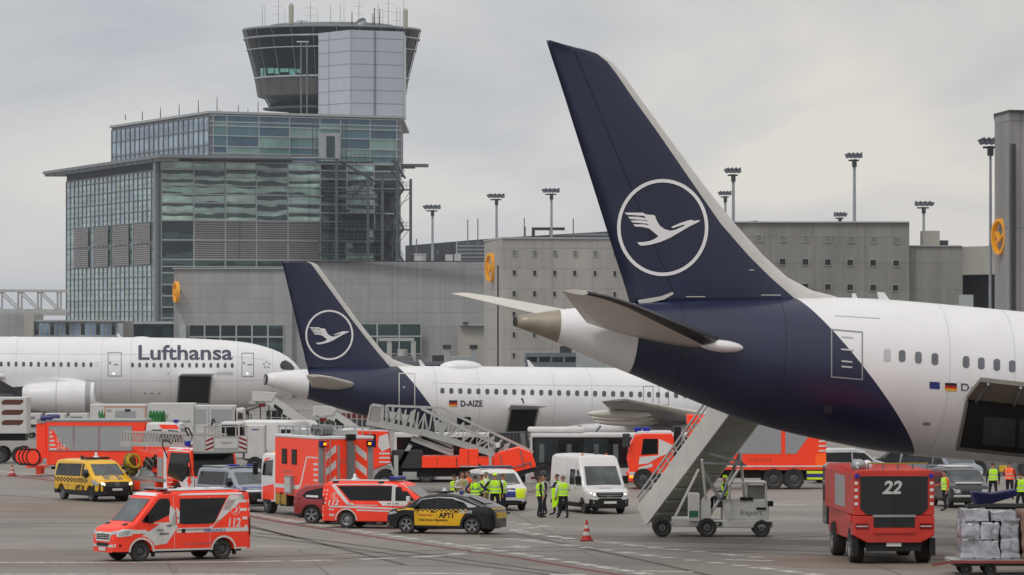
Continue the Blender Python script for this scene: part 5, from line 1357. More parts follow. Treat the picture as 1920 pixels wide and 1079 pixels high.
def handset(cx, cz, r):
    """telephone handset in a ring"""
    pts = []
    for k in range(9):
        a = R(120+120*k/8); pts.append((cx+r*.62*math.cos(a)+r*.18, cz+r*.62*math.sin(a)))
    inn = [(cx+r*.40*math.cos(R(240-120*k/8))+r*.2, cz+r*.42*math.sin(R(240-120*k/8))) for k in range(9)]
    return ringpoly(cx, cz, r, r, r*.09, n=28)+[pts+inn]+[[(cx-r*.16, cz+r*.42), (cx+r*.12, cz+r*.7), (cx+r*.3, cz+r*.5), (cx+r*.02, cz+r*.22)], [(cx-r*.16, cz-r*.42), (cx+r*.02, cz-r*.22), (cx+r*.3, cz-r*.5), (cx+r*.12, cz-r*.7)]]
def place(t, px, py, heading): t.location = G(px, py); t.rotation_euler = (0, 0, R(heading))

# ================================================================== VEHICLES
# ---- 1 foreground ambulance
def ambulance_front():
    t = thing('ambulance', 'red and silver ambulance van marked 112 with tilted dark rear side window, nearest the camera', 'ambulance')
    top = [(-2.68, 2.30), (-2.62, 2.40), (-2.3, 2.43), (.6, 2.43), (.95, 2.38), (1.15, 2.28), (1.95, 1.42), (2.02, 1.36), (2.55, 1.16), (2.66, 1.05), (2.71, .9), (2.74, .5)]
    v = VB(top, 2.0, sill=.36, belt=1.25, tumble=.14, arches=(-1.55, 1.72), aR=.44, rf=.5, rr=.18, corner=.14)
    v.mesh(red, parent=t)
    v.on_side([[(-2.6, .36), (-2.0, .36), (-2.0, .42), (-2.62, .42)], [(-1.1, .36), (1.27, .36), (1.27, .42), (-1.1, .42)]], silver, 'sill_strip', t)
    for sg in (1, -1):
        # silver livery on each flank: tilted window surround, waist stripe, fading bars, white door
        v.on_side([[(1.4, 1.36), (.62, 1.36), (.62, 2.02), (.35, 1.78), (.35, 1.28), (.28, 1.2), (.72, .62), (1.25, .55), (1.22, .62), (1.5, .86), (1.72, .9), (1.0, 1.3)]], silver, 'silver_door_field', t, sg)
        v.on_side([[(-2.55, .98), (.33, .98), (.33, 1.12), (-2.55, 1.12)], [(.3, 1.15), (-.95, 1.15), (-1.2, 1.25), (-1.85, 2.28), (-2.45, 2.28), (-2.45, 2.16), (-1.75, 2.16), (-1.1, 1.14), (-.9, 1.05), (.3, 1.05)],
                   [(.3, 1.28), (.05, 1.55), (.33, 1.9)]], silver, 'waist_stripe', t, sg, eps=.008)
        v.on_side([[(-2.15-.08*k+.0, 2.0-k*.3), (-2.62, 2.0-k*.3), (-2.62, 2.1-k*.3), (-2.15-.08*k, 2.1-k*.3)] for k in range(4)], silver, 'side_bar', t, sg, eps=.009)
        v.on_side([[(1.78, .98), (2.05, .98), (2.3, 1.02), (2.3, 1.12), (1.55, 1.12), (1.4, .98)]], silver, 'wing_stripe', t, sg)
        v.on_side([[(-2.35, 2.36), (-.0, 2.36), (.25, 2.30), (-1.8, 2.29), (-2.35, 2.3)]], white, 'roof_edge_panel', t, sg, eps=.012)
        v.on_side([[(.22, 1.32), (.16, 2.18), (-1.72, 2.18), (-1.18, 1.32), (-1.0, 1.28), (.05, 1.28)]], glass, 'window', t, sg, eps=.013)
        v.on_side([[(1.62, 1.36), (1.12, 1.42), (.62, 1.62), (.55, 2.0), (.6, 2.2), (.9, 2.2), (1.02, 2.15), (1.72, 1.42)]], glass, 'window', t, sg, eps=.013)
        v.on_side(archtrim(v, t, silver), silver, 'wheel_arch_trim', t, sg, eps=.015, step=None)
        seams(v, t, (.42, -1.0), .42, 2.25, silver, sg); v.on_side([rrect(.55, .75, 1.22, 1.26, .02)], black, 'door_handle', t, sg, eps=.03)
        v.on_side([rrect(.0, .14, .98, 1.12, .03)], black, 'filler_flap', t, sg, eps=.02)
        v.on_side([[(-2.67, .85), (-2.56, .85), (-2.56, 1.5), (-2.67, 1.5)]], lampr, 'tail_lamp', t, sg, eps=.02)
        v.on_side(handset(-2.05, 1.76, .19), silver, 'telephone_symbol', t, sg, eps=.014, step=None)
        v.text('112', -1.68 if sg > 0 else -2.35, 1.16, .42, silver, t, sg, bold=.012, shear=.2, sx=.85)
        v.text('airport', 1.02 if sg > 0 else .6, .93, .13, inkm, t, sg, bold=.004)
        v.on_side([[(1.12-.07*k, 1.05+.03*(k % 2)), (1.09-.07*k, 1.13+.02*(k % 3)), (1.06-.07*k, 1.05)] for k in range(4)], inkm, 'crest', t, sg, eps=.014, step=None)
        hl = v.on_side([[(2.12, .92), (2.64, .88), (2.67, 1.06), (2.44, 1.16), (2.04, 1.14)]], silver, 'headlight', t, sg, eps=.02, step=.1); v.on_side([[(2.22, .97), (2.6, .93), (2.62, 1.04), (2.42, 1.11), (2.16, 1.09)]], lamp, 'lens', hl, sg, eps=.03, step=.1)
    v.text('AMBULANZ-2', -.75, .995, .14, blueink, t, 1, bold=.003); v.text('FLUGHAFEN FRANKFURT MAIN', .1, .55, .1, inkg, t, 1); v.text('76', .33, 1.46, .13, inkm, t, 1)
    v.on_front([[(-.8, 1.4), (.8, 1.4), (.76, 2.18), (-.76, 2.18)]], glassl, 'windscreen', t)
    v.on_front([[(-.86, 2.28), (.86, 2.28), (.8, 2.38), (-.8, 2.38)]], white, 'roof_front_panel', t, eps=.016)
    # grille with four chrome bars, badge, lamps, plate
    g_ = v.on_front([[(-.52, .7), (.52, .7), (.62, 1.03), (-.62, 1.03)]], plate, 'grille', t, eps=.018)
    for z in (.76, .83, .90): v.on_front([[(-.5, z), (.5, z), (.5, z+.045), (-.5, z+.045)]], black, 'grille_slot', g_, eps=.026, step=None)
    star(v, t, 0, .87, .12)
    v.on_front([[(-.86, .62), (-.52, .58), (.52, .58), (.86, .62), (.84, .5), (-.84, .5)]], silver, 'bumper_band', t, eps=.016); v.on_front([[(-.45, .52), (.45, .52), (.45, .64), (-.45, .64)]], black, 'air_intake', t, eps=.024)
    v.on_front([rrect(-.26, .26, .36, .47, .01)], plate, 'number_plate', t, eps=.03, step=None); v.text('F-AS 206', -.22, .385, .1, inkm, t, where='front')
    v.on_front([[(-.88, .98), (-.6, .92), (-.58, 1.04), (-.82, 1.1)], [(.88, .98), (.6, .92), (.58, 1.04), (.82, 1.1)]], lamp, 'headlight_glass', t, eps=.02)
    v.on_front([rrect(.5, .8, 1.28, 1.34, .02), rrect(-.8, -.5, 1.28, 1.34, .02)], black, 'bonnet_vent', t, eps=.014)
    v.on_side([rrect(2.5, 2.58, .54, .62, .03)], glass, 'fog_lamp', t, 1, eps=.02, step=None)
    # roof: white panels, bars, beacons
    q = MB(); q.box(-2.2, .55, -.72, .72, 2.462, 2.478, white); q.build('roof_panel', t, bevel=.01)
    q = MB()
    q.box(.55, .75, -.78, .78, 2.5, 2.56, alum); q.box(.5, .8, -.62, -.3, 2.46, 2.5, black); q.box(.5, .8, .3, .62, 2.46, 2.5, black); q.build('light_bar', t, bevel=.015)
    beacon(t, .2, -.1, 2.46, white, .08, .26); 
    for x in (-.5, -1.2, -1.8): 
        q = MB(); q.box(x-.15, x+.15, -.3, .35, 2.478, 2.53, white); q.build('roof_hatch', t, bevel=.02)
    for x in (.62, -2.4):
        for sg in (1, -1):
            q = MB(); q.box(x-.16, x+.16, sg*.80-.05, sg*.80+.05, 2.32, 2.42, dgrey); q.build('corner_strobe', t, bevel=.02)
    mirror(t, 1.42, 1.0, 1.35, black, .34, .22, .16, 1); mirror(t, 1.42, -1.0, 1.35, black, .34, .22, .16, -1)
    chassis(t, -2.4, 2.3, 1.5, .28, .75); wheels(t, (-1.55, 1.72), 1.88, .36, .24, steelw, 'steel')
    q = MB()
    for x in (-2.05, 1.2):
        for sg in (1, -1): q.box(x-.02, x+.02, sg*.85-.12, sg*.85+.12, .16, .5, black)
    q.build('mud_flap', t)
    return t
amb = ambulance_front(); place(amb, 322, 1049, 212)

# ---- 2 yellow airport van
def vito(t, body, front_low=None, arch=(-1.6, 1.6)):
    top = [(-2.52, 1.55), (-2.45, 1.78), (-2.3, 1.86), (-1.9, 1.9), (.4, 1.9), (.75, 1.86), (.95, 1.78), (1.75, 1.22), (1.85, 1.17), (2.35, 1.02), (2.5, .9), (2.56, .75), (2.58, .45)]
    v = VB(top, 1.92, sill=.3, belt=1.0, tumble=.17, arches=arch, aR=.42, rf=.5, rr=.2, corner=.12); v.mesh(body, parent=t, mlow=front_low, zlow=.5 if front_low else None); return v
def vanglass(v, t, rear=True, split=True, tint=glass):
    for sg in (1, -1):
        v.on_side([[(1.55, 1.2), (1.0, 1.16), (.62, 1.16), (.6, 1.72), (.95, 1.74), (1.05, 1.68)]], tint, 'window', t, sg, eps=.012)
        v.on_side([[(.48, 1.16), (-.85, 1.14), (-.85, 1.72), (.48, 1.74)]], tint, 'window', t, sg, eps=.012)
        v.on_side([[(-.9, 1.14), (-2.25, 1.14), (-2.2, 1.5), (-2.1, 1.7), (-.9, 1.72)]], tint, 'window', t, sg, eps=.012)
        seams(v, t, (.54, -.87), .45, 1.8, dgrey, sg)
        v.on_side([rrect(.62, .8, 1.02, 1.06, .015), rrect(.3, .48, 1.02, 1.06, .015)], black, 'door_handle', t, sg, eps=.025, step=None)
    v.on_front([[(-.76, 1.22), (.76, 1.22), (.68, 1.72), (-.68, 1.72)]], glassl, 'windscreen', t)
t = thing('airport_van', 'yellow airport van with black chequered band and dark front bumper, APT 20', 'van'); v = vito(t, yellow, black)
vanglass(v, t)
for sg in (1, -1):
    pol = []
    for r_ in range(3):
        for c_ in range(20):
            if (r_+c_) % 2 == 0: x = -2.42+c_*.19; z = .86+r_*.07-(.02*max(0, x-.8)); pol.append([(x, z), (x+.19, z), (x+.19, z+.07), (x, z+.07)])
    v.on_side([p for p in pol if p[1][0] < 1.75], inkm, 'chequered_band', t, sg, step=None)
    v.on_side([[(1.95, .82), (2.35, .76), (2.42, .9), (2.1, 1.02), (1.85, 1.0)]], lamp, 'headlight', t, sg, eps=.02, step=.1)
    v.on_side([[(1.1, .3), (2.58, .3), (2.58, .82), (2.2, .86), (1.98, .78), (1.9, .72), (1.2, .52)]], black, 'dark_wing', t, sg, eps=.009)
    v.text('APT 20', .62 if sg > 0 else .0, .5, .34, inkm, t, sg, bold=.012, sx=.95); v.text('Verkehrsleiter', -.3 if sg > 0 else -1.1, .68, .09, inkg, t, sg)
v.text('APT 20', -.5, 1.03, .3, inkg, t, where='front', bold=.008); 
v.on_front([[(-.9, .42), (.9, .42), (.86, .86), (.5, .92), (-.5, .92), (-.86, .86)]], black, 'front_bumper', t, eps=.014)
g_ = v.on_front([[(-.5, .68), (.5, .68), (.58, .88), (-.58, .88)]], dgrey, 'grille', t, eps=.02); star(v, t, 0, .8, .11)
v.on_front([[(-.82, .8), (-.62, .74), (-.6, .84), (-.78, .93)], [(.82, .8), (.62, .74), (.6, .84), (.78, .93)]], lampw, 'headlight_glass', t, eps=.022)
v.on_front([rrect(-.26, .26, .5, .61, .01)], plate, 'number_plate', t, eps=.03, step=None); v.text('F-ZV 833', -.22, .52, .1, inkm, t, where='front')
lightbar(t, .3, 1.94, 1.3, dgrey, black, .3, .1); beacon(t, .25, .0, 1.98, white, .1, .28); q = MB(); q.box(-.3, -.15, -.55, -.45, 1.92, 2.1, dgrey); q.build('roof_camera', t)
mirror(t, 1.3, .93, 1.1, black, .24, .2, .14, 1); mirror(t, 1.3, -.93, 1.1, black, .24, .2, .14, -1)
chassis(t, -2.3, 2.2, 1.4, .24, .7); wheels(t, (-1.6, 1.6), 1.8, .33, .22, alloy, 'steel'); place(t, 176, 938, -60)

# ---- 3 VW-style police van, silver and blue
t = thing('police_van', 'silver van with blue bonnet stripe between the ladder truck and red box truck', 'police van'); v = vito(t, mat('silver_van_paint', (150,156,166), .35, metal=.2, noise=.06, dirt=.3), None)
vanglass(v, t)
for sg in (1, -1):
    v.on_side([[(1.35, .95), (2.2, .9), (2.3, 1.02), (1.75, 1.12)]], bluep, 'blue_wing_stripe', t, sg, eps=.01); v.on_side([[(2.1, .76), (2.45, .74), (2.45, .9), (2.05, .96)]], lamp, 'headlight', t, sg, eps=.02)
v.on_front([[(-.85, .98), (.85, .98), (.8, 1.1), (-.8, 1.1)]], bluep, 'blue_bonnet_stripe', t, eps=.014); v.on_front([[(-.8, .9), (.8, .9), (.8, .98), (-.8, .98)]], white, 'bonnet_edge', t, eps=.015)
v.text('Ordnungspolizei', -.62, 1.01, .11, reflect, t, where='front')
v.on_front([[(-.9, .35), (.9, .35), (.88, .86), (-.88, .86)]], blackp, 'front_bumper', t, eps=.014)
v.on_front(ringpoly(0, .74, .1, .1, .02, 20)+[[(-.07, .8), (-.045, .8), (0, .68), (.045, .8), (.07, .8), (.01, .65), (-.01, .65)]], alum, 'badge', t, eps=.03, step=None); v.on_front([rrect(-.26, .26, .45, .56, .01)], plate, 'number_plate', t, eps=.03, step=None)
lightbar(t, .45, 1.94, 1.4, blueb, alum, .35, .12); q = MB(); q.box(-2.2, -.2, -.75, .75, 1.92, 1.96, alum); q.build('roof_rack', t)
mirror(t, 1.3, .93, 1.1, black, .24, .2, .14, 1); mirror(t, 1.3, -.93, 1.1, black, .24, .2, .14, -1)
q = MB(); q.box(2.5, 2.6, .6, .66, .62, .66, amber); q.build('indicator', t)
chassis(t, -2.3, 2.2, 1.4, .24, .7); wheels(t, (-1.6, 1.6), 1.8, .33, .22, alloy, 'steel'); place(t, 446, 957, -62)

# ---- 4 second ambulance, T6-style, seen from rear right
t = thing('ambulance', 'low red and white ambulance estate van marked 112, parked between red car and APT1 car', 'ambulance'); v = vito(t, red, None, arch=(-1.45, 1.55))
for sg in (1, -1):
    v.on_side([[(-2.2, 1.84), (-2.02, 1.84), (-1.3, 1.03), (-.2, 1.03), (-.05, .94), (-1.4, .94)], [(.1, .94), (-.1, 1.12), (.5, 1.12), (.5, 1.76), (-2.0, 1.76), (-2.15, 1.84), (.9, 1.84), (1.02, 1.76), (1.75, 1.2), (1.9, 1.0), (1.2, .94)],
               [(-2.47, .86), (1.1, .78), (1.1, .84), (-.9, .91), (-2.47, .91)], [(-1.0, .72), (1.0, .68), (1.0, .73), (-1.0, .78)], [(-2.5, .5), (-1.95, .5), (-1.95, .58), (-2.5, .58)], [(-2.45, .74), (-1.95, .74), (-2.0, .79), (-2.46, .79)]], silver, 'silver_stripe', t, sg, eps=.007)
    v.on_side([[(-2.5+.02*k, 1.0+.17*k), (-2.3+.02*k, 1.0+.17*k), (-2.3+.02*k, 1.06+.17*k), (-2.5+.02*k, 1.06+.17*k)] for k in range(4)], silver, 'side_bar', t, sg, eps=.008)
    v.on_side([[(.5, 1.14), (-1.28, 1.14), (-1.85, 1.72), (.5, 1.74)]], glass, 'window', t, sg, eps=.012)
    v.on_side([[(1.5, 1.14), (.66, 1.14), (.64, 1.7), (.98, 1.7), (1.05, 1.66)]], glass, 'window', t, sg, eps=.012)
    v.on_side([[(1.1, .96), (1.9, .92), (1.8, 1.05), (1.3, 1.1)], [(-1.2, 1.1), (-1.1, .97), (.1, .97), (-.05, 1.1)]], red, 'red_flash', t, sg, eps=.009)
    seams(v, t, (.57,), .45, 1.8, dgrey, sg); v.on_side(archtrim(v, t, silver, .05), silver, 'wheel_arch_trim', t, sg, eps=.012, step=None)
    v.on_side([rrect(.3, .46, 1.02, 1.05, .01), rrect(.66, .82, 1.02, 1.05, .01)], inkg, 'door_handle', t, sg, eps=.025, step=None)
    v.on_side(handset(-1.95, 1.32, .16), silver, 'telephone_symbol', t, sg, eps=.012, step=None)
    v.text('112', -2.28 if sg < 0 else -1.5, .94, .3, silver, t, sg, bold=.01, shear=.25, sx=1.1)
    v.on_side([[(-2.5, .95), (-2.4, .95), (-2.4, 1.3), (-2.5, 1.3)]], lampr, 'tail_lamp', t, sg, eps=.015)
v.on_front([[(-.76, 1.22), (.76, 1.22), (.68, 1.72), (-.68, 1.72)]], glassl, 'windscreen', t)
v.on_rear([[(-.7, 1.15), (.7, 1.15), (.64, 1.7), (-.64, 1.7)]], glass, 'rear_window', t)
q = MB(); q.box(-2.2, .7, -.6, .6, 1.93, 1.945, white); q.build('roof_panel', t)
lightbar(t, .45, 1.95, 1.3, blueb, dgrey, .35, .16); beacon(t, -1.4, 0, 1.94, white, .09, .26)
for x in (-1.95, .0): q = MB(); q.box(x-.12, x+.12, -.83, -.72, 1.84, 1.93, dgrey); q.build('corner_strobe', t, bevel=.02)
mirror(t, 1.25, -.93, 1.1, silver, .24, .2, .14, -1); mirror(t, 1.25, .93, 1.1, silver, .24, .2, .14, 1)
chassis(t, -2.3, 2.2, 1.4, .24, .7); wheels(t, (-1.45, 1.55), 1.8, .35, .24, alloy, 'steel'); place(t, 726, 990, -17)

# ---- 5 APT1 car
t = thing('airport_car', 'black and yellow electric coupe car lettered APT1 with chequered strip', 'car')
top = [(-2.3, .62), (-2.27, .9), (-2.2, 1.04), (-2.05, 1.1), (-1.7, 1.22), (-1.0, 1.5), (-.5, 1.59), (0, 1.6), (.5, 1.55), (.85, 1.44), (1.4, 1.1), (1.5, 1.05), (2.05, .95), (2.2, .84), (2.28, .65), (2.3, .4)]
v = VB(top, 1.86, sill=.26, belt=.92, tumble=.24, arches=(-1.4, 1.38), aR=.4, rf=.45, rr=.55, corner=.1); v.mesh(blackp, parent=t)
for sg in (1, -1):
    v.on_side([[(1.02, .34), (1.04, .86), (.96, .97), (-1.3, 1.0), (-1.12, .85), (-.95, .6), (-.88, .34)]], yellow, 'yellow_door_field', t, sg)
    v.on_side([[(1.0, .93), (1.5, .95), (2.08, .84), (2.1, .93), (1.5, 1.03), (1.05, 1.02)]], yellow, 'yellow_wing_field', t, sg)
    pol = []
    for c_ in range(22):
        x = .92-c_*.1; z = .90; pol.append([(x, z+(.05 if c_ % 2 else 0)), (x-.1, z+(.05 if c_ % 2 else 0)), (x-.1, z+.05+(.05 if c_ % 2 else 0)), (x, z+.05+(.05 if c_ % 2 else 0))])
    v.on_side(pol, inkm, 'chequered_band', t, sg, eps=.01, step=None)
    v.on_side([[(1.1, 1.04), (.75, 1.34), (.1, 1.42), (.1, 1.02)]], glass, 'window', t, sg, eps=.012); v.on_side([[(.04, 1.02), (.04, 1.42), (-.55, 1.4), (-1.05, 1.26), (-1.2, 1.08)]], glass, 'window', t, sg, eps=.012)
    v.on_side([[(1.05, 1.08), (.78, 1.38), (.1, 1.47), (-.6, 1.45), (-1.15, 1.27), (-1.6, 1.12), (-1.3, 1.12), (-1.05, 1.22), (-.55, 1.41), (.1, 1.44), (.76, 1.355), (1.08, 1.05)]], alum, 'roof_arch_strip', t, sg, eps=.011)
    v.on_side([[(-1.15, 1.2), (-1.62, 1.12), (-1.45, 1.08), (-1.22, 1.08)]], reflect, 'quarter_panel', t, sg, eps=.014)
    v.text('APT1', -.02 if sg > 0 else -.9, .66, .27, inkm, t, sg, bold=.012, sx=1.05); v.text('Verkehrsleiter', .86 if sg > 0 else .2, .72, .105, redink, t, sg, bold=.002); v.text('Chief Airport Operations', .86 if sg > 0 else -.5, .52, .125, inkm, t, sg, bold=.003, sx=.96)
    v.text('1049', -1.1 if sg > 0 else -1.45, .84, .16, reflect, t, sg, bold=.006)
    v.on_side([rrect(-1.08, -.88, .84, .95, .01)], reflect, 'white_flag_patch', t, sg, eps=.01, step=None)
    seams(v, t, (.07,), .36, 1.0, inkm, sg); v.on_side([rrect(.12, .34, .86, .9, .015), rrect(-.85, -.63, .87, .91, .015)], black, 'door_handle', t, sg, eps=.03, step=None)
    v.on_side([[(1.75, .82), (2.12, .74), (2.12, .84), (1.85, .9)]], lamp, 'headlight', t, sg, eps=.02, step=.1)
v.on_front([[(-.7, 1.08), (.7, 1.08), (.6, 1.44), (-.6, 1.44)]], glassl, 'windscreen', t); v.on_rear([[(-.6, 1.2), (.6, 1.2), (.5, 1.5), (-.5, 1.5)]], glass, 'rear_window', t, eps=.035, step=.08)
v.on_rear([[(-.75, .98), (.75, .98), (.75, 1.03), (-.75, 1.03)]], yelref, 'tail_light_strip', t); v.on_rear([rrect(-.55, .55, .62, .86, .02)], yelref, 'yellow_tailgate_field', t, eps=.02)
v.text('APT1 / OPS', .45, .68, .15, inkm, t, where='rear', bold=.004)
v.on_front([[(-.85, .32), (.85, .32), (.85, .4), (-.85, .4)]], yellow, 'front_spoiler', t)
q = MB(); q.box(-.15, .3, -.5, .5, 1.625, 1.69, dgrey); q.build('roof_bar', t, bevel=.02); beacon(t, .1, 0, 1.69, white, .07, .12); q = MB(); q.box(-.7, -.55, -.06, .06, 1.58, 1.7, bluep); q.build('antenna_pod', t, bevel=.02)
mirror(t, .95, .9, .98, black, .16, .2, .12, 1); mirror(t, .95, -.9, .98, black, .16, .2, .12, -1)
chassis(t, -2.0, 2.0, 1.4, .2, .6); wheels(t, (-1.4, 1.38), 1.82, .35, .22, alloy, 'alloy'); place(t, 838, 1000, 160)

# ---- 6 red SUV
t = thing('red_car', 'dark red SUV half hidden behind the low 112 ambulance', 'car')
top = [(-2.2, 1.0), (-2.15, 1.2), (-1.95, 1.42), (-1.6, 1.6), (-.9, 1.66), (.3, 1.66), (.8, 1.5), (1.2, 1.15), (1.4, 1.08), (2.0, .98), (2.15, .8), (2.2, .45)]
v = VB(top, 1.84, sill=.3, belt=.95, tumble=.22, arches=(-1.3, 1.35), aR=.42, rf=.45, rr=.4, corner=.1); v.mesh(redcar, parent=t, mlow=black, zlow=.42)
for sg in (1, -1):
    v.on_side([[(1.0, 1.05), (.7, 1.42), (.1, 1.5), (.1, 1.02)]], glass, 'window', t, sg, eps=.012); v.on_side([[(.04, 1.02), (.04, 1.5), (-.9, 1.5), (-1.55, 1.36), (-1.75, 1.16), (-1.5, 1.04)]], glass, 'window', t, sg, eps=.012)
    v.on_side([[(-1.0, 1.1), (-1.55, 1.12), (-1.55, 1.2), (-1.0, 1.18)]], plate, 'window_sticker', t, sg, eps=.02, step=None); v.on_side(archtrim(v, t, black, .06), black, 'wheel_arch_trim', t, sg, eps=.012, step=None)
    v.on_side([[(-2.18, .98), (-1.85, .98), (-1.8, 1.08), (-2.15, 1.1)]], lampr, 'tail_lamp', t, sg, eps=.015)
v.on_rear([[(-.65, 1.15), (.65, 1.15), (.55, 1.5), (-.55, 1.5)]], glass, 'rear_window', t); v.on_front([[(-.66, 1.12), (.66, 1.12), (.58, 1.5), (-.58, 1.5)]], glassl, 'windscreen', t)
chassis(t, -2.0, 2.0, 1.4, .24, .7); wheels(t, (-1.3, 1.35), 1.82, .37, .24, alloy, 'alloy'); place(t, 654, 982, -22)

# ---- 7 white high-roof van facing the camera
def crafter(t, m=whitev):
    top = [(-2.95, 2.45), (-2.88, 2.56), (-2.6, 2.62), (1.0, 2.62), (1.2, 2.56), (1.4, 2.3), (2.05, 1.32), (2.15, 1.26), (2.7, 1.1), (2.88, .98), (2.97, .8), (3.0, .45)]
    v = VB(top, 2.04, sill=.34, belt=1.2, tumble=.1, arches=(-1.7, 1.95), aR=.42, rf=.55, rr=.15, corner=.16); v.mesh(m, parent=t, mlow=black, zlow=.5); return v
t = thing('white_van', 'white high roofed van with lit headlamps beside the group in yellow vests', 'van'); v = crafter(t)
for sg in (1, -1):
    v.on_side([[(1.95, 1.3), (1.2, 1.25), (1.1, 1.3), (1.1, 1.98), (1.3, 2.0), (1.45, 1.9)]], glass, 'window', t, sg, eps=.012); v.on_side([[(.85, 1.3), (.1, 1.3), (.1, 2.0), (.85, 2.0)]], glass, 'window', t, sg, eps=.012)
    seams(v, t, (.95, -.3), .5, 2.3, mat('panel_gap_grey', (90,92,96), .6), sg); v.on_side([rrect(1.05, 1.25, 1.12, 1.16, .015)], black, 'door_handle', t, sg, eps=.02, step=None)  # plain grey for the panel gap lines
    v.on_side([[(.8, .34), (2.95, .34), (2.9, .58), (2.45, .62), (2.42, .45), (1.5, .42)][:0] or [(-1.2, .34), (1.45, .34), (1.45, .42), (-1.2, .42)]], black, 'sill_trim', t, sg)
v.on_front([[(-.84, 1.3), (.84, 1.3), (.76, 2.14), (-.76, 2.14)]], glassl, 'windscreen', t)
g_ = v.on_front([[(-.58, .76), (.58, .76), (.66, .98), (-.66, .98)]], black, 'grille', t, eps=.02)
for z in (.82, .9): v.on_front([[(-.55, z), (.55, z), (.55, z+.015), (-.55, z+.015)]], alum, 'grille_bar', g_, eps=.03, step=None)
v.text('MAN', -.17, .8, .12, alum, t, where='front', bold=.006, sx=1.1)
v.on_front([[(-.95, .35), (.95, .35), (.94, .68), (.62, .64), (.5, .72), (-.5, .72), (-.62, .64), (-.94, .68)]], black, 'front_bumper', t, eps=.016)
v.on_front([[(-.9, .8), (-.64, .78), (-.64, .95), (-.88, 1.0)], [(.9, .8), (.64, .78), (.64, .95), (.88, 1.0)]], lamp, 'headlight', t, eps=.02)
v.on_front([rrect(-.8, -.68, .84, .93, .04), rrect(.68, .8, .84, .93, .04)], lampw, 'lit_bulb', t, eps=.034, step=None)
v.on_front([rrect(-.3, .3, .46, .57, .01)], plate, 'number_plate', t, eps=.03, step=None); v.text('F-VT 4012', -.26, .48, .1, inkm, t, where='front')
v.text('Airport Service', -.4, 1.14, .09, inkg, t, where='front')
for sg in (1, -1): mirror(t, 1.75, sg*1.02, 1.35, black, .36, .24, .16, sg)
for x, y in ((.75, .55), (.75, -.6)): beacon(t, x, y, 2.6, amber if False else mat('amber_dome', (200,90,30), .3), .07, .12)
beacon(t, .6, .1, 2.63, dgrey, .03, .16, 'aerial')
chassis(t, -2.7, 2.5, 1.5, .26, .75); wheels(t, (-1.7, 1.95), 1.9, .36, .24, steelw, 'steel'); place(t, 1106, 960, -73); t.scale = (.96, .96, .96)
vanW = t

# ---- 8 patrol car behind the people (estate, yellow and blue chequers)
def golf(t, m):
    top = [(-2.1, 1.0), (-2.05, 1.3), (-1.9, 1.6), (-1.6, 1.72), (-.9, 1.78), (.3, 1.78), (.75, 1.66), (1.35, 1.2), (1.5, 1.14), (2.0, 1.0), (2.15, .85), (2.2, .45)]
    v = VB(top, 1.84, sill=.3, belt=1.0, tumble=.18, arches=(-1.3, 1.4), aR=.38, rf=.45, rr=.3, corner=.1); v.mesh(m, parent=t, mlow=black, zlow=.42)
    for sg in (1, -1):
        v.on_side([[(1.2, 1.12), (.75, 1.55), (.1, 1.6), (.1, 1.08)]], glass, 'window', t, sg, eps=.012); v.on_side([[(.04, 1.08), (.04, 1.6), (-1.5, 1.58), (-1.8, 1.3), (-1.8, 1.12)]], glass, 'window', t, sg, eps=.012)
    v.on_front([[(-.72, 1.18), (.72, 1.18), (.62, 1.62), (-.62, 1.62)]], glassl, 'windscreen', t); v.on_rear([[(-.7, 1.15), (.7, 1.15), (.6, 1.62), (-.6, 1.62)]], glass, 'rear_window', t)
    return v
t = thing('patrol_car', 'silver patrol car with blue and yellow blocks behind the people in vests', 'police car'); v = golf(t, silver)
ylf = mat('fluorescent_yellow', (206,226,30), .5, noise=.05, emit=(210,230,30,.1))
for sg in (1, -1):
    v.on_side([[(-2.0, .5), (-1.7, .5), (-1.7, .95), (-2.05, .95)], [(-.9, .45), (.3, .45), (.3, 1.0), (-.9, 1.0)], [(1.0, .75), (2.1, .6), (2.1, .98), (1.4, 1.08), (.95, 1.0)]], ylf, 'yellow_block', t, sg); v.on_side([[(.3, .45), (.95, .45), (1.1, 1.0), (.3, 1.0)], [(-1.7, .85), (-.9, .9), (-.9, 1.0), (-1.7, 1.0)]], bluep, 'blue_block', t, sg)
v.on_front([[(-.85, .55), (-.3, .55), (-.3, .98), (-.82, .98)], [(.3, .55), (.85, .55), (.82, .98), (.3, .98)]], ylf, 'yellow_block', t); v.on_front([[(-.3, .6), (.3, .6), (.3, 1.0), (-.3, 1.0)]], bluep, 'blue_block', t)
q = MB(); q.box(-.5, .1, -.75, .75, 1.84, 1.95, mat('bar_blue_grey', (66,76,100), .4)); q.build('light_bar', t, bevel=.05)
chassis(t, -1.9, 1.9, 1.4, .24, .7); wheels(t, (-1.3, 1.4), 1.8, .32, .22, alloy, 'alloy'); place(t, 930, 955, -74)

# ---- generic lorry cab
def cab(t, x0, x1, W_, z0, zt, m, rf=.35, slope=.18, arch=None, belt=1.9):
    top = [(x0, zt-.08), (x0+.06, zt), (x1-slope-.25, zt), (x1-slope-.06, zt-.08), (x1-.06, z0+(zt-z0)*.42), (x1, z0+(zt-z0)*.38), (x1+.0001, z0+.1)]
    top[-1] = (x1+.01, z0+(zt-z0)*.3)
    v = VB(top, W_, sill=z0, belt=belt, tumble=.05, arches=(arch,) if arch is not None else (), aR=.58, rf=rf, rr=.04, corner=.12)
    v.zb = lambda x: (max(z0, math.sqrt(max(.58**2-(x-arch)**2, 0))+.52) if arch is not None and abs(x-arch) < .58 else z0)
    v.mesh(m, 'cab', t); return v

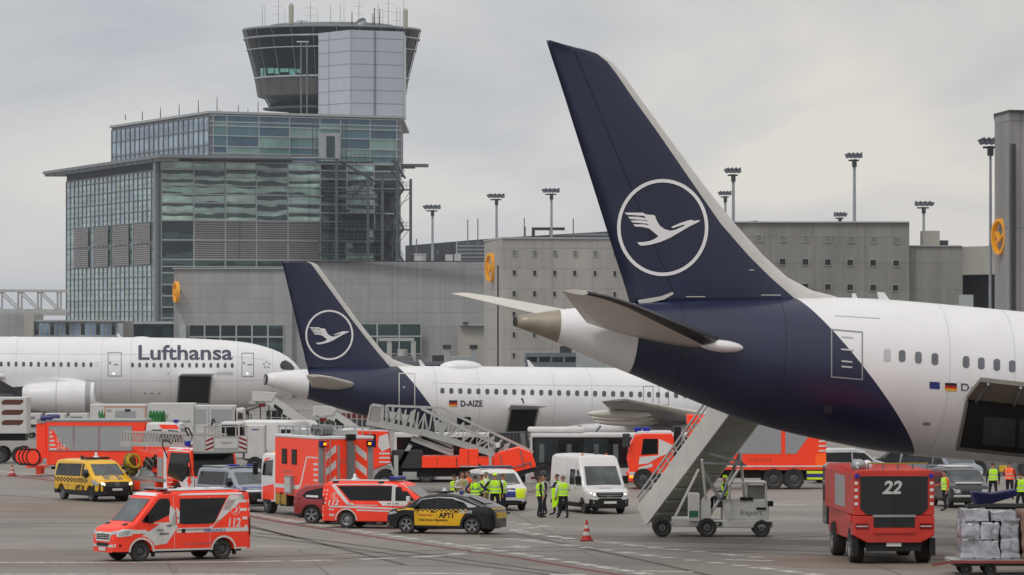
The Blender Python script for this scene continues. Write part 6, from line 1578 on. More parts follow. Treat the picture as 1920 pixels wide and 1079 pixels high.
# ---- 9 rescue truck with roller shutters, left (side view facing right)
t = thing('fire_truck', 'long red fire truck with three grey roller shutters and hose reels on its tail', 'fire truck')
L_, W_ = 9.2, 2.5
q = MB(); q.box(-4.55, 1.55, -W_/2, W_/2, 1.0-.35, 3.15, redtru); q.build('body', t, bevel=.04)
q = MB(); q.box(-4.6, 1.6, -W_/2-.03, W_/2+.03, 3.16, 3.32, alum); q.build('roof_rail', t, bevel=.03)
q = MB(); q.box(-4.56, 1.56, -W_/2-.02, W_/2+.02, .58, .66, alum); q.build('sill_rail', t)
for i, (a, b) in enumerate(((-4.35, -2.92), (-2.8, -1.35), (-1.22, .72))):
    q = MB(); q.box(a, b, -W_/2-.02, -W_/2, 1.55, 2.88, shutter); s_ = q.build('roller_shutter', t)
    q = MB(); q.box(a-.05, a, -W_/2-.04, -W_/2, 1.5, 2.93, alum); q.box(b, b+.05, -W_/2-.04, -W_/2, 1.5, 2.93, alum); q.box(a, b, -W_/2-.035, -W_/2, 1.5, 1.55, alum); q.box(a, b, -W_/2-.035, -W_/2, 2.88, 2.93, alum); q.build('frame', s_)
q = MB(); y = -W_/2-.03
q.prism([(-4.36, y, 1.56), (-3.05, y, 1.56), (-3.55, y, 1.78), (-4.1, y, 2.66), (-4.36, y, 2.7)], (0, .005, 0), redtru); q.build('red_sweep_panel', t)
q = MB()
for k in range(5): q.box(-4.34, -4.2+.07*k, y-.006, y, 2.5-.24*k, 2.6-.24*k, silver)
q.build('side_bar', t)
def flat_text(parent, txt, x, y, z, size, m, face='-y', bold=0, shear=0, sx=1, name='lettering'):
    bm = text_bm(txt, size, 0, 0, bold=bold, shear=shear, sx=sx)
    for v_ in bm.verts:
        u, w_ = v_.co.x, v_.co.y
        v_.co = Vector({'-y': (x+u, y, z+w_), '+y': (x-u, y, z+w_), '+x': (x, y+u, z+w_), '-x': (x, y-u, z+w_)}[face])
    mb = MB(); mb.merge(bm, m); bm.free(); return mb.build(name, parent)
flat_text(t, '112', -3.92, y-.01, 1.62, .36, silver, bold=.01, shear=.2)
q = MB(); lay(q, handset(-3.78, 2.1, .17), lambda u, v: Vector((u, y-.012, v)), silver, smooth=False); q.build('telephone_symbol', t)
q = MB(); 
for a, b, c, d in ((.8, 1.5, .7, 1.45), (.8, 1.5, 1.5, 2.6), (-4.4, .7, .7, 1.45)): lay(q, frame_rects(a, b, c, d, .015), lambda u, v: Vector((u, y+.02, v)), mat('panel_line_red', (130,26,16), .6), smooth=False)
q.build('panel_gap', t)
v = cab(t, 1.62, 3.95, 2.45, .62, 3.1, mat('fire_white', (214,214,214), .35, coat=.5, dirt=.2), arch=2.9)
for sg in (1, -1):
    v.on_side([[(1.66, 2.1), (2.1, 2.1), (2.1, 2.5), (1.66, 2.5)], [(3.8, .7), (1.66, .7), (1.66, 1.9), (2.8, 1.9), (3.8, 1.75)]], redtru, 'red_panel', t, sg); v.on_side([[(2.4, 3.02), (3.5, 3.0), (3.7, 2.75), (2.6, 2.75)], [(2.7, 2.6), (3.2, 2.6), (3.2, 2.2), (3.0, 2.2)]], redtru, 'red_flash', t, sg)
    v.on_side([[(1.95, 2.0), (2.6, 2.0), (2.6, 2.72), (1.95, 2.72)]], glass, 'window', t, sg, eps=.012); v.on_side([[(3.0, 1.95), (3.72, 1.95), (3.6, 2.65), (3.0, 2.7)]], glass, 'window', t, sg, eps=.012)
v.on_front([[(-1.05, 1.85), (1.05, 1.85), (1.0, 2.8), (-1.0, 2.8)]], glassl, 'windscreen', t); q = MB(); q.box(3.3, 3.6, -1.1, -.8, 3.12, 3.3, blueb); q.build('beacon', t, bevel=.04)
# tail end: hose reels on the hoist, blue corner lamps
q = MB(); q.box(-5.2, -4.6, -1.15, 1.15, 1.05, 3.05, redtru); q.build('tail_module', t, bevel=.03)
q = MB(); q.box(-5.15, -4.62, -1.2, -.95, 3.08, 3.35, alum); q.box(-5.2, -4.8, -1.1, 1.1, 3.08, 3.2, redtru); q.build('tail_locker_top', t)
for yy in (-1.15, .95):
    q = MB(); q.lathe([(0, -.4), (.16, -.35), (.18, .3), (.1, .42), (0, .44)], (-4.55, yy, 3.38), (1, 0, 0), mat('rotating_blue_lamp', (40,44,110), .4), n=14); q.build('blue_lamp', t)
for i, yy in enumerate((-.85, -.38, .1, .55)):
    hc = (-5.35-.3*i, -.95+.3*i, 1.12)
    q = MB(); q.lathe([(.16, -.2), (.5, -.2), (.5, -.15), (.36, -.13), (.36, .13), (.5, .15), (.5, .2), (.16, .2)], hc, (.25, 1, 0), [black, black, redtru, redtru, redtru, black, black], n=28); q.lathe([(0, -.21), (.4, -.21)], hc, (.25,1,0), redtru, n=24); q.build('hose_reel', t)
q = MB(); q.box(-5.9, -4.6, -.9, .8, .5, .62, redtru); q.box(-5.3, -5.05, -.75, -.5, .1, .5, redtru); q.box(-5.3, -5.05, .5, .75, .1, .5, redtru); q.build('tow_frame', t)
chassis(t, -4.4, 3.5, 1.0, .4, .62); wheels(t, (-2.9, 2.9), 2.4, .5, .35, steelw, 'lorry'); q = MB(); q.box(-3.4, 3.3, -1.1, 1.1, .58, .9, black); q.build('wheel_housing', t)
t.scale.x = .88; place(t, 231, 893, -4)
for c in children(t):
    if not c.name.startswith('wheel'): c.scale.z = .94

# ---- 10 turntable ladder truck
t = thing('ladder_truck', 'red turntable ladder truck with white lattice ladder laid over its cab', 'fire truck')
v = cab(t, 1.9, 4.35, 2.45, .55, 2.55, redtru, arch=2.75)
for sg in (1, -1):
    v.on_side([[(1.95, 2.6), (4.2, 2.6), (4.0, 2.42), (1.95, 2.42)]], white, 'white_roof_edge', t, sg, eps=.01)
    v.on_side([[(2.0, 1.3), (2.3, 2.35), (4.05, 2.35), (4.3, 1.5), (3.4, 1.0)]], glass, 'window', t, sg, eps=.012)
    v.on_side([[(3.5, .6), (4.3, .6), (4.3, 1.3), (3.7, 1.35), (3.0, 1.45), (2.9, 1.3)]], white, 'white_door_field', t, sg, eps=.009); v.on_side([[(2.0, .75+.2*k), (2.6-.1*k, .75+.2*k), (2.6-.1*k, .79+.2*k), (2.0, .79+.2*k)] for k in range(4)], silver, 'side_bar', t, sg)
    v.on_side([[(4.28, 1.0), (4.05, .95), (3.8, 1.1), (4.1, 1.22)]], redtru, 'red_flash', t, sg, eps=.012)
v.on_front([[(-1.1, 1.3), (1.1, 1.3), (1.05, 2.35), (-1.05, 2.35)]], glass, 'windscreen', t); v.on_front([[(-1.1, .7), (1.1, .7), (1.1, 1.2), (-1.1, 1.2)]], black, 'grille', t)
q = MB(); q.box(-4.3, 1.85, -1.22, 1.22, .95, 1.12, alum); q.box(-4.3, -3.9, -1.22, 1.22, .55, .95, redtru); q.box(-2.2, .9, -1.22, 1.22, .5, .95, redtru); q.build('platform_deck', t, bevel=.02)
for a, b in ((-2.0, -1.2), (-.6, .8)): 
    q = MB(); q.box(a, b, -1.25, -1.22, .5, .92, shutter); q.build('roller_shutter', t)
q = MB(); q.box(.95, 1.6, -1.2, 1.2, 1.13, 2.35, redtru); q.box(1.6, 1.88, -1.22, 1.22, .55, 2.38, white); q.build('rear_cab_locker', t, bevel=.03); q = MB(); q.box(1.05, 1.55, -1.23, -1.2, 1.2, 2.1, shutter); q.build('roller_shutter', t)
q = MB(); q.lathe([(0, .5), (.75, .5), (.85, .1), (.95, 0)], (-1.2, 0, 1.13), (0,0,1), grey, n=24); q.prism([(-2.1, -.6, 1.5), (.9, -.6, 1.25), (.9, -.6, 1.6), (-.4, -.6, 2.2), (-2.1, -.6, 2.4)], (0, 1.2, 0), redtru); q.build('turntable', t, bevel=.03)
v.on_front([[(-1.2, .6), (1.2, .6), (1.2, 1.0), (-.2, .7), (-1.2, 1.3)]], white, 'white_sweep', t, eps=.02)
q = MB(); q.prism([(-.6, -.64, 1.75), (.7, -.64, 1.7), (.7, -.64, 2.0), (-.3, -.64, 2.2)], (0, .04, 0), black); q.build('control_panel', t)
# coiled hose and tool bundle hanging at the tail of the turntable
q = MB()
for k in range(5): q.lathe([(.28, -.05), (.36, -.05), (.36, .05), (.28, .05), (.28, -.05)], (-1.9+.02*k, -.9+.0*k, 1.85), (1, -.4+.1*k, .1*k), mat('yellow_hose', (190,170,40), .7, noise=.3, nscale=9), n=20)
q.build('hose_coil', t)
q = MB(); q.ball((-2.35, -.85, 1.75), .4, mat('khaki_sack', (120,108,56), .9, noise=.4, nscale=8), n=10, sc=(1, .8, 1.2)); q.ball((-2.2, -.8, 1.4), .3, mat('khaki_sack', (0,0,0)), n=10); q.build('equipment_sack', t)
q = MB()
for k in range(7):
    a = Vector((-1.2+.12*k, -.7, 1.5+.1*(k % 3))); q.path([a, a+Vector((.25, -.15, .35)), a+Vector((.5, -.05, .1)), a+Vector((.8, -.1, .35))], .05, mat('grey_hose', (110,104,98), .7) if k % 2 else black)
q.build('hydraulic_hoses', t)
# lattice ladder
q = MB(); lx0, lx1 = -3.6, 4.3; 
for dy in (-.62, .62):
    q.bar((lx0, dy, 2.62), (lx1, dy, 2.72), .1, .22, alumb); q.bar((lx0+.1, dy, 3.2), (lx1, dy, 3.2), .08, .08, alumb)
    n = 26
    for i in range(n):
        x = lx0+(lx1-lx0)*i/n; xx = lx0+(lx1-lx0)*(i+1)/n; q.bar((x, dy, 2.7), ((x+xx)/2, dy, 3.2), .045, .045, alumb); q.bar(((x+xx)/2, dy, 3.2), (xx, dy, 2.7), .045, .045, alumb)
for i in range(24): x = lx0+.1+i*.33; q.bar((x, -.6, 2.66), (x, .6, 2.66), .05, .05, alumb)
q.build('ladder', t)
q = MB(); q.box(.1, 2.3, -.55, -.35, 2.82, 3.12, black); 
for k in range(10): q.bar((.2+.2*k, -.6, 2.8), (.35+.2*k, -.6, 3.14), .06, .05, mat('tool_brass', (120,104,60), .6) if k % 2 else dgrey)
q.build('ladder_tools', t)
q = MB(); q.path([(2.9, -.6, 3.1), (3.1, -.9, 3.5), (3.4, -.9, 3.5), (3.5, -.7, 3.1)], .04, dgrey); 
for k in range(4): q.path([(2.3+.15*k, -.6, 3.2), (2.7+.15*k, -.65, 2.9), (3.2+.15*k, -.6, 2.7)], .035, alumb)
q.build('cable_guide', t)
# rescue basket with red/white stripes on its front board
bx = 4.3
q = MB(); q.box(bx, bx+1.0, -1.15, -1.1, 2.45, 3.15, alumb); q.box(bx, bx+1.0, 1.1, 1.15, 2.45, 3.15, alumb); q.box(bx, bx+1.0, -1.15, 1.15, 2.35, 2.45, grey); q.box(bx+1.0, bx+1.05, -1.15, 1.15, 2.4, 3.15, alumb)
for dy in (-1.12, 0, 1.12): q.bar((bx+1.0, dy, 3.15), (bx+1.0, dy, 3.6), .05, .05, alumb); q.bar((bx, dy, 2.45), (bx, dy, 3.6), .05, .05, alumb)
q.bar((bx+1.0, -1.15, 3.6), (bx+1.0, 1.15, 3.6), .06, .06, alumb); q.bar((bx, -1.15, 3.6), (bx+1, -1.15, 3.6), .06, .06, alumb); q.build('rescue_basket', t)
rs = mat('stripe_red', (150,24,34), .5)
for a, sl in ((-1.08, .14), (.68, -.14)):
    q = MB(); xx = bx+1.06; q.box(xx-.01, xx, a, a+.4, 2.46, 3.12, plate)
    for k in range(3):
        z = 2.56+.2*k; q.prism([(xx+.003, a, z-sl/2), (xx+.003, a+.4, z+sl/2), (xx+.003, a+.4, z+.09+sl/2), (xx+.003, a, z+.09-sl/2)], (.006, 0, 0), rs)
    q.build('striped_board', t)
q = MB(); q.box(bx+1.05, bx+1.065, -.6, .6, 2.6, 3.05, plate); q.build('name_board', t); flat_text(t, 'fraport', bx+1.07, -.3, 2.8, .2, inkg, '+x')
q = MB(); q.box(3.0, 3.35, -.9, -.6, 2.65, 2.9, blueb); q.build('beacon', t, bevel=.05)
q = MB(); q.ball((3.7, -.8, 2.78), .14, alumb, n=10); q.build('searchlight', t)
mirror(t, 4.3, -1.35, 1.3, black, .45, .18, .16, -1)
q = MB(); q.path([(2.05, -1.25, 2.1), (1.98, -1.5, 2.75), (2.3, -1.5, 2.95), (2.6, -1.3, 2.75)], .03, black); q.build('grab_rail', t)
chassis(t, -4.2, 4.0, 1.0, .4, .95); wheels(t, (-2.95, 2.95), 2.4, .5, .35, steelw, 'lorry')
q = MB(); q.box(-3.6, -3.55, -1.2, 1.2, .5, .95, black); q.box(-4.32, -4.27, -1.2, 1.2, .3, .9, black); q.build('rear_skirt', t); place(t, 318, 940, -57)

# ---- 11 big red box command truck
t = thing('command_truck', 'tall red square box truck with silver diagonal rear stripes and two small side windows', 'fire truck')
W_, zb, zt3 = 2.5, 1.0, 3.85; xa, xb = -3.6, 1.9
q = MB(); q.box(xa, xb, -W_/2, W_/2, zb, zt3, redtru); q.build('body', t, bevel=.03)
q = MB(); q.box(xa-.03, xb+.03, -W_/2-.03, W_/2+.03, zt3+.003, zt3+.16, white); q.build('roof_edge', t, bevel=.04)
for a in (-.9, .35):      # side windows (left flank)
    q = MB(); q.box(a, a+.6, W_/2, W_/2+.03, 2.55, 3.3, black); f_ = q.build('window', t); q = MB(); q.box(a+.06, a+.28, W_/2+.03, W_/2+.035, 2.62, 3.23, glass); q.box(a+.32, a+.54, W_/2+.03, W_/2+.035, 2.62, 3.23, glass); q.build('pane', f_)
y = W_/2+.004
def sidep(polys, m, name, eps=0, sg=1):
    mb = MB(); lay(mb, polys, lambda u, v: Vector((u, sg*(y+eps), v)), m, smooth=False); return mb.build(name, t)
sidep([[(1.88, 1.55), (-.9, 1.55), (-1.3, 1.6), (-2.1, 3.0), (-3.55, 3.0), (-3.55, 2.93), (-2.2, 2.93), (-1.45, 1.52), (-1.1, 1.35), (1.88, 1.35)]], silver, 'silver_stripe')
sidep([[(-3.0-.0*k, 2.6-.26*k), (-3.55, 2.6-.26*k), (-3.55, 2.7-.26*k), (-3.0, 2.7-.26*k)] for k in range(5)], silver, 'side_bar', .003)
flat_text(t, 'FEUERWEHR', .9, y+.004, 2.1, .22, mat('faded_pink_lettering', (200,110,100), .5), '+y', bold=.005); flat_text(t, '112', -1.9, y+.004, 1.45, .3, reflect, '+y', shear=.2)
q = MB(); q.box(-.6, .2, W_/2, W_/2+.18, 1.1, 2.0, alum); q.box(-.55, .15, W_/2+.18, W_/2+.19, 1.2, 1.9, reflect); q.build('side_locker', t, bevel=.02)
q = MB(); q.box(.3, 1.75, .5, W_/2, .45, .98, mat('generator_yellow', (180,140,30), .5, dirt=.4)); q.box(.35, 1.7, W_/2, W_/2+.04, .5, .9, mat('generator_yellow', (0,0,0))); q.box(.28, .36, .5, W_/2+.03, .4, 1.0, black); q.box(1.0, 1.06, .5, W_/2+.05, .4, 1.0, black); q.build('generator', t)
q = MB(); q.box(-3.5, -1.0, -W_/2+.05, W_/2-.02, .5, .98, redtru); q.build('lower_skirt', t)
# rear face
xr_ = xa-.004
def rearp(polys, m, name, eps=0):
    mb = MB(); lay(mb, polys, lambda u, v: Vector((xr_-eps, u, v)), m, smooth=False); return mb.build(name, t)
rearp([[(1.25, 1.0), (1.0, 1.0), (1.0, 3.8), (1.25, 3.8)], [(-1.25, 1.0), (-1.0, 1.0), (-1.0, 3.8), (-1.25, 3.8)], [(-1.0, 3.62), (1.0, 3.62), (1.0, 3.8), (-1.0, 3.8)][:0] or [(.38, 1.0), (.28, 1.0), (.28, 3.55), (.38, 3.55)], [(-.3, 1.0), (-.42, 1.0), (-.42, 3.6), (-.3, 3.6)]], alum, 'rear_pillar')
for sg in (1, -1): rearp([[(sg*.95, 1.3+.75*k), (sg*.45, 1.75+.75*k), (sg*.45, 2.1+.75*k), (sg*.95, 1.65+.75*k)] for k in range(3)], silver, 'diagonal_stripe', .002)
flat_text(t, 'FEUERWEHR', .24, xr_, 2.7, .1, inkm, '-x') if False else None
rt = text_bm('FLUGHAFEN', .2, 0, 0, bold=.006)
for v_ in rt.verts: v_.co = Vector((xr_-.004, .26-v_.co.x*.5, 2.72+v_.co.y))
mb = MB(); mb.merge(rt, mat('faded_pink_lettering', (0,0,0))); rt.free(); mb.build('lettering', t)
rearp(handset(-.05, 2.0, .2), mat('faded_pink_lettering', (0,0,0)), 'telephone_symbol', .004)
rearp([[(-1.05, 1.7), (-.75, 1.7), (-.75, 3.45), (-1.05, 3.45)]][:0] or [[(-.96, .75), (.96, .75), (.96, .98), (-.96, .98)]], redtru, 'rear_bumper')
for sg in (1, -1):
    q = MB(); q.box(xa-.16, xa, sg*1.08-.14, sg*1.08+.14, 3.5, 3.78, black); q.box(xa-.2, xa-.16, sg*1.02-.06, sg*1.02+.06, 3.58, 3.70, amber); q.box(xa-.18, xa-.12, sg*1.18-.05, sg*1.18+.05, 3.55, 3.78, blueb); q.build('corner_lamp', t)
q = MB(); q.box(xa-.25, xa, -.25, -.02, 1.2, 3.95, grey); q.box(xa-.3, xa, -.35, .02, 3.8, 4.1, black); q.build('telescopic_mast', t)
q = MB()
for dy in (.0, .22): q.bar((xa-.12, .75+dy, .6), (xa-.12, .75+dy, 3.9), .03, .03, alum)
for k in range(11): q.bar((xa-.12, .75, .7+.3*k), (xa-.12, .97, .7+.3*k), .025, .025, alum)
q.build('rear_ladder', t)
# roof load
q = MB()
for sg in (1, -1):
    q.bar((xa, sg*1.1, zt3+.55), (xb, sg*1.1, zt3+.55), .05, .05, alum)
    for k in range(7): q.bar((xa+k*.9, sg*1.1, zt3+.16), (xa+k*.9, sg*1.1, zt3+.55), .04, .04, alum)
q.build('roof_railing', t)
for x_, y_, w_, h_ in ((.2, .5, .9, .25), (1.2, .3, .7, .3), (-1.6, .2, 1.0, .35), (-2.7, -.4, .8, .28)):
    q = MB(); q.box(x_-w_/2, x_+w_/2, y_-.35, y_+.35, zt3+.165, zt3+.165+h_, alumb); q.lathe([(0, .01), (.2, .01), (.22, -.06)], (x_, y_, zt3+.165+h_+.05), (0,0,1), white, n=14); q.build('roof_unit', t, bevel=.03)
q = MB()
for k in range(2): q.lathe([(.1, -.3), (.26, -.3), (.26, .3), (.1, .3), (.1, -.3)], (-2.2-.7*k, .7, zt3+.45), (0,1,0), grey, n=16)
q.build('floodlight_drum', t)
v = cab(t, 2.0, 4.0, 2.45, .62, 3.0, white, arch=3.1)
for sg in (1, -1): v.on_side([[(2.1, .7), (3.8, .7), (3.8, 1.3), (2.1, 1.5)], [(2.5, 2.8), (3.3, 2.75), (3.5, 2.55)]], redtru, 'red_panel', t, sg); v.on_side([[(2.3, 1.9), (3.6, 1.9), (3.5, 2.6), (2.3, 2.7)]], glass, 'window', t, sg, eps=.012)
v.on_front([[(-1.05, 1.8), (1.05, 1.8), (1.0, 2.75), (-1.0, 2.75)]], glassl, 'windscreen', t)
mirror(t, 4.05, 1.3, 1.9, black, .6, .2, .2, 1); mirror(t, 4.05, -1.3, 1.9, black, .6, .2, .2, -1); beacon(t, 2.6, .9, 3.0, amber, .1, .18)
chassis(t, -3.4, 3.6, 1.0, .4, .95); wheels(t, (-2.2, 3.1), 2.4, .5, .35, steelw, 'lorry'); place(t, 594, 967, 112.5)
for c in children(t):
    if not c.name.startswith(('wheel', 'generator')): c.scale.z = .88

# ---- 12 rescue stair truck, side on; authored from side-view dimensions
class SV:
    """side view helper: photo column/row -> local x, z for a side-on vehicle at depth Y"""
    def __init__(s, cx, Y): s.cx, s.k, s.Y = cx, F/Y, Y
    def __call__(s, px, py, y=0.0): return Vector(((px-s.cx)/s.k, y, H-(py-HOR)/s.k))
    def box(s, q, px0, px1, py0, py1, y0, y1, m):
        a, b = s(px0, py1), s(px1, py0); q.box(a.x, b.x, y0, y1, a.z, b.z, m)
    def pr(s, q, pts, y0, y1, m): q.prism([s(a, b, y0) for a, b in pts], (0, y1-y0, 0), m)
    def put(s, t): t.location = ((s.cx-960)*s.Y/F, s.Y, 0)
S = SV(850, 237); hw_ = 1.25
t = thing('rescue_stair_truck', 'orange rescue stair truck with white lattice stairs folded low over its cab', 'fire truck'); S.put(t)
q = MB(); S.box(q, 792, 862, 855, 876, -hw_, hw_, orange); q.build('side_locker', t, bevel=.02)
q = MB(); S.box(q, 862, 897, 841, 872, -hw_-.03, hw_+.03, orange); q.build('raised_locker', t, bevel=.02)
q = MB(); S.pr(q, [(898, 857), (926, 857), (926, 884), (912, 876), (898, 868)], -hw_, hw_, orange); q.build('rear_wing', t)
q = MB(); S.pr(q, [(927, 850), (972, 838.5), (996, 848), (1004, 870), (1004, 874), (948, 888), (927, 884)], -hw_-.05, hw_+.05, orange); q.build('stair_foot_housing', t)
q = MB(); S.pr(q, [(950, 889), (1006, 875), (1007, 882), (953, 896)], -hw_-.04, hw_+.04, black)
for a, b in (((930, 884), (995, 866)), ((938, 852), (943, 884)), ((975, 842), (983, 878)), ((995, 866), (995, 874))): q.bar(S(*a, y=-hw_-.1), S(*b, y=-hw_-.1), .05, .05, grey)
q.build('foot_ramp', t)
q = MB(); S.box(q, 856, 858, 857, 874, -hw_-.012, -hw_, dgrey); S.box(q, 878, 879, 843, 870, -hw_-.045, -hw_-.03, dgrey); S.box(q, 820, 821, 857, 874, -hw_-.012, -hw_, dgrey); q.build('panel_gap', t)
q = MB(); S.box(q, 735, 930, 877, 893, -.8, .8, black); S.box(q, 735, 792, 845, 877, -1.0, 1.0, dgrey); S.box(q, 756, 782, 884, 897, -1.1, 1.1, alumb); q.build('underbody', t)
for px in (722, 880): 
    for sg in (1, -1): wheel(t, S(px, 880).x, sg*1.23, .55, .34, steelw, 'lorry', sg)
q = MB(); S.box(q, 740, 748, 853, 900, -1.35, -1.15, alumb); S.box(q, 739, 749, 898, 902, -1.45, -1.05, grey); q.build('outrigger', t)
q = MB(); S.box(q, 917, 922, 852, 888, -1.45, -1.25, alumb); q.build('outrigger', t)
for a, b in (((748, 875), (770, 834)), ((772, 822), (850, 852)), ((785, 818), (850, 845)), ((792, 818), (848, 838))):
    q = MB(); q.bar(S(*a, y=-.9), S(*b, y=-.9), .2, .2, alumb); q.bar(S(*a, y=.9), S(*b, y=.9), .2, .2, alumb); q.build('lift_strut', t)
def lattice(q, pts_lo, pts_hi, n, y, r=.05):
    for i in range(n):
        a, b = pts_lo[0].lerp(pts_lo[1], i/n), pts_hi[0].lerp(pts_hi[1], i/n); a2, b2 = pts_lo[0].lerp(pts_lo[1], (i+1)/n), pts_hi[0].lerp(pts_hi[1], (i+1)/n)
        q.bar(a, b, r, r, alumb); q.bar(a if i % 2 else b, b2 if i % 2 else a2, r*.8, r*.8, alumb)
for y in (-1.2, 1.2):
    q = MB(); lo, hi = (S(688, 792, y), S(962, 862, y)), (S(723, 761, y), S(985, 842, y))
    q.bar(lo[0], S(790, 812, y), .1, .22, alumb); q.bar(S(790, 810, y), lo[1], .1, .25, alumb); q.bar(hi[0], S(826, 765, y), .07, .07, alumb); q.bar(S(826, 765, y), S(1000, 848, y), .07, .07, alumb); q.bar(S(790, 766, y), S(965, 850, y), .07, .1, alumb)
    q.bar(S(723, 776, y), S(770, 786, y), .04, .28, alumb)
    lattice(q, (S(725, 795, y), S(802, 812, y)), (S(725, 761, y), S(808, 778, y)), 7, y); lattice(q, (S(805, 806, y), S(955, 858, y)), (S(812, 766, y), S(985, 845, y)), 12, y)
    q.bar(S(725, 796, y), S(725, 760, y), .07, .07, alumb); q.bar(S(770, 806, y), S(778, 768, y), .07, .07, alumb); q.prism([S(812, 786, y), S(838, 800, y), S(828, 822, y)], (0, .04, 0), alumb); q.bar(S(828, 822, y), S(862, 806, y), .06, .06, alumb)
    q.build('stair_railing', t)
q = MB(); q.prism([S(690, 795, -1.15), S(790, 812, -1.15), S(790, 816, -1.15), S(690, 799, -1.15)], (0, 2.3, 0), grey)
n = 18
for i in range(n): a = S(800, 812, -1.1).lerp(S(965, 864, -1.1), i/n); q.box(a.x, a.x+.3, -1.1, 1.1, a.z-.03, a.z, grey)
q.build('stair_treads', t)
q = MB()
for y in (-1.2, 1.2): q.bar(S(697, 759, y), S(690, 792, y), .08, .08, alumb); q.bar(S(697, 759, y), S(718, 762, y), .08, .08, alumb); q.bar(S(718, 762, y), S(716, 796, y), .08, .08, alumb); q.prism([S(697, 762, y), S(716, 764, y), S(713, 792, y), S(692, 790, y)], (0, .03, 0), mat('mesh_guard', (150,148,144), .6))
q.build('top_gate', t)
q = MB(); q.tube(S(934, 838, -1.3), S(934, 829, -1.3), .12, white); q.tube(S(928, 846, -1.25), S(944, 832, -1.25), .09, dgrey); q.build('work_lamp', t)
# cab at the left end, facing left
ct = S(646, 0).x; 
q = MB(); S.pr(q, [(650, 806), (728, 808), (734, 868), (700, 880), (646, 880), (644, 840)], -1.22, 1.22, redtru); q.build('cab', t, bevel=.06)
q = MB(); S.pr(q, [(650, 803), (729, 805), (729, 809), (650, 807)], -1.2, 1.2, white); S.pr(q, [(712, 818), (728, 812), (733, 838), (718, 846), (710, 836)], -1.235, -1.22, silver)
for k in range(3): S.pr(q, [(712, 848+8*k), (732, 848+8*k), (733, 851+8*k), (712, 851+8*k)], -1.235, -1.22, silver)
q.build('silver_panel', t)
q = MB(); S.pr(q, [(683, 814), (706, 814), (706, 838), (680, 838)], -1.24, -1.2, glass); q.build('window', t); q = MB(); S.pr(q, [(644.5, 838), (649, 812), (650, 812), (646, 838)], -1.1, 1.1, glassl); q.build('windscreen', t)
q = MB(); pts = [S(735+6*math.sin(k*.3), 868+32*k/7, -1.15) for k in range(8)]; q.path([S(727, 870, -1.15), S(735, 873, -1.15), S(738, 884, -1.15), S(738, 897, -1.15)], .07, reflect); q.build('mudguard', t)

# ---- 13 articulated airport bus
S = SV(1120, 252)
t = thing('airport_bus', 'white articulated apron bus with dark side windows behind the white van', 'bus'); S.put(t)
whb = mat('bus_white', (214,214,214), .35, dirt=.3); q = MB(); S.box(q, 994, 1330, 812, 898, -1.25, 1.25, whb); q.build('body', t, bevel=.08)
q = MB(); S.box(q, 989, 1095, 801, 811.5, -1.0, 1.0, whb); q.build('roof_unit', t, bevel=.12)
q = MB(); S.box(q, 998, 1328, 819, 876, -1.27, -1.25, black); q.build('window_band', t)
for i in range(7):
    a = 1003+i*46; q = MB(); S.box(q, a, a+42, 823, 868, -1.285, -1.27, glass if i % 2 else mat('bus_glass_pale', (46,54,58), .08, noise=.5, nscale=1.5)); q.build('window', t)
    q = MB(); S.box(q, a+8+5*(i % 3), a+17+5*(i % 3), 832, 866, -1.29, -1.285, mat('seat_back_grey', (92,98,100), .6, noise=.3)); q.build('seat_patch', t)  # grey seat-back shape laid on the outside of the glass
gbel = brick_mat('bellows_rubber', (66,68,70), (40,41,43), .18, 10, .03, noise=.15)
q = MB(); S.pr(q, [(918, 812), (988, 810), (993, 830), (993, 892), (918, 892)], -1.2, 1.2, gbel); q.build('bellows', t)
q = MB(); S.pr(q, [(975, 811), (984, 811), (992, 895), (986, 895)], -1.24, 1.24, grey); q.build('joint_frame', t)
q = MB(); S.box(q, 740, 917, 812, 898, -1.25, 1.25, whb); S.box(q, 745, 915, 819, 872, -1.27, -1.25, glass); q.build('rear_section', t, bevel=.05)
q = MB(); S.box(q, 985, 1040, 880, 905, -1.28, -1.2, whb); S.box(q, 995, 1004, 893, 897, -1.29, -1.28, lampr); q.build('rear_corner', t)
q = MB(); S.box(q, 760, 1320, 893, 906, -1.0, 1.0, black); q.build('underbody', t)
for px in (800, 1018, 1270):
    for sg in (1, -1): wheel(t, S(px, 0).x, sg*1.27, .48, .32, steelw, 'lorry', sg)

# ---- 14 container fire lorry facing left
S = SV(1360, 242)
t = thing('container_fire_lorry', 'long red and grey container fire lorry facing left behind the mobile stairs', 'fire truck'); S.put(t)
q = MB(); S.pr(q, [(1204, 812), (1258, 812), (1262, 822), (1262, 888), (1222, 888), (1216, 905), (1185, 905), (1176, 862), (1180, 835), (1190, 815)], -1.22, 1.22, redtru); q.build('cab', t, bevel=.08)
q = MB(); S.pr(q, [(1195, 808), (1258, 808), (1260, 813), (1192, 814)], -1.18, 1.18, white); q.build('roof_edge', t, bevel=.03)
q = MB(); S.pr(q, [(1205, 822), (1232, 822), (1232, 850), (1201, 852)], -1.245, -1.22, glass); q.build('window', t); q = MB(); S.pr(q, [(1177.5, 848), (1188, 817), (1190.5, 817), (1180, 848)], -1.1, 1.1, glassl); q.build('windscreen', t)
for pts in ([(1234, 822), (1260, 834), (1260, 846), (1234, 856), (1214, 868), (1196, 870), (1198, 856), (1233, 853)], [(1196, 876), (1222, 868), (1222, 874), (1196, 882)], [(1178, 884), (1196, 884), (1196, 894), (1180, 894)]):
    q = MB(); S.pr(q, pts, -1.245, -1.222, silver); q.build('silver_panel', t)
q = MB(); S.pr(q, [(1174, 885), (1196, 885), (1196, 902), (1178, 902)], -1.24, 1.2, redtru); q.build('bumper', t); q = MB(); S.box(q, 1179, 1187, 891, 895, -1.26, -1.24, amber); q.build('headlight', t)
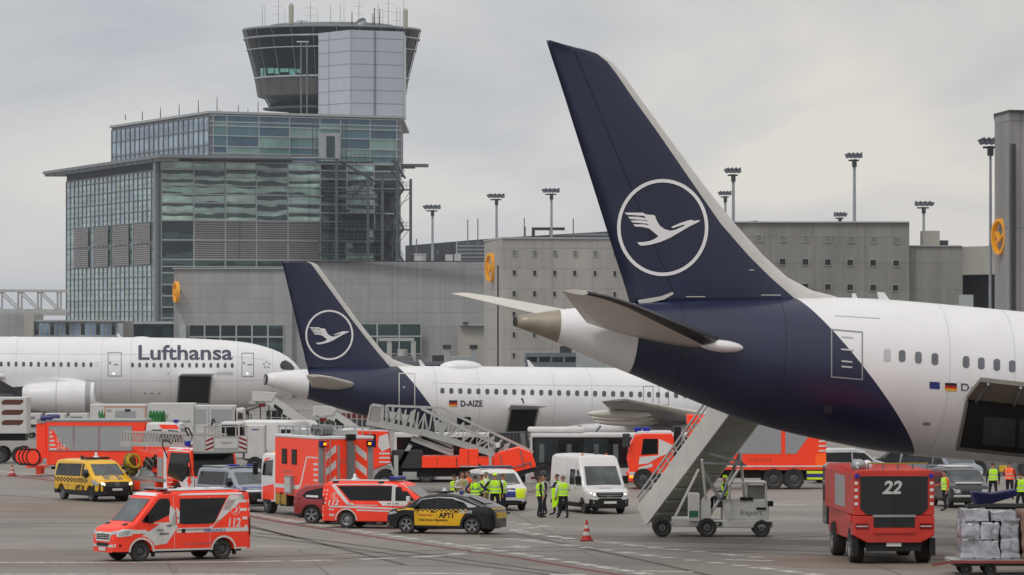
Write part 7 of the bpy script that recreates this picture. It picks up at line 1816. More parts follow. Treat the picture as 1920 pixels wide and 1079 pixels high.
for px in (1195, 1211):
    q = MB(); a = S(px, 806); q.box(a.x-.18, a.x+.18, -.9, -.55, a.z-.1, a.z+.15, blueb); q.build('beacon', t, bevel=.04)
q = MB(); q.box(S(1166, 0).x, S(1180, 0).x, -1.5, -1.2, S(0, 838).z, S(0, 812).z, dgrey); q.build('wing_mirror', t, bevel=.05)
q = MB(); S.box(q, 1264, 1276, 800, 885, -.9, .9, black)
for k in range(8): S.box(q, 1276, 1282, 815+k*8, 819+k*8, -1.0, .9, alum)
q.build('hook_lift', t)
q = MB(); S.box(q, 1290, 1546, 786, 880, -1.25, 1.25, redtru); q.build('container', t, bevel=.03)
q = MB(); S.box(q, 1288, 1325, 778, 795, -1.0, 1.0, orange); q.build('container_top_box', t)
shp = mat('grey_shutter_panel', (150,152,156), .5, noise=.05)
q = MB(); S.box(q, 1300, 1462, 794, 850, -1.27, -1.25, shp); q.build('side_panel', t)
q = MB(); S.pr(q, [(1470, 794), (1530, 794), (1490, 850), (1470, 850)], -1.27, -1.25, shp); q.build('side_panel', t)
q = MB()
for k in range(4): S.box(q, 1532, 1545, 816+k*9, 819+k*9, -1.27, -1.25, silver)
S.box(q, 1294, 1545, 872, 874.5, -1.28, -1.25, silver); q.build('side_bar', t)
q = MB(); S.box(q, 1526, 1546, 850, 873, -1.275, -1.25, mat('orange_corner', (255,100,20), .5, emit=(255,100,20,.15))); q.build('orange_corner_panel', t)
flat_text(t, 'FEUERWEHR', S(1400, 0).x, -1.26, S(0, 864).z, .22, mat('dull_red_lettering', (180,60,40), .5))
q = MB(); S.box(q, 1222, 1545, 881, 896, -.6, .6, black); q.build('underbody', t)
for px in (1205, 1448, 1486):
    for sg in (1, -1): wheel(t, S(px, 0).x, sg*1.22, .52, .34, steelw, 'lorry', sg)
q = MB(); S.box(q, 1424, 1510, 876, 880.5, -1.22, 1.22, reflect); q.build('mudguard', t)
q = MB(); S.box(q, 1508, 1548, 881, 900, -1.2, 1.2, black); S.box(q, 1510, 1548, 882, 887, -1.23, -1.2, ylf); S.box(q, 1510, 1548, 887.2, 894, -1.23, -1.2, bluep); S.box(q, 1510, 1548, 894.2, 898, -1.23, -1.2, ylf); q.build('rear_marking_board', t)

# ---- 15 mobile passenger stairs serving the far side of the large airliner
t = thing('mobile_stairs', 'white self propelled passenger stairs rising steeply to the large airliner belly', 'boarding stairs')
t.location = G(1335, 1003); o_ = Vector(t.location); stw = mat('stairs_white', (206,206,200), .5, noise=.1, dirt=.15); stg = mat('stairs_underside', (150,150,142), .7, noise=.12)
A0 = P(1212, 980, 191.2)-o_; A1 = P(1384, 742, 186.4)-o_; run = (A1-A0); rh = Vector((run.x, run.y, 0)).normalized(); side_ = Vector((-rh.y, rh.x, 0))*1.75; nrm = run.cross(side_).normalized()
if nrm.z < 0: nrm = -nrm
for k in (0, 1):
    b = side_*k; q = MB(); q.prism([A0+b+nrm*.75, A1+b+nrm*.75, A1+b-nrm*.25, A0+b-nrm*.12], side_.normalized()*.07*(1 if k else -1), stw); q.build('side_panel', t)
    q = MB(); q.bar(A0+b+nrm*1.15+run*.02, A1+b+nrm*1.15, .07, .07, alumb); q.bar(A0+b+nrm*.95+run*.02, A1+b+nrm*.95, .05, .05, alumb)
    for i in range(12): p = A0+b+run*(i/11.5); q.bar(p+nrm*.7, p+nrm*1.15, .04, .04, alumb)
    q.build('handrail', t)
q = MB(); n = 26
for i in range(n):
    a = A0+run*(i/n); b = A0+run*((i+1)/n); d = Vector((run.x, run.y, 0))/n
    q.prism([a+side_*.02, a+d+side_*.02, a+d+side_*.98, a+side_*.98], (0, 0, .04), stg); q.prism([a+d+side_*.02, b+side_*.02, b+side_*.98, a+d+side_*.98], d*.05, stg)
q.build('steps', t)
q = MB(); q.prism([A0-nrm*.12+run*.05, A1-nrm*.25, A1-nrm*.25+side_, A0-nrm*.12+run*.05+side_], nrm*.05, stg)
for i in range(9): p = A0-nrm*.2+run*(.1+i*.1); q.bar(p, p+side_, .08, .08, stg)
q.build('stair_underside', t)
q = MB(); q.box(A1.x-.2, A1.x+2.4, A1.y-1.6, A1.y+.4, A1.z-.15, A1.z, stw); q.build('top_platform', t)
def mx(px, Y, py): return P(px, py, Y)-o_
def mbx(q, px0, px1, py0, py1, Y0, Y1, m): a, b = mx(px0, Y0, py1), mx(px1, Y0, py0); q.box(a.x, b.x, Y0-o_.y, Y1-o_.y, a.z, b.z, m)
YN = 187.9
q = MB(); mbx(q, 1335, 1450, 976, 990, YN-.1, YN+2, stw); mbx(q, 1262, 1335, 972, 988, YN, YN+1.8, stw); q.build('chassis', t, bevel=.03)
q = MB(); mbx(q, 1355, 1442, 938, 976, YN, YN+1.9, stw); q.build('body', t, bevel=.04)
q = MB(); mbx(q, 1292, 1312, 926, 978, YN-.15, YN+1.2, stw); mbx(q, 1313, 1333, 940, 978, YN-.05, YN+1.2, stw); q.build('control_box', t, bevel=.02)
q = MB(); mbx(q, 1292, 1309, 958, 970, YN-.17, YN-.15, mat('green_panel', (40,110,84), .5)); q.build('green_panel', t)
q = MB(); mbx(q, 1341, 1362, 930, 952, YN+.2, YN+1.0, dgrey); q.build('seat', t)
q = MB(); mbx(q, 1366, 1438, 904, 908, YN-.1, YN+1.9, stw); q.build('cabin_roof', t, bevel=.02)
q = MB()
for px in (1368, 1400, 1436):
    for Yo in (0, 1.8): a, b = mx(px, YN+Yo, 938), mx(px, YN+Yo, 908); q.bar(a, b, .06, .06, stw)
q.build('cabin_post', t)
q = MB(); mbx(q, 1402, 1434, 910, 936, YN+.02, YN+.05, mat('cabin_clear_glass', (110,112,108), .1, noise=.3)); q.build('cabin_window', t)
q = MB(); mbx(q, 1388, 1412, 933, 939, YN-.05, YN+.3, black); mbx(q, 1418, 1436, 952, 956, YN-.04, YN, black); mbx(q, 1440, 1450, 940, 950, YN-.3, YN, black); q.build('trim', t)
for px in (1347, 1440): q = MB(); mbx(q, px-6, px+7, 979, 987, YN-.13, YN-.1, dgrey); mbx(q, px-4, px, 981, 985, YN-.14, YN-.13, lamp); q.build('tail_lamp', t)
bm_ = flat_text(t, 'fraport', mx(1388, YN, 0).x, YN-o_.y-.01, mx(0, YN, 966).z, .3, inkg)
for px, r_ in ((1238, .36), (1322, .37), (1424, .33)):
    for Yo, sg in ((0, -1), (1.8, 1)): wheel(t, (px-1335)*188/F, (YN-o_.y)+Yo*.95-.05, r_, .26, steelw, 'lorry', sg)
for a, b in (((1328, 980), (1316, 862)), ((1396, 938), (1388, 846)), ((1325, 975), (1385, 880)), ((1258, 985), (1310, 880)), ((1316, 868), (1398, 872)), ((1318, 880), (1352, 940)), ((1330, 850), (1392, 868)), ((1388, 850), (1352, 935))):
    q = MB(); q.bar(mx(a[0], YN+.3, a[1]), mx(b[0], YN-.6 if a != (1258, 985) else YN, b[1]), .09, .09, stw if a[1] > 930 else grey); q.build('support_frame', t)
# ---- 16 airport crash tender from behind, number 22
t = thing('crash_tender', 'red crash tender seen from behind with large white 22 on its black rear grille', 'fire truck')
rt_ = mat('tender_red', (204,54,42), .45, coat=.15, noise=.16, dirt=.35); hw_ = 1.42
q = MB()
q.prism([(-4.2, -hw_, 1.75), (-4.2, hw_, 1.75), (-4.12, hw_, 3.15), (-3.95, hw_-.15, 3.3), (-3.95, -hw_+.15, 3.3), (-4.12, -hw_, 3.15)][:0] or [(-4.2, -hw_, 1.7), (-4.2, -hw_+.0, 3.1), (-4.2, -hw_+.12, 3.28), (-4.2, hw_-.12, 3.28), (-4.2, hw_, 3.1), (-4.2, hw_, 1.7)], (8.4, 0, 0), rt_); q.build('body', t, bevel=.04)
q = MB(); q.prism([(-4.25, -1.42, 1.0), (-4.25, -1.42, 1.68), (-4.25, 1.42, 1.68), (-4.25, 1.42, 1.0), (-4.25, .95, .75), (-4.25, -.95, .75)], (.9, 0, 0), rt_); q.build('rear_bumper', t, bevel=.04)
q = MB(); q.box(-3.2, 4.0, -1.3, 1.3, .8, 1.7, rt_); q.build('lower_body', t)
gr = brick_mat('engine_grille', (40,44,48), (16,17,19), 30, .075, .02, axis='YZ', rough=.5, noise=.1)
q = MB(); q.prism([(-4.24, -1.18, 1.95), (-4.24, -1.18, 3.06), (-4.24, 1.18, 3.06), (-4.24, 1.18, 1.95), (-4.24, .95, 1.72), (-4.24, -.95, 1.72)], (.035, 0, 0), gr); q.build('engine_grille', t)
bm = text_bm('22', .62, 0, 0, bold=.018, shear=.25, sx=1.05)
for v_ in bm.verts: v_.co = Vector((-4.25, .42-v_.co.x, 2.46+v_.co.y))
mb = MB(); mb.merge(bm, mat('number_white', (190,192,190), .5)); bm.free(); mb.build('fleet_number', t)
q = MB(); q.box(-4.27, -4.2, -.72, .72, 1.28, 1.62, gr); q.build('lower_grille', t)
q = MB(); q.box(-4.30, -4.25, -.75, .75, 1.64, 1.72, alum); q.box(-4.31, -4.25, -.7, .7, 1.08, 1.2, rt_); q.build('latch_bar', t)
for sg in (1, -1):
    q = MB(); q.box(-4.285, -4.25, sg*1.12-.22, sg*1.12+.22, 1.24, 1.42, lampr); q.box(-4.29, -4.285, sg*1.12-.2, sg*1.12+.2, 1.3, 1.34, reflect); q.build('tail_lamp', t)
    q = MB(); q.box(-4.28, -4.2, sg*1.3-.07, sg*1.3+.07, 3.0, 3.14, blueb); q.build('beacon', t)
    for k in range(4): q = MB(); q.box(-4.215, -4.2, sg*1.32-.06, sg*1.32+.06, 2.05+.24*k, 2.15+.24*k, silver); q.build('reflector', t)
q = MB(); q.box(-4.1, 3.6, -1.0, 1.0, .55, 1.0, black); q.box(-4.15, -4.0, -.95, .95, .45, .85, black); q.build('underbody', t)
q = MB(); q.box(-4.2, -4.12, -.26, .26, .62, .74, plate); q.build('number_plate', t)
for x in (-2.95, 2.2):
    for sg in (1, -1): wheel(t, x, sg*1.18, .62, .46, grey, 'lorry', sg)
q = MB(); q.box(-4.2, -3.7, 1.25, 1.45, .3, .9, black); q.box(-4.2, -3.7, -1.45, -1.25, .3, .9, black); q.build('mud_flap', t)
q = MB(); q.box(-3.9, -2.2, -hw_-.0, hw_+.06, 1.45, 1.68, rt_); q.box(-1.8, 1.0, hw_, hw_+.015, 1.9, 3.0, shutter); q.build('side_step', t)
q = MB(); q.ball((-3.5, 1.15, 3.42), .28, alum, n=14, sc=(1.2, 1, .8)); q.path([(-3.9, 1.2, 3.3), (-3.6, 1.35, 3.55), (-3.2, 1.25, 3.6), (-2.9, 1.0, 3.35)], .05, alum); q.ball((-3.1, .8, 3.4), .2, white, n=12); q.build('roof_monitor', t)
q = MB(); q.bar((-4.0, -1.2, 3.5), (-4.0, .9, 3.5), .05, .05, mat('rail_yellow', (150,130,60), .5)); 
for k in range(5): q.bar((-4.0, -1.2+.52*k, 3.28), (-4.0, -1.2+.52*k, 3.5), .04, .04, grey)
q.build('roof_rail', t)
q = MB(); q.box(4.2, 5.6, -1.35, 1.35, 1.0, 3.2, glass); q.build('front_cab', t, bevel=.1)
place(t, 1647, 1047, 93)

# ---- 17 wrapped freight on a dolly, bottom right
t = thing('freight_dolly', 'low cargo dolly with red edge carrying the wrapped freight, bottom right corner', 'dolly'); t.location = G(1875, 1076)
q = MB(); q.box(-1.75, 2.6, -1.1, 1.1, .42, .52, alumb); q.box(-1.8, 2.65, -1.14, -1.1, .4, .5, mat('dolly_red', (150,60,56), .6, dirt=.4)); q.build('deck', t)
q = MB(); q.box(-1.6, 2.5, -.9, .9, .3, .42, dgrey); q.bar((-1.75, -.4, .4), (-2.3, -.4, .3), .1, .08, mat('dolly_red', (0,0,0))); q.build('frame', t)
for x in (-1.2, -.4, 1.2, 2.0):
    for sg in (1, -1): wheel(t, x, sg*.85, .19, .16, steelw, 'steel', sg)
def freight(x0, x1, y0, y1, z0, z1, m, nx=14, seed=1):
    random.seed(seed); bm = bmesh.new(); bmesh.ops.create_cube(bm, size=1)
    bmesh.ops.subdivide_edges(bm, edges=bm.edges[:], cuts=nx, use_grid_fill=True)
    from mathutils import noise as nz_
    for v in bm.verts:
        c = v.co; p = Vector((x0+(c.x+.5)*(x1-x0), y0+(c.y+.5)*(y1-y0), z0+(c.z+.5)*(z1-z0)))
        n = nz_.noise_vector(p*2.3+Vector((seed, 0, 0)))*.09+nz_.noise_vector(p*6)*.03; n.z *= .6
        if c.z < -.45: n.z = 0
        bl = (abs((p.x*1.6) % 1-.5) < .05 or abs((p.z*2) % 1-.5) < .05); v.co = p+n-(c.normalized()*.05 if bl else Vector((0,0,0)))
    mb = MB(); mb.merge(bm, m, True); bm.free(); return mb
wrap = mat('shrink_wrap', (168,170,178), .3, coat=.5, noise=.3, nscale=2.2, bump=.5, bscale=9); carton = mat('brown_cartons', (134,106,94), .6, coat=.3, noise=.3, nscale=2.5, bump=.3, bscale=5)
wp = thing('wrapped_pallet', 'white shrink wrapped pallet load on the dolly right of the crash tender', 'freight', t.location); sd_ = 1
for k, (za, zb_) in enumerate(((.53, 1.15), (1.16, 1.78), (1.79, 2.12))):
    for j in range(3 if k < 2 else 2):
        sd_ += 1; x0 = -1.42+j*.66+(.03*((sd_*7) % 3)); x1 = x0+.63; 
        if k == 2: x0, x1 = -1.3+j*.9, -.45+j*.9
        freight(x0, x1, -.95+.03*(sd_ % 3), .95, za, zb_+.05*((sd_*5) % 3), wrap, nx=9, seed=sd_).build('bundle', wp)
tag(freight(.62, 2.5, -1.0, 1.0, .53, 2.15, carton, seed=8).build('carton_pallet'), 'brown cartons under film on the dolly at the right edge', 'freight').location = t.location
q = MB(); bt_ = mat('blue_tarp', (44,50,110), .6, noise=.2); Y = 196
q.prism([P(1822, 922, Y), P(1860, 926, Y), P(1908, 918, Y), P(1908, 930, Y), P(1850, 948, Y), P(1832, 950, Y)], (0, 1.4, 0), bt_); o = q.build('tarpaulin_cover', bevel=.08); tag(o, 'dark blue tarpaulin above the wrapped pallet load at right', 'tarpaulin')
t = thing('tarp_trolley', 'grey trolley under the blue tarpaulin at the right', 'trolley', (P(1865, 0, Y).x, Y, 0)); q = MB(); q.box(-1.1, 1.2, .1, 1.3, .5, .9, dgrey); q.box(-1.1, 1.2, 0, .1, .85, 1.0, grey); q.build('tray', t)
for x in (-.9, .9):
    for y_ in (.2, 1.2): wheel(t, x, y_, .25, .14, steelw, 'steel', -1)

# ---- cones
def cone(px, py, label, h=.85):
    t = thing('traffic_cone', label, 'traffic cone', G(px, py), 0, 'traffic cones'); q = MB(); q.box(-.26, .26, -.26, .26, 0, .05, mat('cone_base', (140,30,30), .7, dirt=.3)); q.build('base', t)
    cr = mat('cone_red', (200,44,34), .6, dirt=.2); q = MB(); q.lathe([(.2, .05), (.155, h*.28), (.12, h*.45), (.095, h*.6), (.065, h*.76), (.03, h), (0, h)], (0,0,0), (0,0,1), [cr, reflect, cr, reflect, cr, cr], n=16); q.build('cone', t)
cone(1100, 1015, 'red and white cone standing alone in front of the white van', .82); cone(23, 893, 'red and white cone at the left edge below the hose reels', .62)

# ================================================================== PEOPLE
skin = mat('skin', (176,128,104), .6, noise=.08); dark = mat('dark_workwear', (30,32,42), .85, noise=.2, nscale=6); khaki = mat('turnout_khaki', (170,158,110), .8, noise=.2, nscale=6)
shoe = mat('black_boots', (20,20,22), .6); hairm = [mat('dark_hair', (44,34,28), .8), mat('grey_hair', (120,116,110), .8), mat('brown_hair', (84,58,40), .8)]
navyw = mat('navy_workwear', (38,46,86), .85, noise=.2, nscale=6); whitesh = mat('white_shirt', (206,206,208), .8, noise=.1); orgt = mat('orange_workwear', (226,84,36), .8, noise=.15)
def person(label, loc, rz, top=dark, legs=dark, vest=hivis, arms=('down', 'down'), hair=0, helmet=None, scale=1.0, stride=.04, bands=True, seatd=False, group=None, band_m=reflect):
    V, E, Rd = [], [], []
    def v(p, r, par=None):
        V.append(p); Rd.append(r if isinstance(r, tuple) else (r, r))
        if par is not None: E.append((par, len(V)-1))
        return len(V)-1
    pel = v((0, 0, .96), (.15, .11)); sp1 = v((0, 0, 1.12), (.135, .10), pel); ch = v((.01, 0, 1.32), (.165, .115), sp1); nb = v((0, 0, 1.47), (.07, .065), ch); nk = v((.01, 0, 1.54), (.052, .055), nb)
    h1 = v((.03, 0, 1.60), (.072, .078), nk); h2 = v((.02, 0, 1.68), (.083, .098), h1); v((.01, 0, 1.765), (.05, .06), h2); v((.125, 0, 1.655), .012, h2)
    for sg, arm in zip((1, -1), arms):
        sh = v((0, sg*.19, 1.42), (.062, .062), ch)
        if arm == 'down': e, w_ = (-.02, sg*.25, 1.14), (.05, sg*.26, .89)
        elif arm == 'bent': e, w_ = (-.03, sg*.25, 1.15), (.24, sg*.16, 1.13)
        elif arm == 'hip': e, w_ = (-.1, sg*.36, 1.17), (.03, sg*.2, 1.02)
        elif arm == 'point': e, w_ = (.2, sg*.3, 1.3), (.45, sg*.26, 1.34)
        else: e, w_ = (.1, sg*.27, 1.18), (.3, sg*.05, 1.25)
        e = v(e, .047, sh); w2 = v(w_, .031, e); W_ = Vector(w_); D = (W_-Vector(V[e])).normalized(); S_ = Vector((0, 1, 0)); 
        if abs(D.y) > .7: S_ = Vector((0, 0, 1))
        S_ = (S_-D*S_.dot(D)).normalized()*sg; U = D.cross(S_)
        pm = v(tuple(W_+D*.07), (.026, .038), w2)
        for k, (o, l) in enumerate(((-.032, .062), (-.011, .078), (.011, .073), (.031, .056))):
            a = v(tuple(W_+D*.105+S_*o), .0095, pm); b = v(tuple(W_+D*(.105+l*.55)+S_*o+U*.008), .0088, a); v(tuple(W_+D*(.1+l)+S_*o*1.05+U*.03), .0075, b)
        a = v(tuple(W_+D*.05-S_*.04), .0105, w2); v(tuple(W_+D*.095-S_*.055+U*.015), .0085, a)
    for sg in (1, -1):
        sx_ = stride*sg
        if seatd: hp_ = v((.05, sg*.1, .9), .09, pel); kn = v((.45, sg*.12, .9), .062, hp_); an = v((.47, sg*.12, .48), .042, kn); v((.62, sg*.12, .43), .036, an)
        else: hp_ = v((0, sg*.095, .86), (.095, .09), pel); kn = v((.02+sx_, sg*.115, .5), .062, hp_); an = v((-.02+sx_*2.2, sg*.125, .1), .044, kn); v((.10+sx_*2.2, sg*.135, .045), .042, an); v((.2+sx_*2.2, sg*.14, .035), .03, len(V)-1)
    me = bpy.data.meshes.new('p'); me.from_pydata(V, E, []); ob = bpy.data.objects.new('p', me); COL.objects.link(ob)
    sk = ob.modifiers.new('s', 'SKIN'); sk.use_smooth_shade = True; sb = ob.modifiers.new('u', 'SUBSURF'); sb.levels = 1; sb.render_levels = 1
    if not me.skin_vertices: me.skin_vertices  # created with the modifier
    for i, r in enumerate(Rd): me.skin_vertices[0].data[i].radius = r
    me.skin_vertices[0].data[0].use_root = True
    dg = bpy.context.evaluated_depsgraph_get(); me2 = bpy.data.meshes.new_from_object(ob.evaluated_get(dg)); bpy.data.objects.remove(ob); me2.name = 'person'
    root = thing('person', label, 'person', loc, rz, group); root.scale = (scale*1.14, scale*1.2, scale)
    me2.materials.clear()
    for m_ in (legs, top, skin, shoe): me2.materials.append(m_)
    wr = [Vector(V[i]) for i, r in enumerate(Rd) if r == (.031, .031)]
    for p in me2.polygons:
        c = p.center
        k = 0 if c.z < .97 else (2 if c.z > 1.5 else 1)
        if c.z < .13 and not seatd: k = 3
        if abs(c.y) > .17 and c.z > .8 and c.z < 1.5: k = 1
        for w2 in wr:
            if (c-w2).length < .17 and (abs(c.y) > .17 or c.x > .16) and (c-w2).length < .15: k = 2 if (c.z < w2.z+.0 or c.x > w2.x-.0) else k
        p.material_index = k
    bd = bpy.data.objects.new('body', me2); COL.objects.link(bd); bd.parent = root
    q = MB(); sph = []; n = 14
    hm = hairm[hair]
    for j in range(6):
        for i in range(n):
            t = math.pi*.52*j/5; a = 2*math.pi*i/n; front = math.cos(a)
            tt = t*(1 if front < .35 else .62); sph.append((.012+.108*math.sin(tt)*math.cos(a), .088*math.sin(tt)*math.sin(a), 1.688+.10*math.cos(tt)))
    q.add(sph, [(j*n+i, j*n+(i+1) % n, (j+1)*n+(i+1) % n, (j+1)*n+i) for j in range(5) for i in range(n)], helmet or hm, True)
    q.build('helmet' if helmet else 'hair', root)
    q = MB()
    for sg in (1, -1): q.ball((.106, sg*.032, 1.672), .011, shoe, n=6); q.ball((.02, sg*.09, 1.655), .022, skin, n=6, sc=(.8, .5, 1.3))
    q.box(.105, .112, -.022, .022, 1.617, 1.622, mat('lips', (130,70,64), .6)); q.build('face', root)
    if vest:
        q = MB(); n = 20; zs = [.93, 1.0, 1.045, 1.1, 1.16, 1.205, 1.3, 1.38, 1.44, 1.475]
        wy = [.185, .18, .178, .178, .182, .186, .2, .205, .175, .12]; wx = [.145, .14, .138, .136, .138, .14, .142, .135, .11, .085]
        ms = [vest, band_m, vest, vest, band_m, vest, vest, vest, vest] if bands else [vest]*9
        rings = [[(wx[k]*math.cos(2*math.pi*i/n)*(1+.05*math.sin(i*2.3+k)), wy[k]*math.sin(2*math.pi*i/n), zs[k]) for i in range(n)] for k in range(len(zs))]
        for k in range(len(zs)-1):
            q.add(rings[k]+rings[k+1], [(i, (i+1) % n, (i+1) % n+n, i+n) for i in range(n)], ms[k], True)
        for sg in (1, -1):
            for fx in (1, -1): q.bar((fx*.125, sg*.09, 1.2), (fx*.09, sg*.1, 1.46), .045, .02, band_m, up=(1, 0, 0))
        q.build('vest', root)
    return root
gA = 'people standing round the patrol car'; 
def at(px, py): return G(px, py)
bluev = mat('blue_vest', (50,80,160), .7, noise=.1)
ppl = [
 ('person in black with yellow vest edges, leftmost behind the APT1 car roof', 851, 962, 20, dict(top=dark, vest=hivis, arms=('bent', 'down'), hair=0)),
 ('person in khaki and white turnout jacket behind the APT1 car roof', 866, 966, -60, dict(top=whitesh, legs=khaki, vest=khaki, arms=('bent', 'bent'), hair=2)),
 ('person in orange workwear among the yellow vests', 878, 961, 200, dict(top=orgt, vest=hivor, arms=('down', 'bent'), hair=2)),
 ('person in blue jacket with yellow back panel in the group', 891, 968, 95, dict(top=navyw, legs=navyw, vest=hivis, arms=('hip', 'hip'), hair=0, band_m=bluev)),
 ('person in yellow and khaki jacket right of the blue jacket', 904, 962, 150, dict(top=khaki, legs=dark, vest=hivis, arms=('down', 'down'), hair=2)),
 ('person in pale shirt with narrow yellow vest seen side on in the group', 912, 966, 175, dict(top=whitesh, legs=khaki, vest=hivis, arms=('down', 'bent'), hair=1)),
 ('broad person in bright green vest and yellow cap seen from behind', 928, 967, 88, dict(top=dark, vest=hivis, arms=('hip', 'down'), hair=0, helmet=hivis, scale=1.04)),
 ('person with arm stretched toward the patrol car bonnet', 943, 964, -5, dict(top=whitesh, vest=hivis, arms=('point', 'bent'), hair=2)),
]
for k_, (lb_, px, py, rz, kw) in enumerate(ppl):
    kw.setdefault('scale', .95+.035*(k_*3 % 4)); person(lb_, at(px, py), R(rz), group=gA, **kw)
gB = 'people talking beside the white van'
person('person in dark clothes with yellow vest, left of the pair by the white van', at(1012, 971), R(10), top=dark, vest=hivis, arms=('bent', 'down'), hair=2, group=gB)
person('person in dark suit with pale shirt beside the white van, facing left', at(1021, 967), R(190), top=dark, vest=whitesh, bands=False, arms=('down', 'bent'), hair=0, group=gB)
person('person in yellow vest nearest the white van bonnet, seen from behind', at(1056, 972), R(110), top=whitesh, vest=hivis, arms=('down', 'bent'), hair=1, scale=1.03, group=gB)
person('person half hidden behind the one holding a yellow jacket', at(1045, 966), R(160), top=navyw, vest=hivis, arms=('fold', 'bent'), hair=2, group=gB)
q = MB(); Y = GY(972); q.prism([P(1034, 915, Y), P(1046, 917, Y), P(1049, 938, Y), P(1043, 950, Y), P(1036, 954, Y), P(1035, 940, Y)], (0, .12, 0), hivis); tag(q.build('yellow_jacket', bevel=.03), 'yellow jacket held hanging down beside the white van', 'jacket')
person('driver in yellow vest and cap seated on the mobile stairs', Vector((P(1360, 0, 188.4).x, 188.6, .62)), R(170), top=dark, vest=hivis, arms=('bent', 'bent'), helmet=hivis, seatd=True)
person('person in yellow and orange vest right of the crash tender', at(1772, 958), R(200), top=orgt, vest=hivis, arms=('down', 'bent'), hair=0)
person('person in yellow vest above the blue tarpaulin', at(1862, 938), R(100), top=dark, vest=hivis, arms=('down', 'down'), hair=2)
person('person in red and yellow jacket behind the blue tarpaulin', at(1893, 936), R(60), top=mat('red_jacket', (150,40,36), .8), vest=hivor, arms=('bent', 'down'), hair=0)
person('person in green vest cut by the right edge of the view', at(1914, 962), R(120), top=dark, vest=hivis, arms=('down', 'down'), hair=0)
person('worker in full yellow suit standing left of the red box truck', at(493, 884), R(30), top=hivis, legs=hivis, vest=hivis, arms=('bent', 'down'), hair=2)

# ================================================================== GROUND SUPPORT GEAR IN THE BACKGROUND
def sv_truck(name, label, cat, cx, Y, group=None): 
    s = SV(cx, Y); t = thing(name, label, cat, group=group); s.put(t); return s, t
def boxbody(S, t, x0, x1, y0, y1, m, part='box_body', b=.03, hw_=1.25):
    q = MB(); S.box(q, x0, x1, y0, y1, -hw_, hw_, m); return q.build(part, t, bevel=b)
def side(S, t, part, pts, m, d=.012, y=-1.25):
    q = MB(); S.pr(q, pts, y-d, y-.001, m); return q.build(part, t)
def rwheels(S, t, pxs, r, hw_=1.1, w_=.3):
    for px in pxs:
        for sg in (1, -1): wheel(t, S(px, 0).x, sg*hw_, r, w_, steelw, 'lorry', sg)
whc = mat('container_white', (206,206,204), .45, noise=.06, dirt=.3); green = mat('grass_green_print', (44,128,60), .5, noise=.15, nscale=3); brown = mat('brown_stripe', (92,52,40), .5, noise=.08)
# catering truck cut by the left edge
S, t = sv_truck('catering_truck', 'white high-loader truck with three brown leaf stripes, cut by the left edge', 'truck', 0, 285)
boxbody(S, t, -120, 54, 745, 812, whc); 
for k in range(3):
    y_ = 754+k*19; side(S, t, 'brown_stripe', [(7, y_-1), (13, y_-5), (48, y_-5), (47, y_), (42, y_+4.5), (8, y_+4.5)], brown); side(S, t, 'brown_stripe', [(-60, y_+4.5), (-20, y_-5), (0, y_-5), (-5, y_+4.5)], brown)
q = MB(); S.box(q, -110, 50, 814, 826, -.8, .8, black); q.build('underbody', t); rwheels(S, t, (2, 41, -80), .5)
# container dollies with printed boards
for i, (a, b) in enumerate(((57, 78), (86, 124), (132, 166))):
    S, t = sv_truck('container_dolly', ('leftmost', 'middle', 'rightmost')[i]+' white freight container on dolly under the wide airliner engine', 'dolly', (a+b)/2, 345, 'container dollies under the engine')
    boxbody(S, t, a, b, 775, 796, whc, 'container', hw_=.9); side(S, t, 'printed_board', [(a+2, 781), (b-10, 781), (b-10, 786), (a+2, 786)], inkg, y=-.9); q = MB(); S.box(q, a-2, b+2, 797, 801, -1, 1, dgrey); q.build('deck', t); rwheels(S, t, (a+3, b-3), .2, .8, .15)
# lorry with orange framed rear shutter
S, t = sv_truck('box_trailer', 'white box trailer with thin orange frame and small grey roller door', 'trailer', 238, 318)
boxbody(S, t, 172, 276, 758, 815, whc); side(S, t, 'green_grass_print', [(190, 790), (187, 775), (190, 768), (192, 778), (195, 766), (197, 779), (200, 770), (199, 790)], green)
for r_ in frame_rects(199, 276, 762, 814, 1.6): side(S, t, 'orange_frame', r_, mat('orange_trim', (200,110,40), .5))
side(S, t, 'roller_door', [(219, 770), (257, 770), (257, 808), (219, 808)], shutter, .02); side(S, t, 'door_lamp', [(237, 767), (247, 767), (247, 771), (237, 771)], black, .05); flat_text(t, 'DJ5', S(203, 0).x, -1.265, S(0, 772).z, .22, inkm)
q = MB(); S.box(q, 176, 276, 816, 830, -.8, .8, black); q.build('underbody', t); rwheels(S, t, (190, 205, 260), .45)
# catering truck with green grass print
S, t = sv_truck('catering_truck', 'white catering truck with green grass print and two pale shutters', 'truck', 360, 314)
boxbody(S, t, 280, 366, 756, 826, whc); boxbody(S, t, 367, 442, 760, 826, whc, 'shutter_body')
gpt = []
random.seed(5)
for k in range(5):
    x = 285+k*6; side(S, t, 'green_grass_print', [(x-3, 792), (x-4, 778), (x-1, 765+random.random()*5), (x+2, 770), (x+4, 780), (x+3, 792)], green)
for k in range(4):
    x = 304+k*2.5; side(S, t, 'grass_blade_print', [(x, 792), (x+3+k, 772+k*1.5), (x+4+k*1.1, 773+k*1.5), (x+1.3, 792)], green)
flat_text(t, 'LSG Skychefs', S(320, 0).x, -1.265, S(0, 792).z, .26, mat('green_lettering', (60,110,80), .5))
for a, b in ((371, 389), (398, 436)): side(S, t, 'roller_shutter', [(a, 767), (b, 767), (b, 794), (a, 794)], shutter, .02)
for a in (368, 392, 437): side(S, t, 'frame_post', [(a, 762), (a+2, 762), (a+2, 820), (a, 820)], alumb, .04)
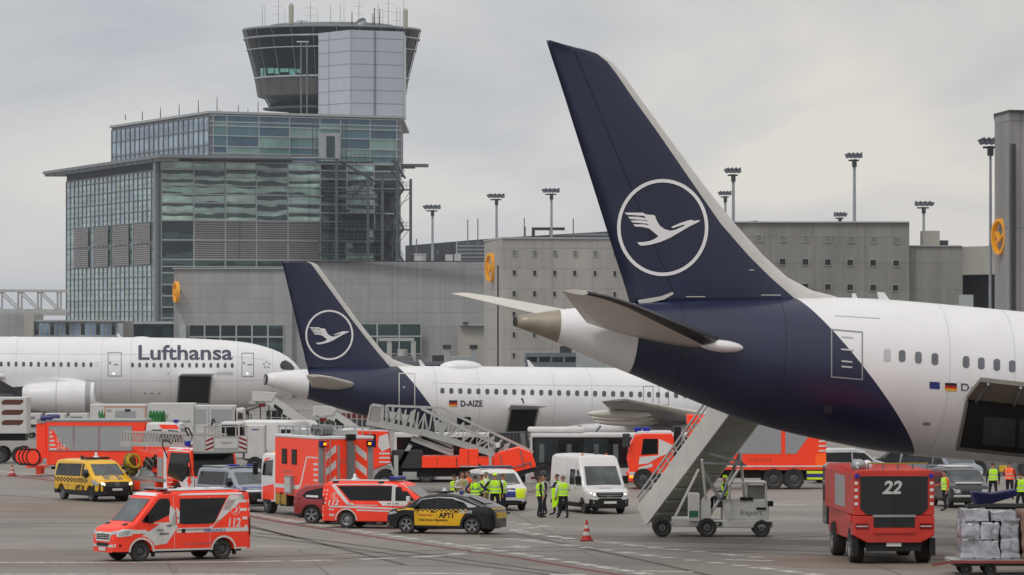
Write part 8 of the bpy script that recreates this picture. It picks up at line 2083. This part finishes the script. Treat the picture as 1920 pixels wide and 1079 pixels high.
q = MB(); S.box(q, 444, 459, 765, 812, -1.15, 1.15, whc); q.build('cab', t, bevel=.12); side(S, t, 'window', [(448, 772), (457, 774), (457, 786), (447, 786)], glassl, .02, -1.15)
q = MB(); S.box(q, 286, 450, 827, 838, -.8, .8, black); q.build('underbody', t); rwheels(S, t, (310, 430), .45)
q = MB(); S.pr(q, [(398, 800), (400, 786), (404, 784), (408, 792), (406, 792), (403, 787), (401, 800)], -1.6, -1.5, black); q.build('exhaust_pipe', t)
# white lorry cab facing the camera behind the ladder basket
S, t = sv_truck('white_lorry', 'white lorry cab with dark windscreen above the ladder basket', 'truck', 432, 268)
boxbody(S, t, 416, 458, 791, 860, whc, 'cab', .1); side(S, t, 'windscreen', [(418, 796), (448, 796), (449, 820), (419, 821)], glass, .02)
boxbody(S, t, 461, 498, 797, 860, whc, 'rear_body', .05, 1.2); side(S, t, 'window', [(452, 796), (458, 796), (458, 820), (452, 820)], glass, .02); side(S, t, 'side_lettering', [(474, 804), (488, 804), (488, 806), (474, 806)], bluep, .01, -1.2); rwheels(S, t, (425, 480), .45)
q = MB(); 
for px in (392, 405): q.path([S(px-6, 822, -1.4), S(px-4, 800, -1.4), S(px+4, 794, -1.4), S(px+8, 806, -1.4), S(px+6, 822, -1.4)], .06, alumb)
q.build('mirror_frame', t)
# white van behind the box truck
t = thing('white_van', 'white high roofed van behind the red box truck roof', 'van'); v = crafter(t)
for sg in (1, -1): v.on_side([[(.85, 1.3), (-.4, 1.3), (-.4, 2.1), (.85, 2.1)], ], glass, 'window', t, sg); v.on_side([[(1.95, 1.3), (1.1, 1.3), (1.1, 1.98), (1.4, 1.95)]], glass, 'window', t, sg)
v.on_front([[(-.84, 1.3), (.84, 1.3), (.76, 2.14), (-.76, 2.14)]], glassl, 'windscreen', t); chassis(t, -2.7, 2.5, 1.5, .26, .75); wheels(t, (-1.7, 1.95), 1.9, .36, .24); place(t, 548, 872, -14)
# passenger stairs / belt loaders in front of the wide airliner's nose
def loader(cx, Y, x0, y0, x1, y1, label):
    S, t = sv_truck('belt_loader', label, 'belt loader', cx, Y, 'white belt loaders between the airliners')
    for y in (-.7, .7):
        q = MB(); S.pr(q, [(x0+22, y0+2), (x0+38, y0+6), (x1+10, y1), (x1-10, y1+3), (x0+24, y0+20)], y-.04, y+.04, whc)
        q.build('side_panel', t)
        q = MB(); S.pr(q, [(x0+42, y0+22), (x0+58, y0+34), (x0+56, y0+41), (x0+40, y0+28)], y-.06, y+.06, black); q.build('side_opening', t)
    q = MB(); S.pr(q, [(x0+24, y0+12), (x1, y1), (x1, y1+4), (x0+24, y0+18)], -.65, .65, dgrey); q.build('belt', t)
    q = MB(); S.box(q, x0, x0+26, y0, y0+17, -.8, .8, whc); S.pr(q, [(x0+26, y0+1), (x0+46, y0+2), (x0+36, y0+17), (x0+26, y0+17)], -.8, .8, whc); q.build('head_shield', t)
    q = MB(); S.box(q, x0-6, x0+8, y0+18, y0+22, -.9, .9, alumb); q.build('platform', t)
    q = MB(); S.box(q, x0+12, x0+24, y0+22, y0+28, -.75, .75, lampr); q.build('red_box', t)
    q = MB(); g0 = 600+8.5*S.k; S.box(q, x0+10, x1, g0-14, g0-8, -.8, .8, grey); q.build('chassis', t); rwheels(S, t, (x0+16, x1-8), .3, .7, .2)
    q = MB()
    for px in (x0+14, x0+30, x0+44): S.box(q, px, px+2, y0+22, g0-12, -.5, -.4, dgrey)
    q.build('scissor_frame', t)
loader(530, 300, 474, 735, 573, 792, 'white belt loader beneath the wide airliner nose, left of the pair')
loader(640, 296, 588, 762, 668, 804, 'white belt loader just left of the stair truck gate, right of the pair')
S, t = sv_truck('steps_truck', 'grey service lift with railings standing behind the belt loaders', 'service lift', 560, 330)
q = MB(); S.box(q, 480, 690, 788, 800, -1, 1, dgrey); S.box(q, 500, 560, 770, 788, -.8, .8, black); S.box(q, 640, 690, 775, 788, -.8, .8, mat('dark_red_body', (110,30,30), .6)); q.build('body', t, bevel=.05)
q = MB(); random.seed(11)
for k in range(24): px = 470+k*10; q.bar(S(px, 800, -1), S(px, 778-random.random()*14, -1), .06, .06, alumb)
q.bar(S(470, 782, -1), S(700, 786, -1), .05, .05, alumb); q.build('railing', t); rwheels(S, t, (500, 600, 670), .4)
# low cars and vans under the large airliner
def smallcar(px, py, hd, m, label, kind='car', est=True):
    t = thing('parked_'+kind, label, kind, group='vehicles under the large airliner'); v = golf(t, m) if kind == 'car' else vito(t, m)
    if kind != 'car': vanglass(v, t)
    v.on_front([rrect(-.8, -.5, .68, .84, .03), rrect(.5, .8, .68, .84, .03)], lamp, 'headlight', t); v.on_front([rrect(-.4, .4, .6, .76, .03)], black, 'grille', t)
    wheels(t, (-1.3, 1.4), 1.8, .32, .22, alloy, 'alloy'); chassis(t, -1.9, 1.9, 1.4, .24, .7); place(t, px, py, hd); return t
t = smallcar(1797, 950, -80, mat('dark_car_paint', (40,42,48), .3, coat=.4), 'dark car with white roof beside the person in yellow and orange')
q = MB(); q.box(-1.5, .3, -.6, .6, 1.80, 1.84, whc); q.build('roof_panel', t, bevel=.02); q = MB(); q.box(2.0, 2.24, -.8, .8, .5, .6, whc); q.box(1.45, 1.9, -.6, .6, 1.08, 1.17, whc); q.build('bonnet_panel', t, bevel=.02)
smallcar(1765, 912, -60, mat('pale_blue_van', (132,140,152), .35), 'pale grey blue van just below the large airliner belly', 'van')
smallcar(1588, 905, 10, mat('light_estate_paint', (190,192,196), .3), 'light estate car right of the orange container corner')
smallcar(1700, 898, 180, mat('black_estate_paint', (34,36,42), .25), 'dark car behind the crash tender roof')
S, t = sv_truck('equipment_trailer', 'dark equipment trailer with tan crate behind the crash tender roof', 'trailer', 1650, 262)
q = MB(); S.box(q, 1605, 1700, 862, 892, -1, 1, dgrey); S.box(q, 1606, 1700, 858, 861.5, -1.02, 1.02, reflect); q.build('body', t, bevel=.04); q = MB(); S.box(q, 1660, 1676, 850, 884, -1.1, -1.0, mat('tan_crate', (120,96,70), .8)); q.build('tan_panel', t); rwheels(S, t, (1620, 1685), .4)
S, t = sv_truck('cargo_loader', 'grey cargo loader behind the person in red at the right', 'loader', 1860, 262)
q = MB(); S.box(q, 1815, 1935, 860, 900, -1, 1, grey); S.box(q, 1870, 1885, 872, 884, -1.03, -1, yelref); S.box(q, 1800, 1815, 862, 888, -.9, .9, lampr); q.build('body', t, bevel=.05); rwheels(S, t, (1830, 1920), .45)

# lamps, flaps and other paired pieces that were drawn together become one object each
def split_loose(bases):
    for o in [o for o in bpy.data.objects if o.type == 'MESH' and o.name.split('.')[0] in bases]:
        bm = bmesh.new(); bm.from_mesh(o.data); bmesh.ops.remove_doubles(bm, verts=bm.verts, dist=1e-4); bm.verts.ensure_lookup_table()
        seen, isl = {}, 0
        for v in bm.verts:
            if v in seen: continue
            st_ = [v]; seen[v] = isl
            while st_:
                a = st_.pop()
                for e in a.link_edges:
                    b = e.other_vert(a)
                    if b not in seen: seen[b] = isl; st_.append(b)
            isl += 1
        if 1 < isl <= 12:
            for k in range(isl):
                b2 = bm.copy(); b2.verts.ensure_lookup_table(); idx = [v.index for v in bm.verts if seen[v] != k]
                bmesh.ops.delete(b2, geom=[b2.verts[i] for i in idx], context='VERTS')
                me = bpy.data.meshes.new(o.name.split('.')[0]); b2.to_mesh(me); b2.free()
                for m in o.data.materials: me.materials.append(m)
                if k == 0: o.data = me
                else:
                    c = o.copy(); c.data = me; COL.objects.link(c); c.parent = o.parent
        bm.free()
split_loose({'cargo_door_arm', 'headlight_glass', 'mud_flap', 'tail_lamp', 'headlight', 'side_bar', 'fog_lamp', 'bonnet_vent', 'door_handle', 'lit_bulb', 'support_leg', 'yellow_block', 'blue_block', 'corner_strobe', 'crown_fairing', 'brown_stripe', 'rear_pillar', 'roof_hatch', 'trim', 'wheel_arch_trim'})

# glowing, absorbing volume box imitates haze over the distant planes and terminal
hz = bpy.data.materials.new('haze'); hz.use_nodes = True; N = hz.node_tree.nodes; L = hz.node_tree.links
for n in list(N): N.remove(n)
o_ = N.new('ShaderNodeOutputMaterial'); ab = N.new('ShaderNodeVolumeAbsorption'); em = N.new('ShaderNodeEmission'); ad = N.new('ShaderNodeAddShader')
DENS = .00012; ab.inputs['Color'].default_value = (0, 0, 0, 1); ab.inputs['Density'].default_value = DENS; em.inputs['Color'].default_value = (.48, .52, .58, 1); em.inputs['Strength'].default_value = DENS
L.new(ab.outputs[0], ad.inputs[0]); L.new(em.outputs[0], ad.inputs[1]); L.new(ad.outputs[0], o_.inputs['Volume'])
q = MB(); q.box(-400, 400, 200, 900, .05, 130, hz); q.build('haze', kind='structure')
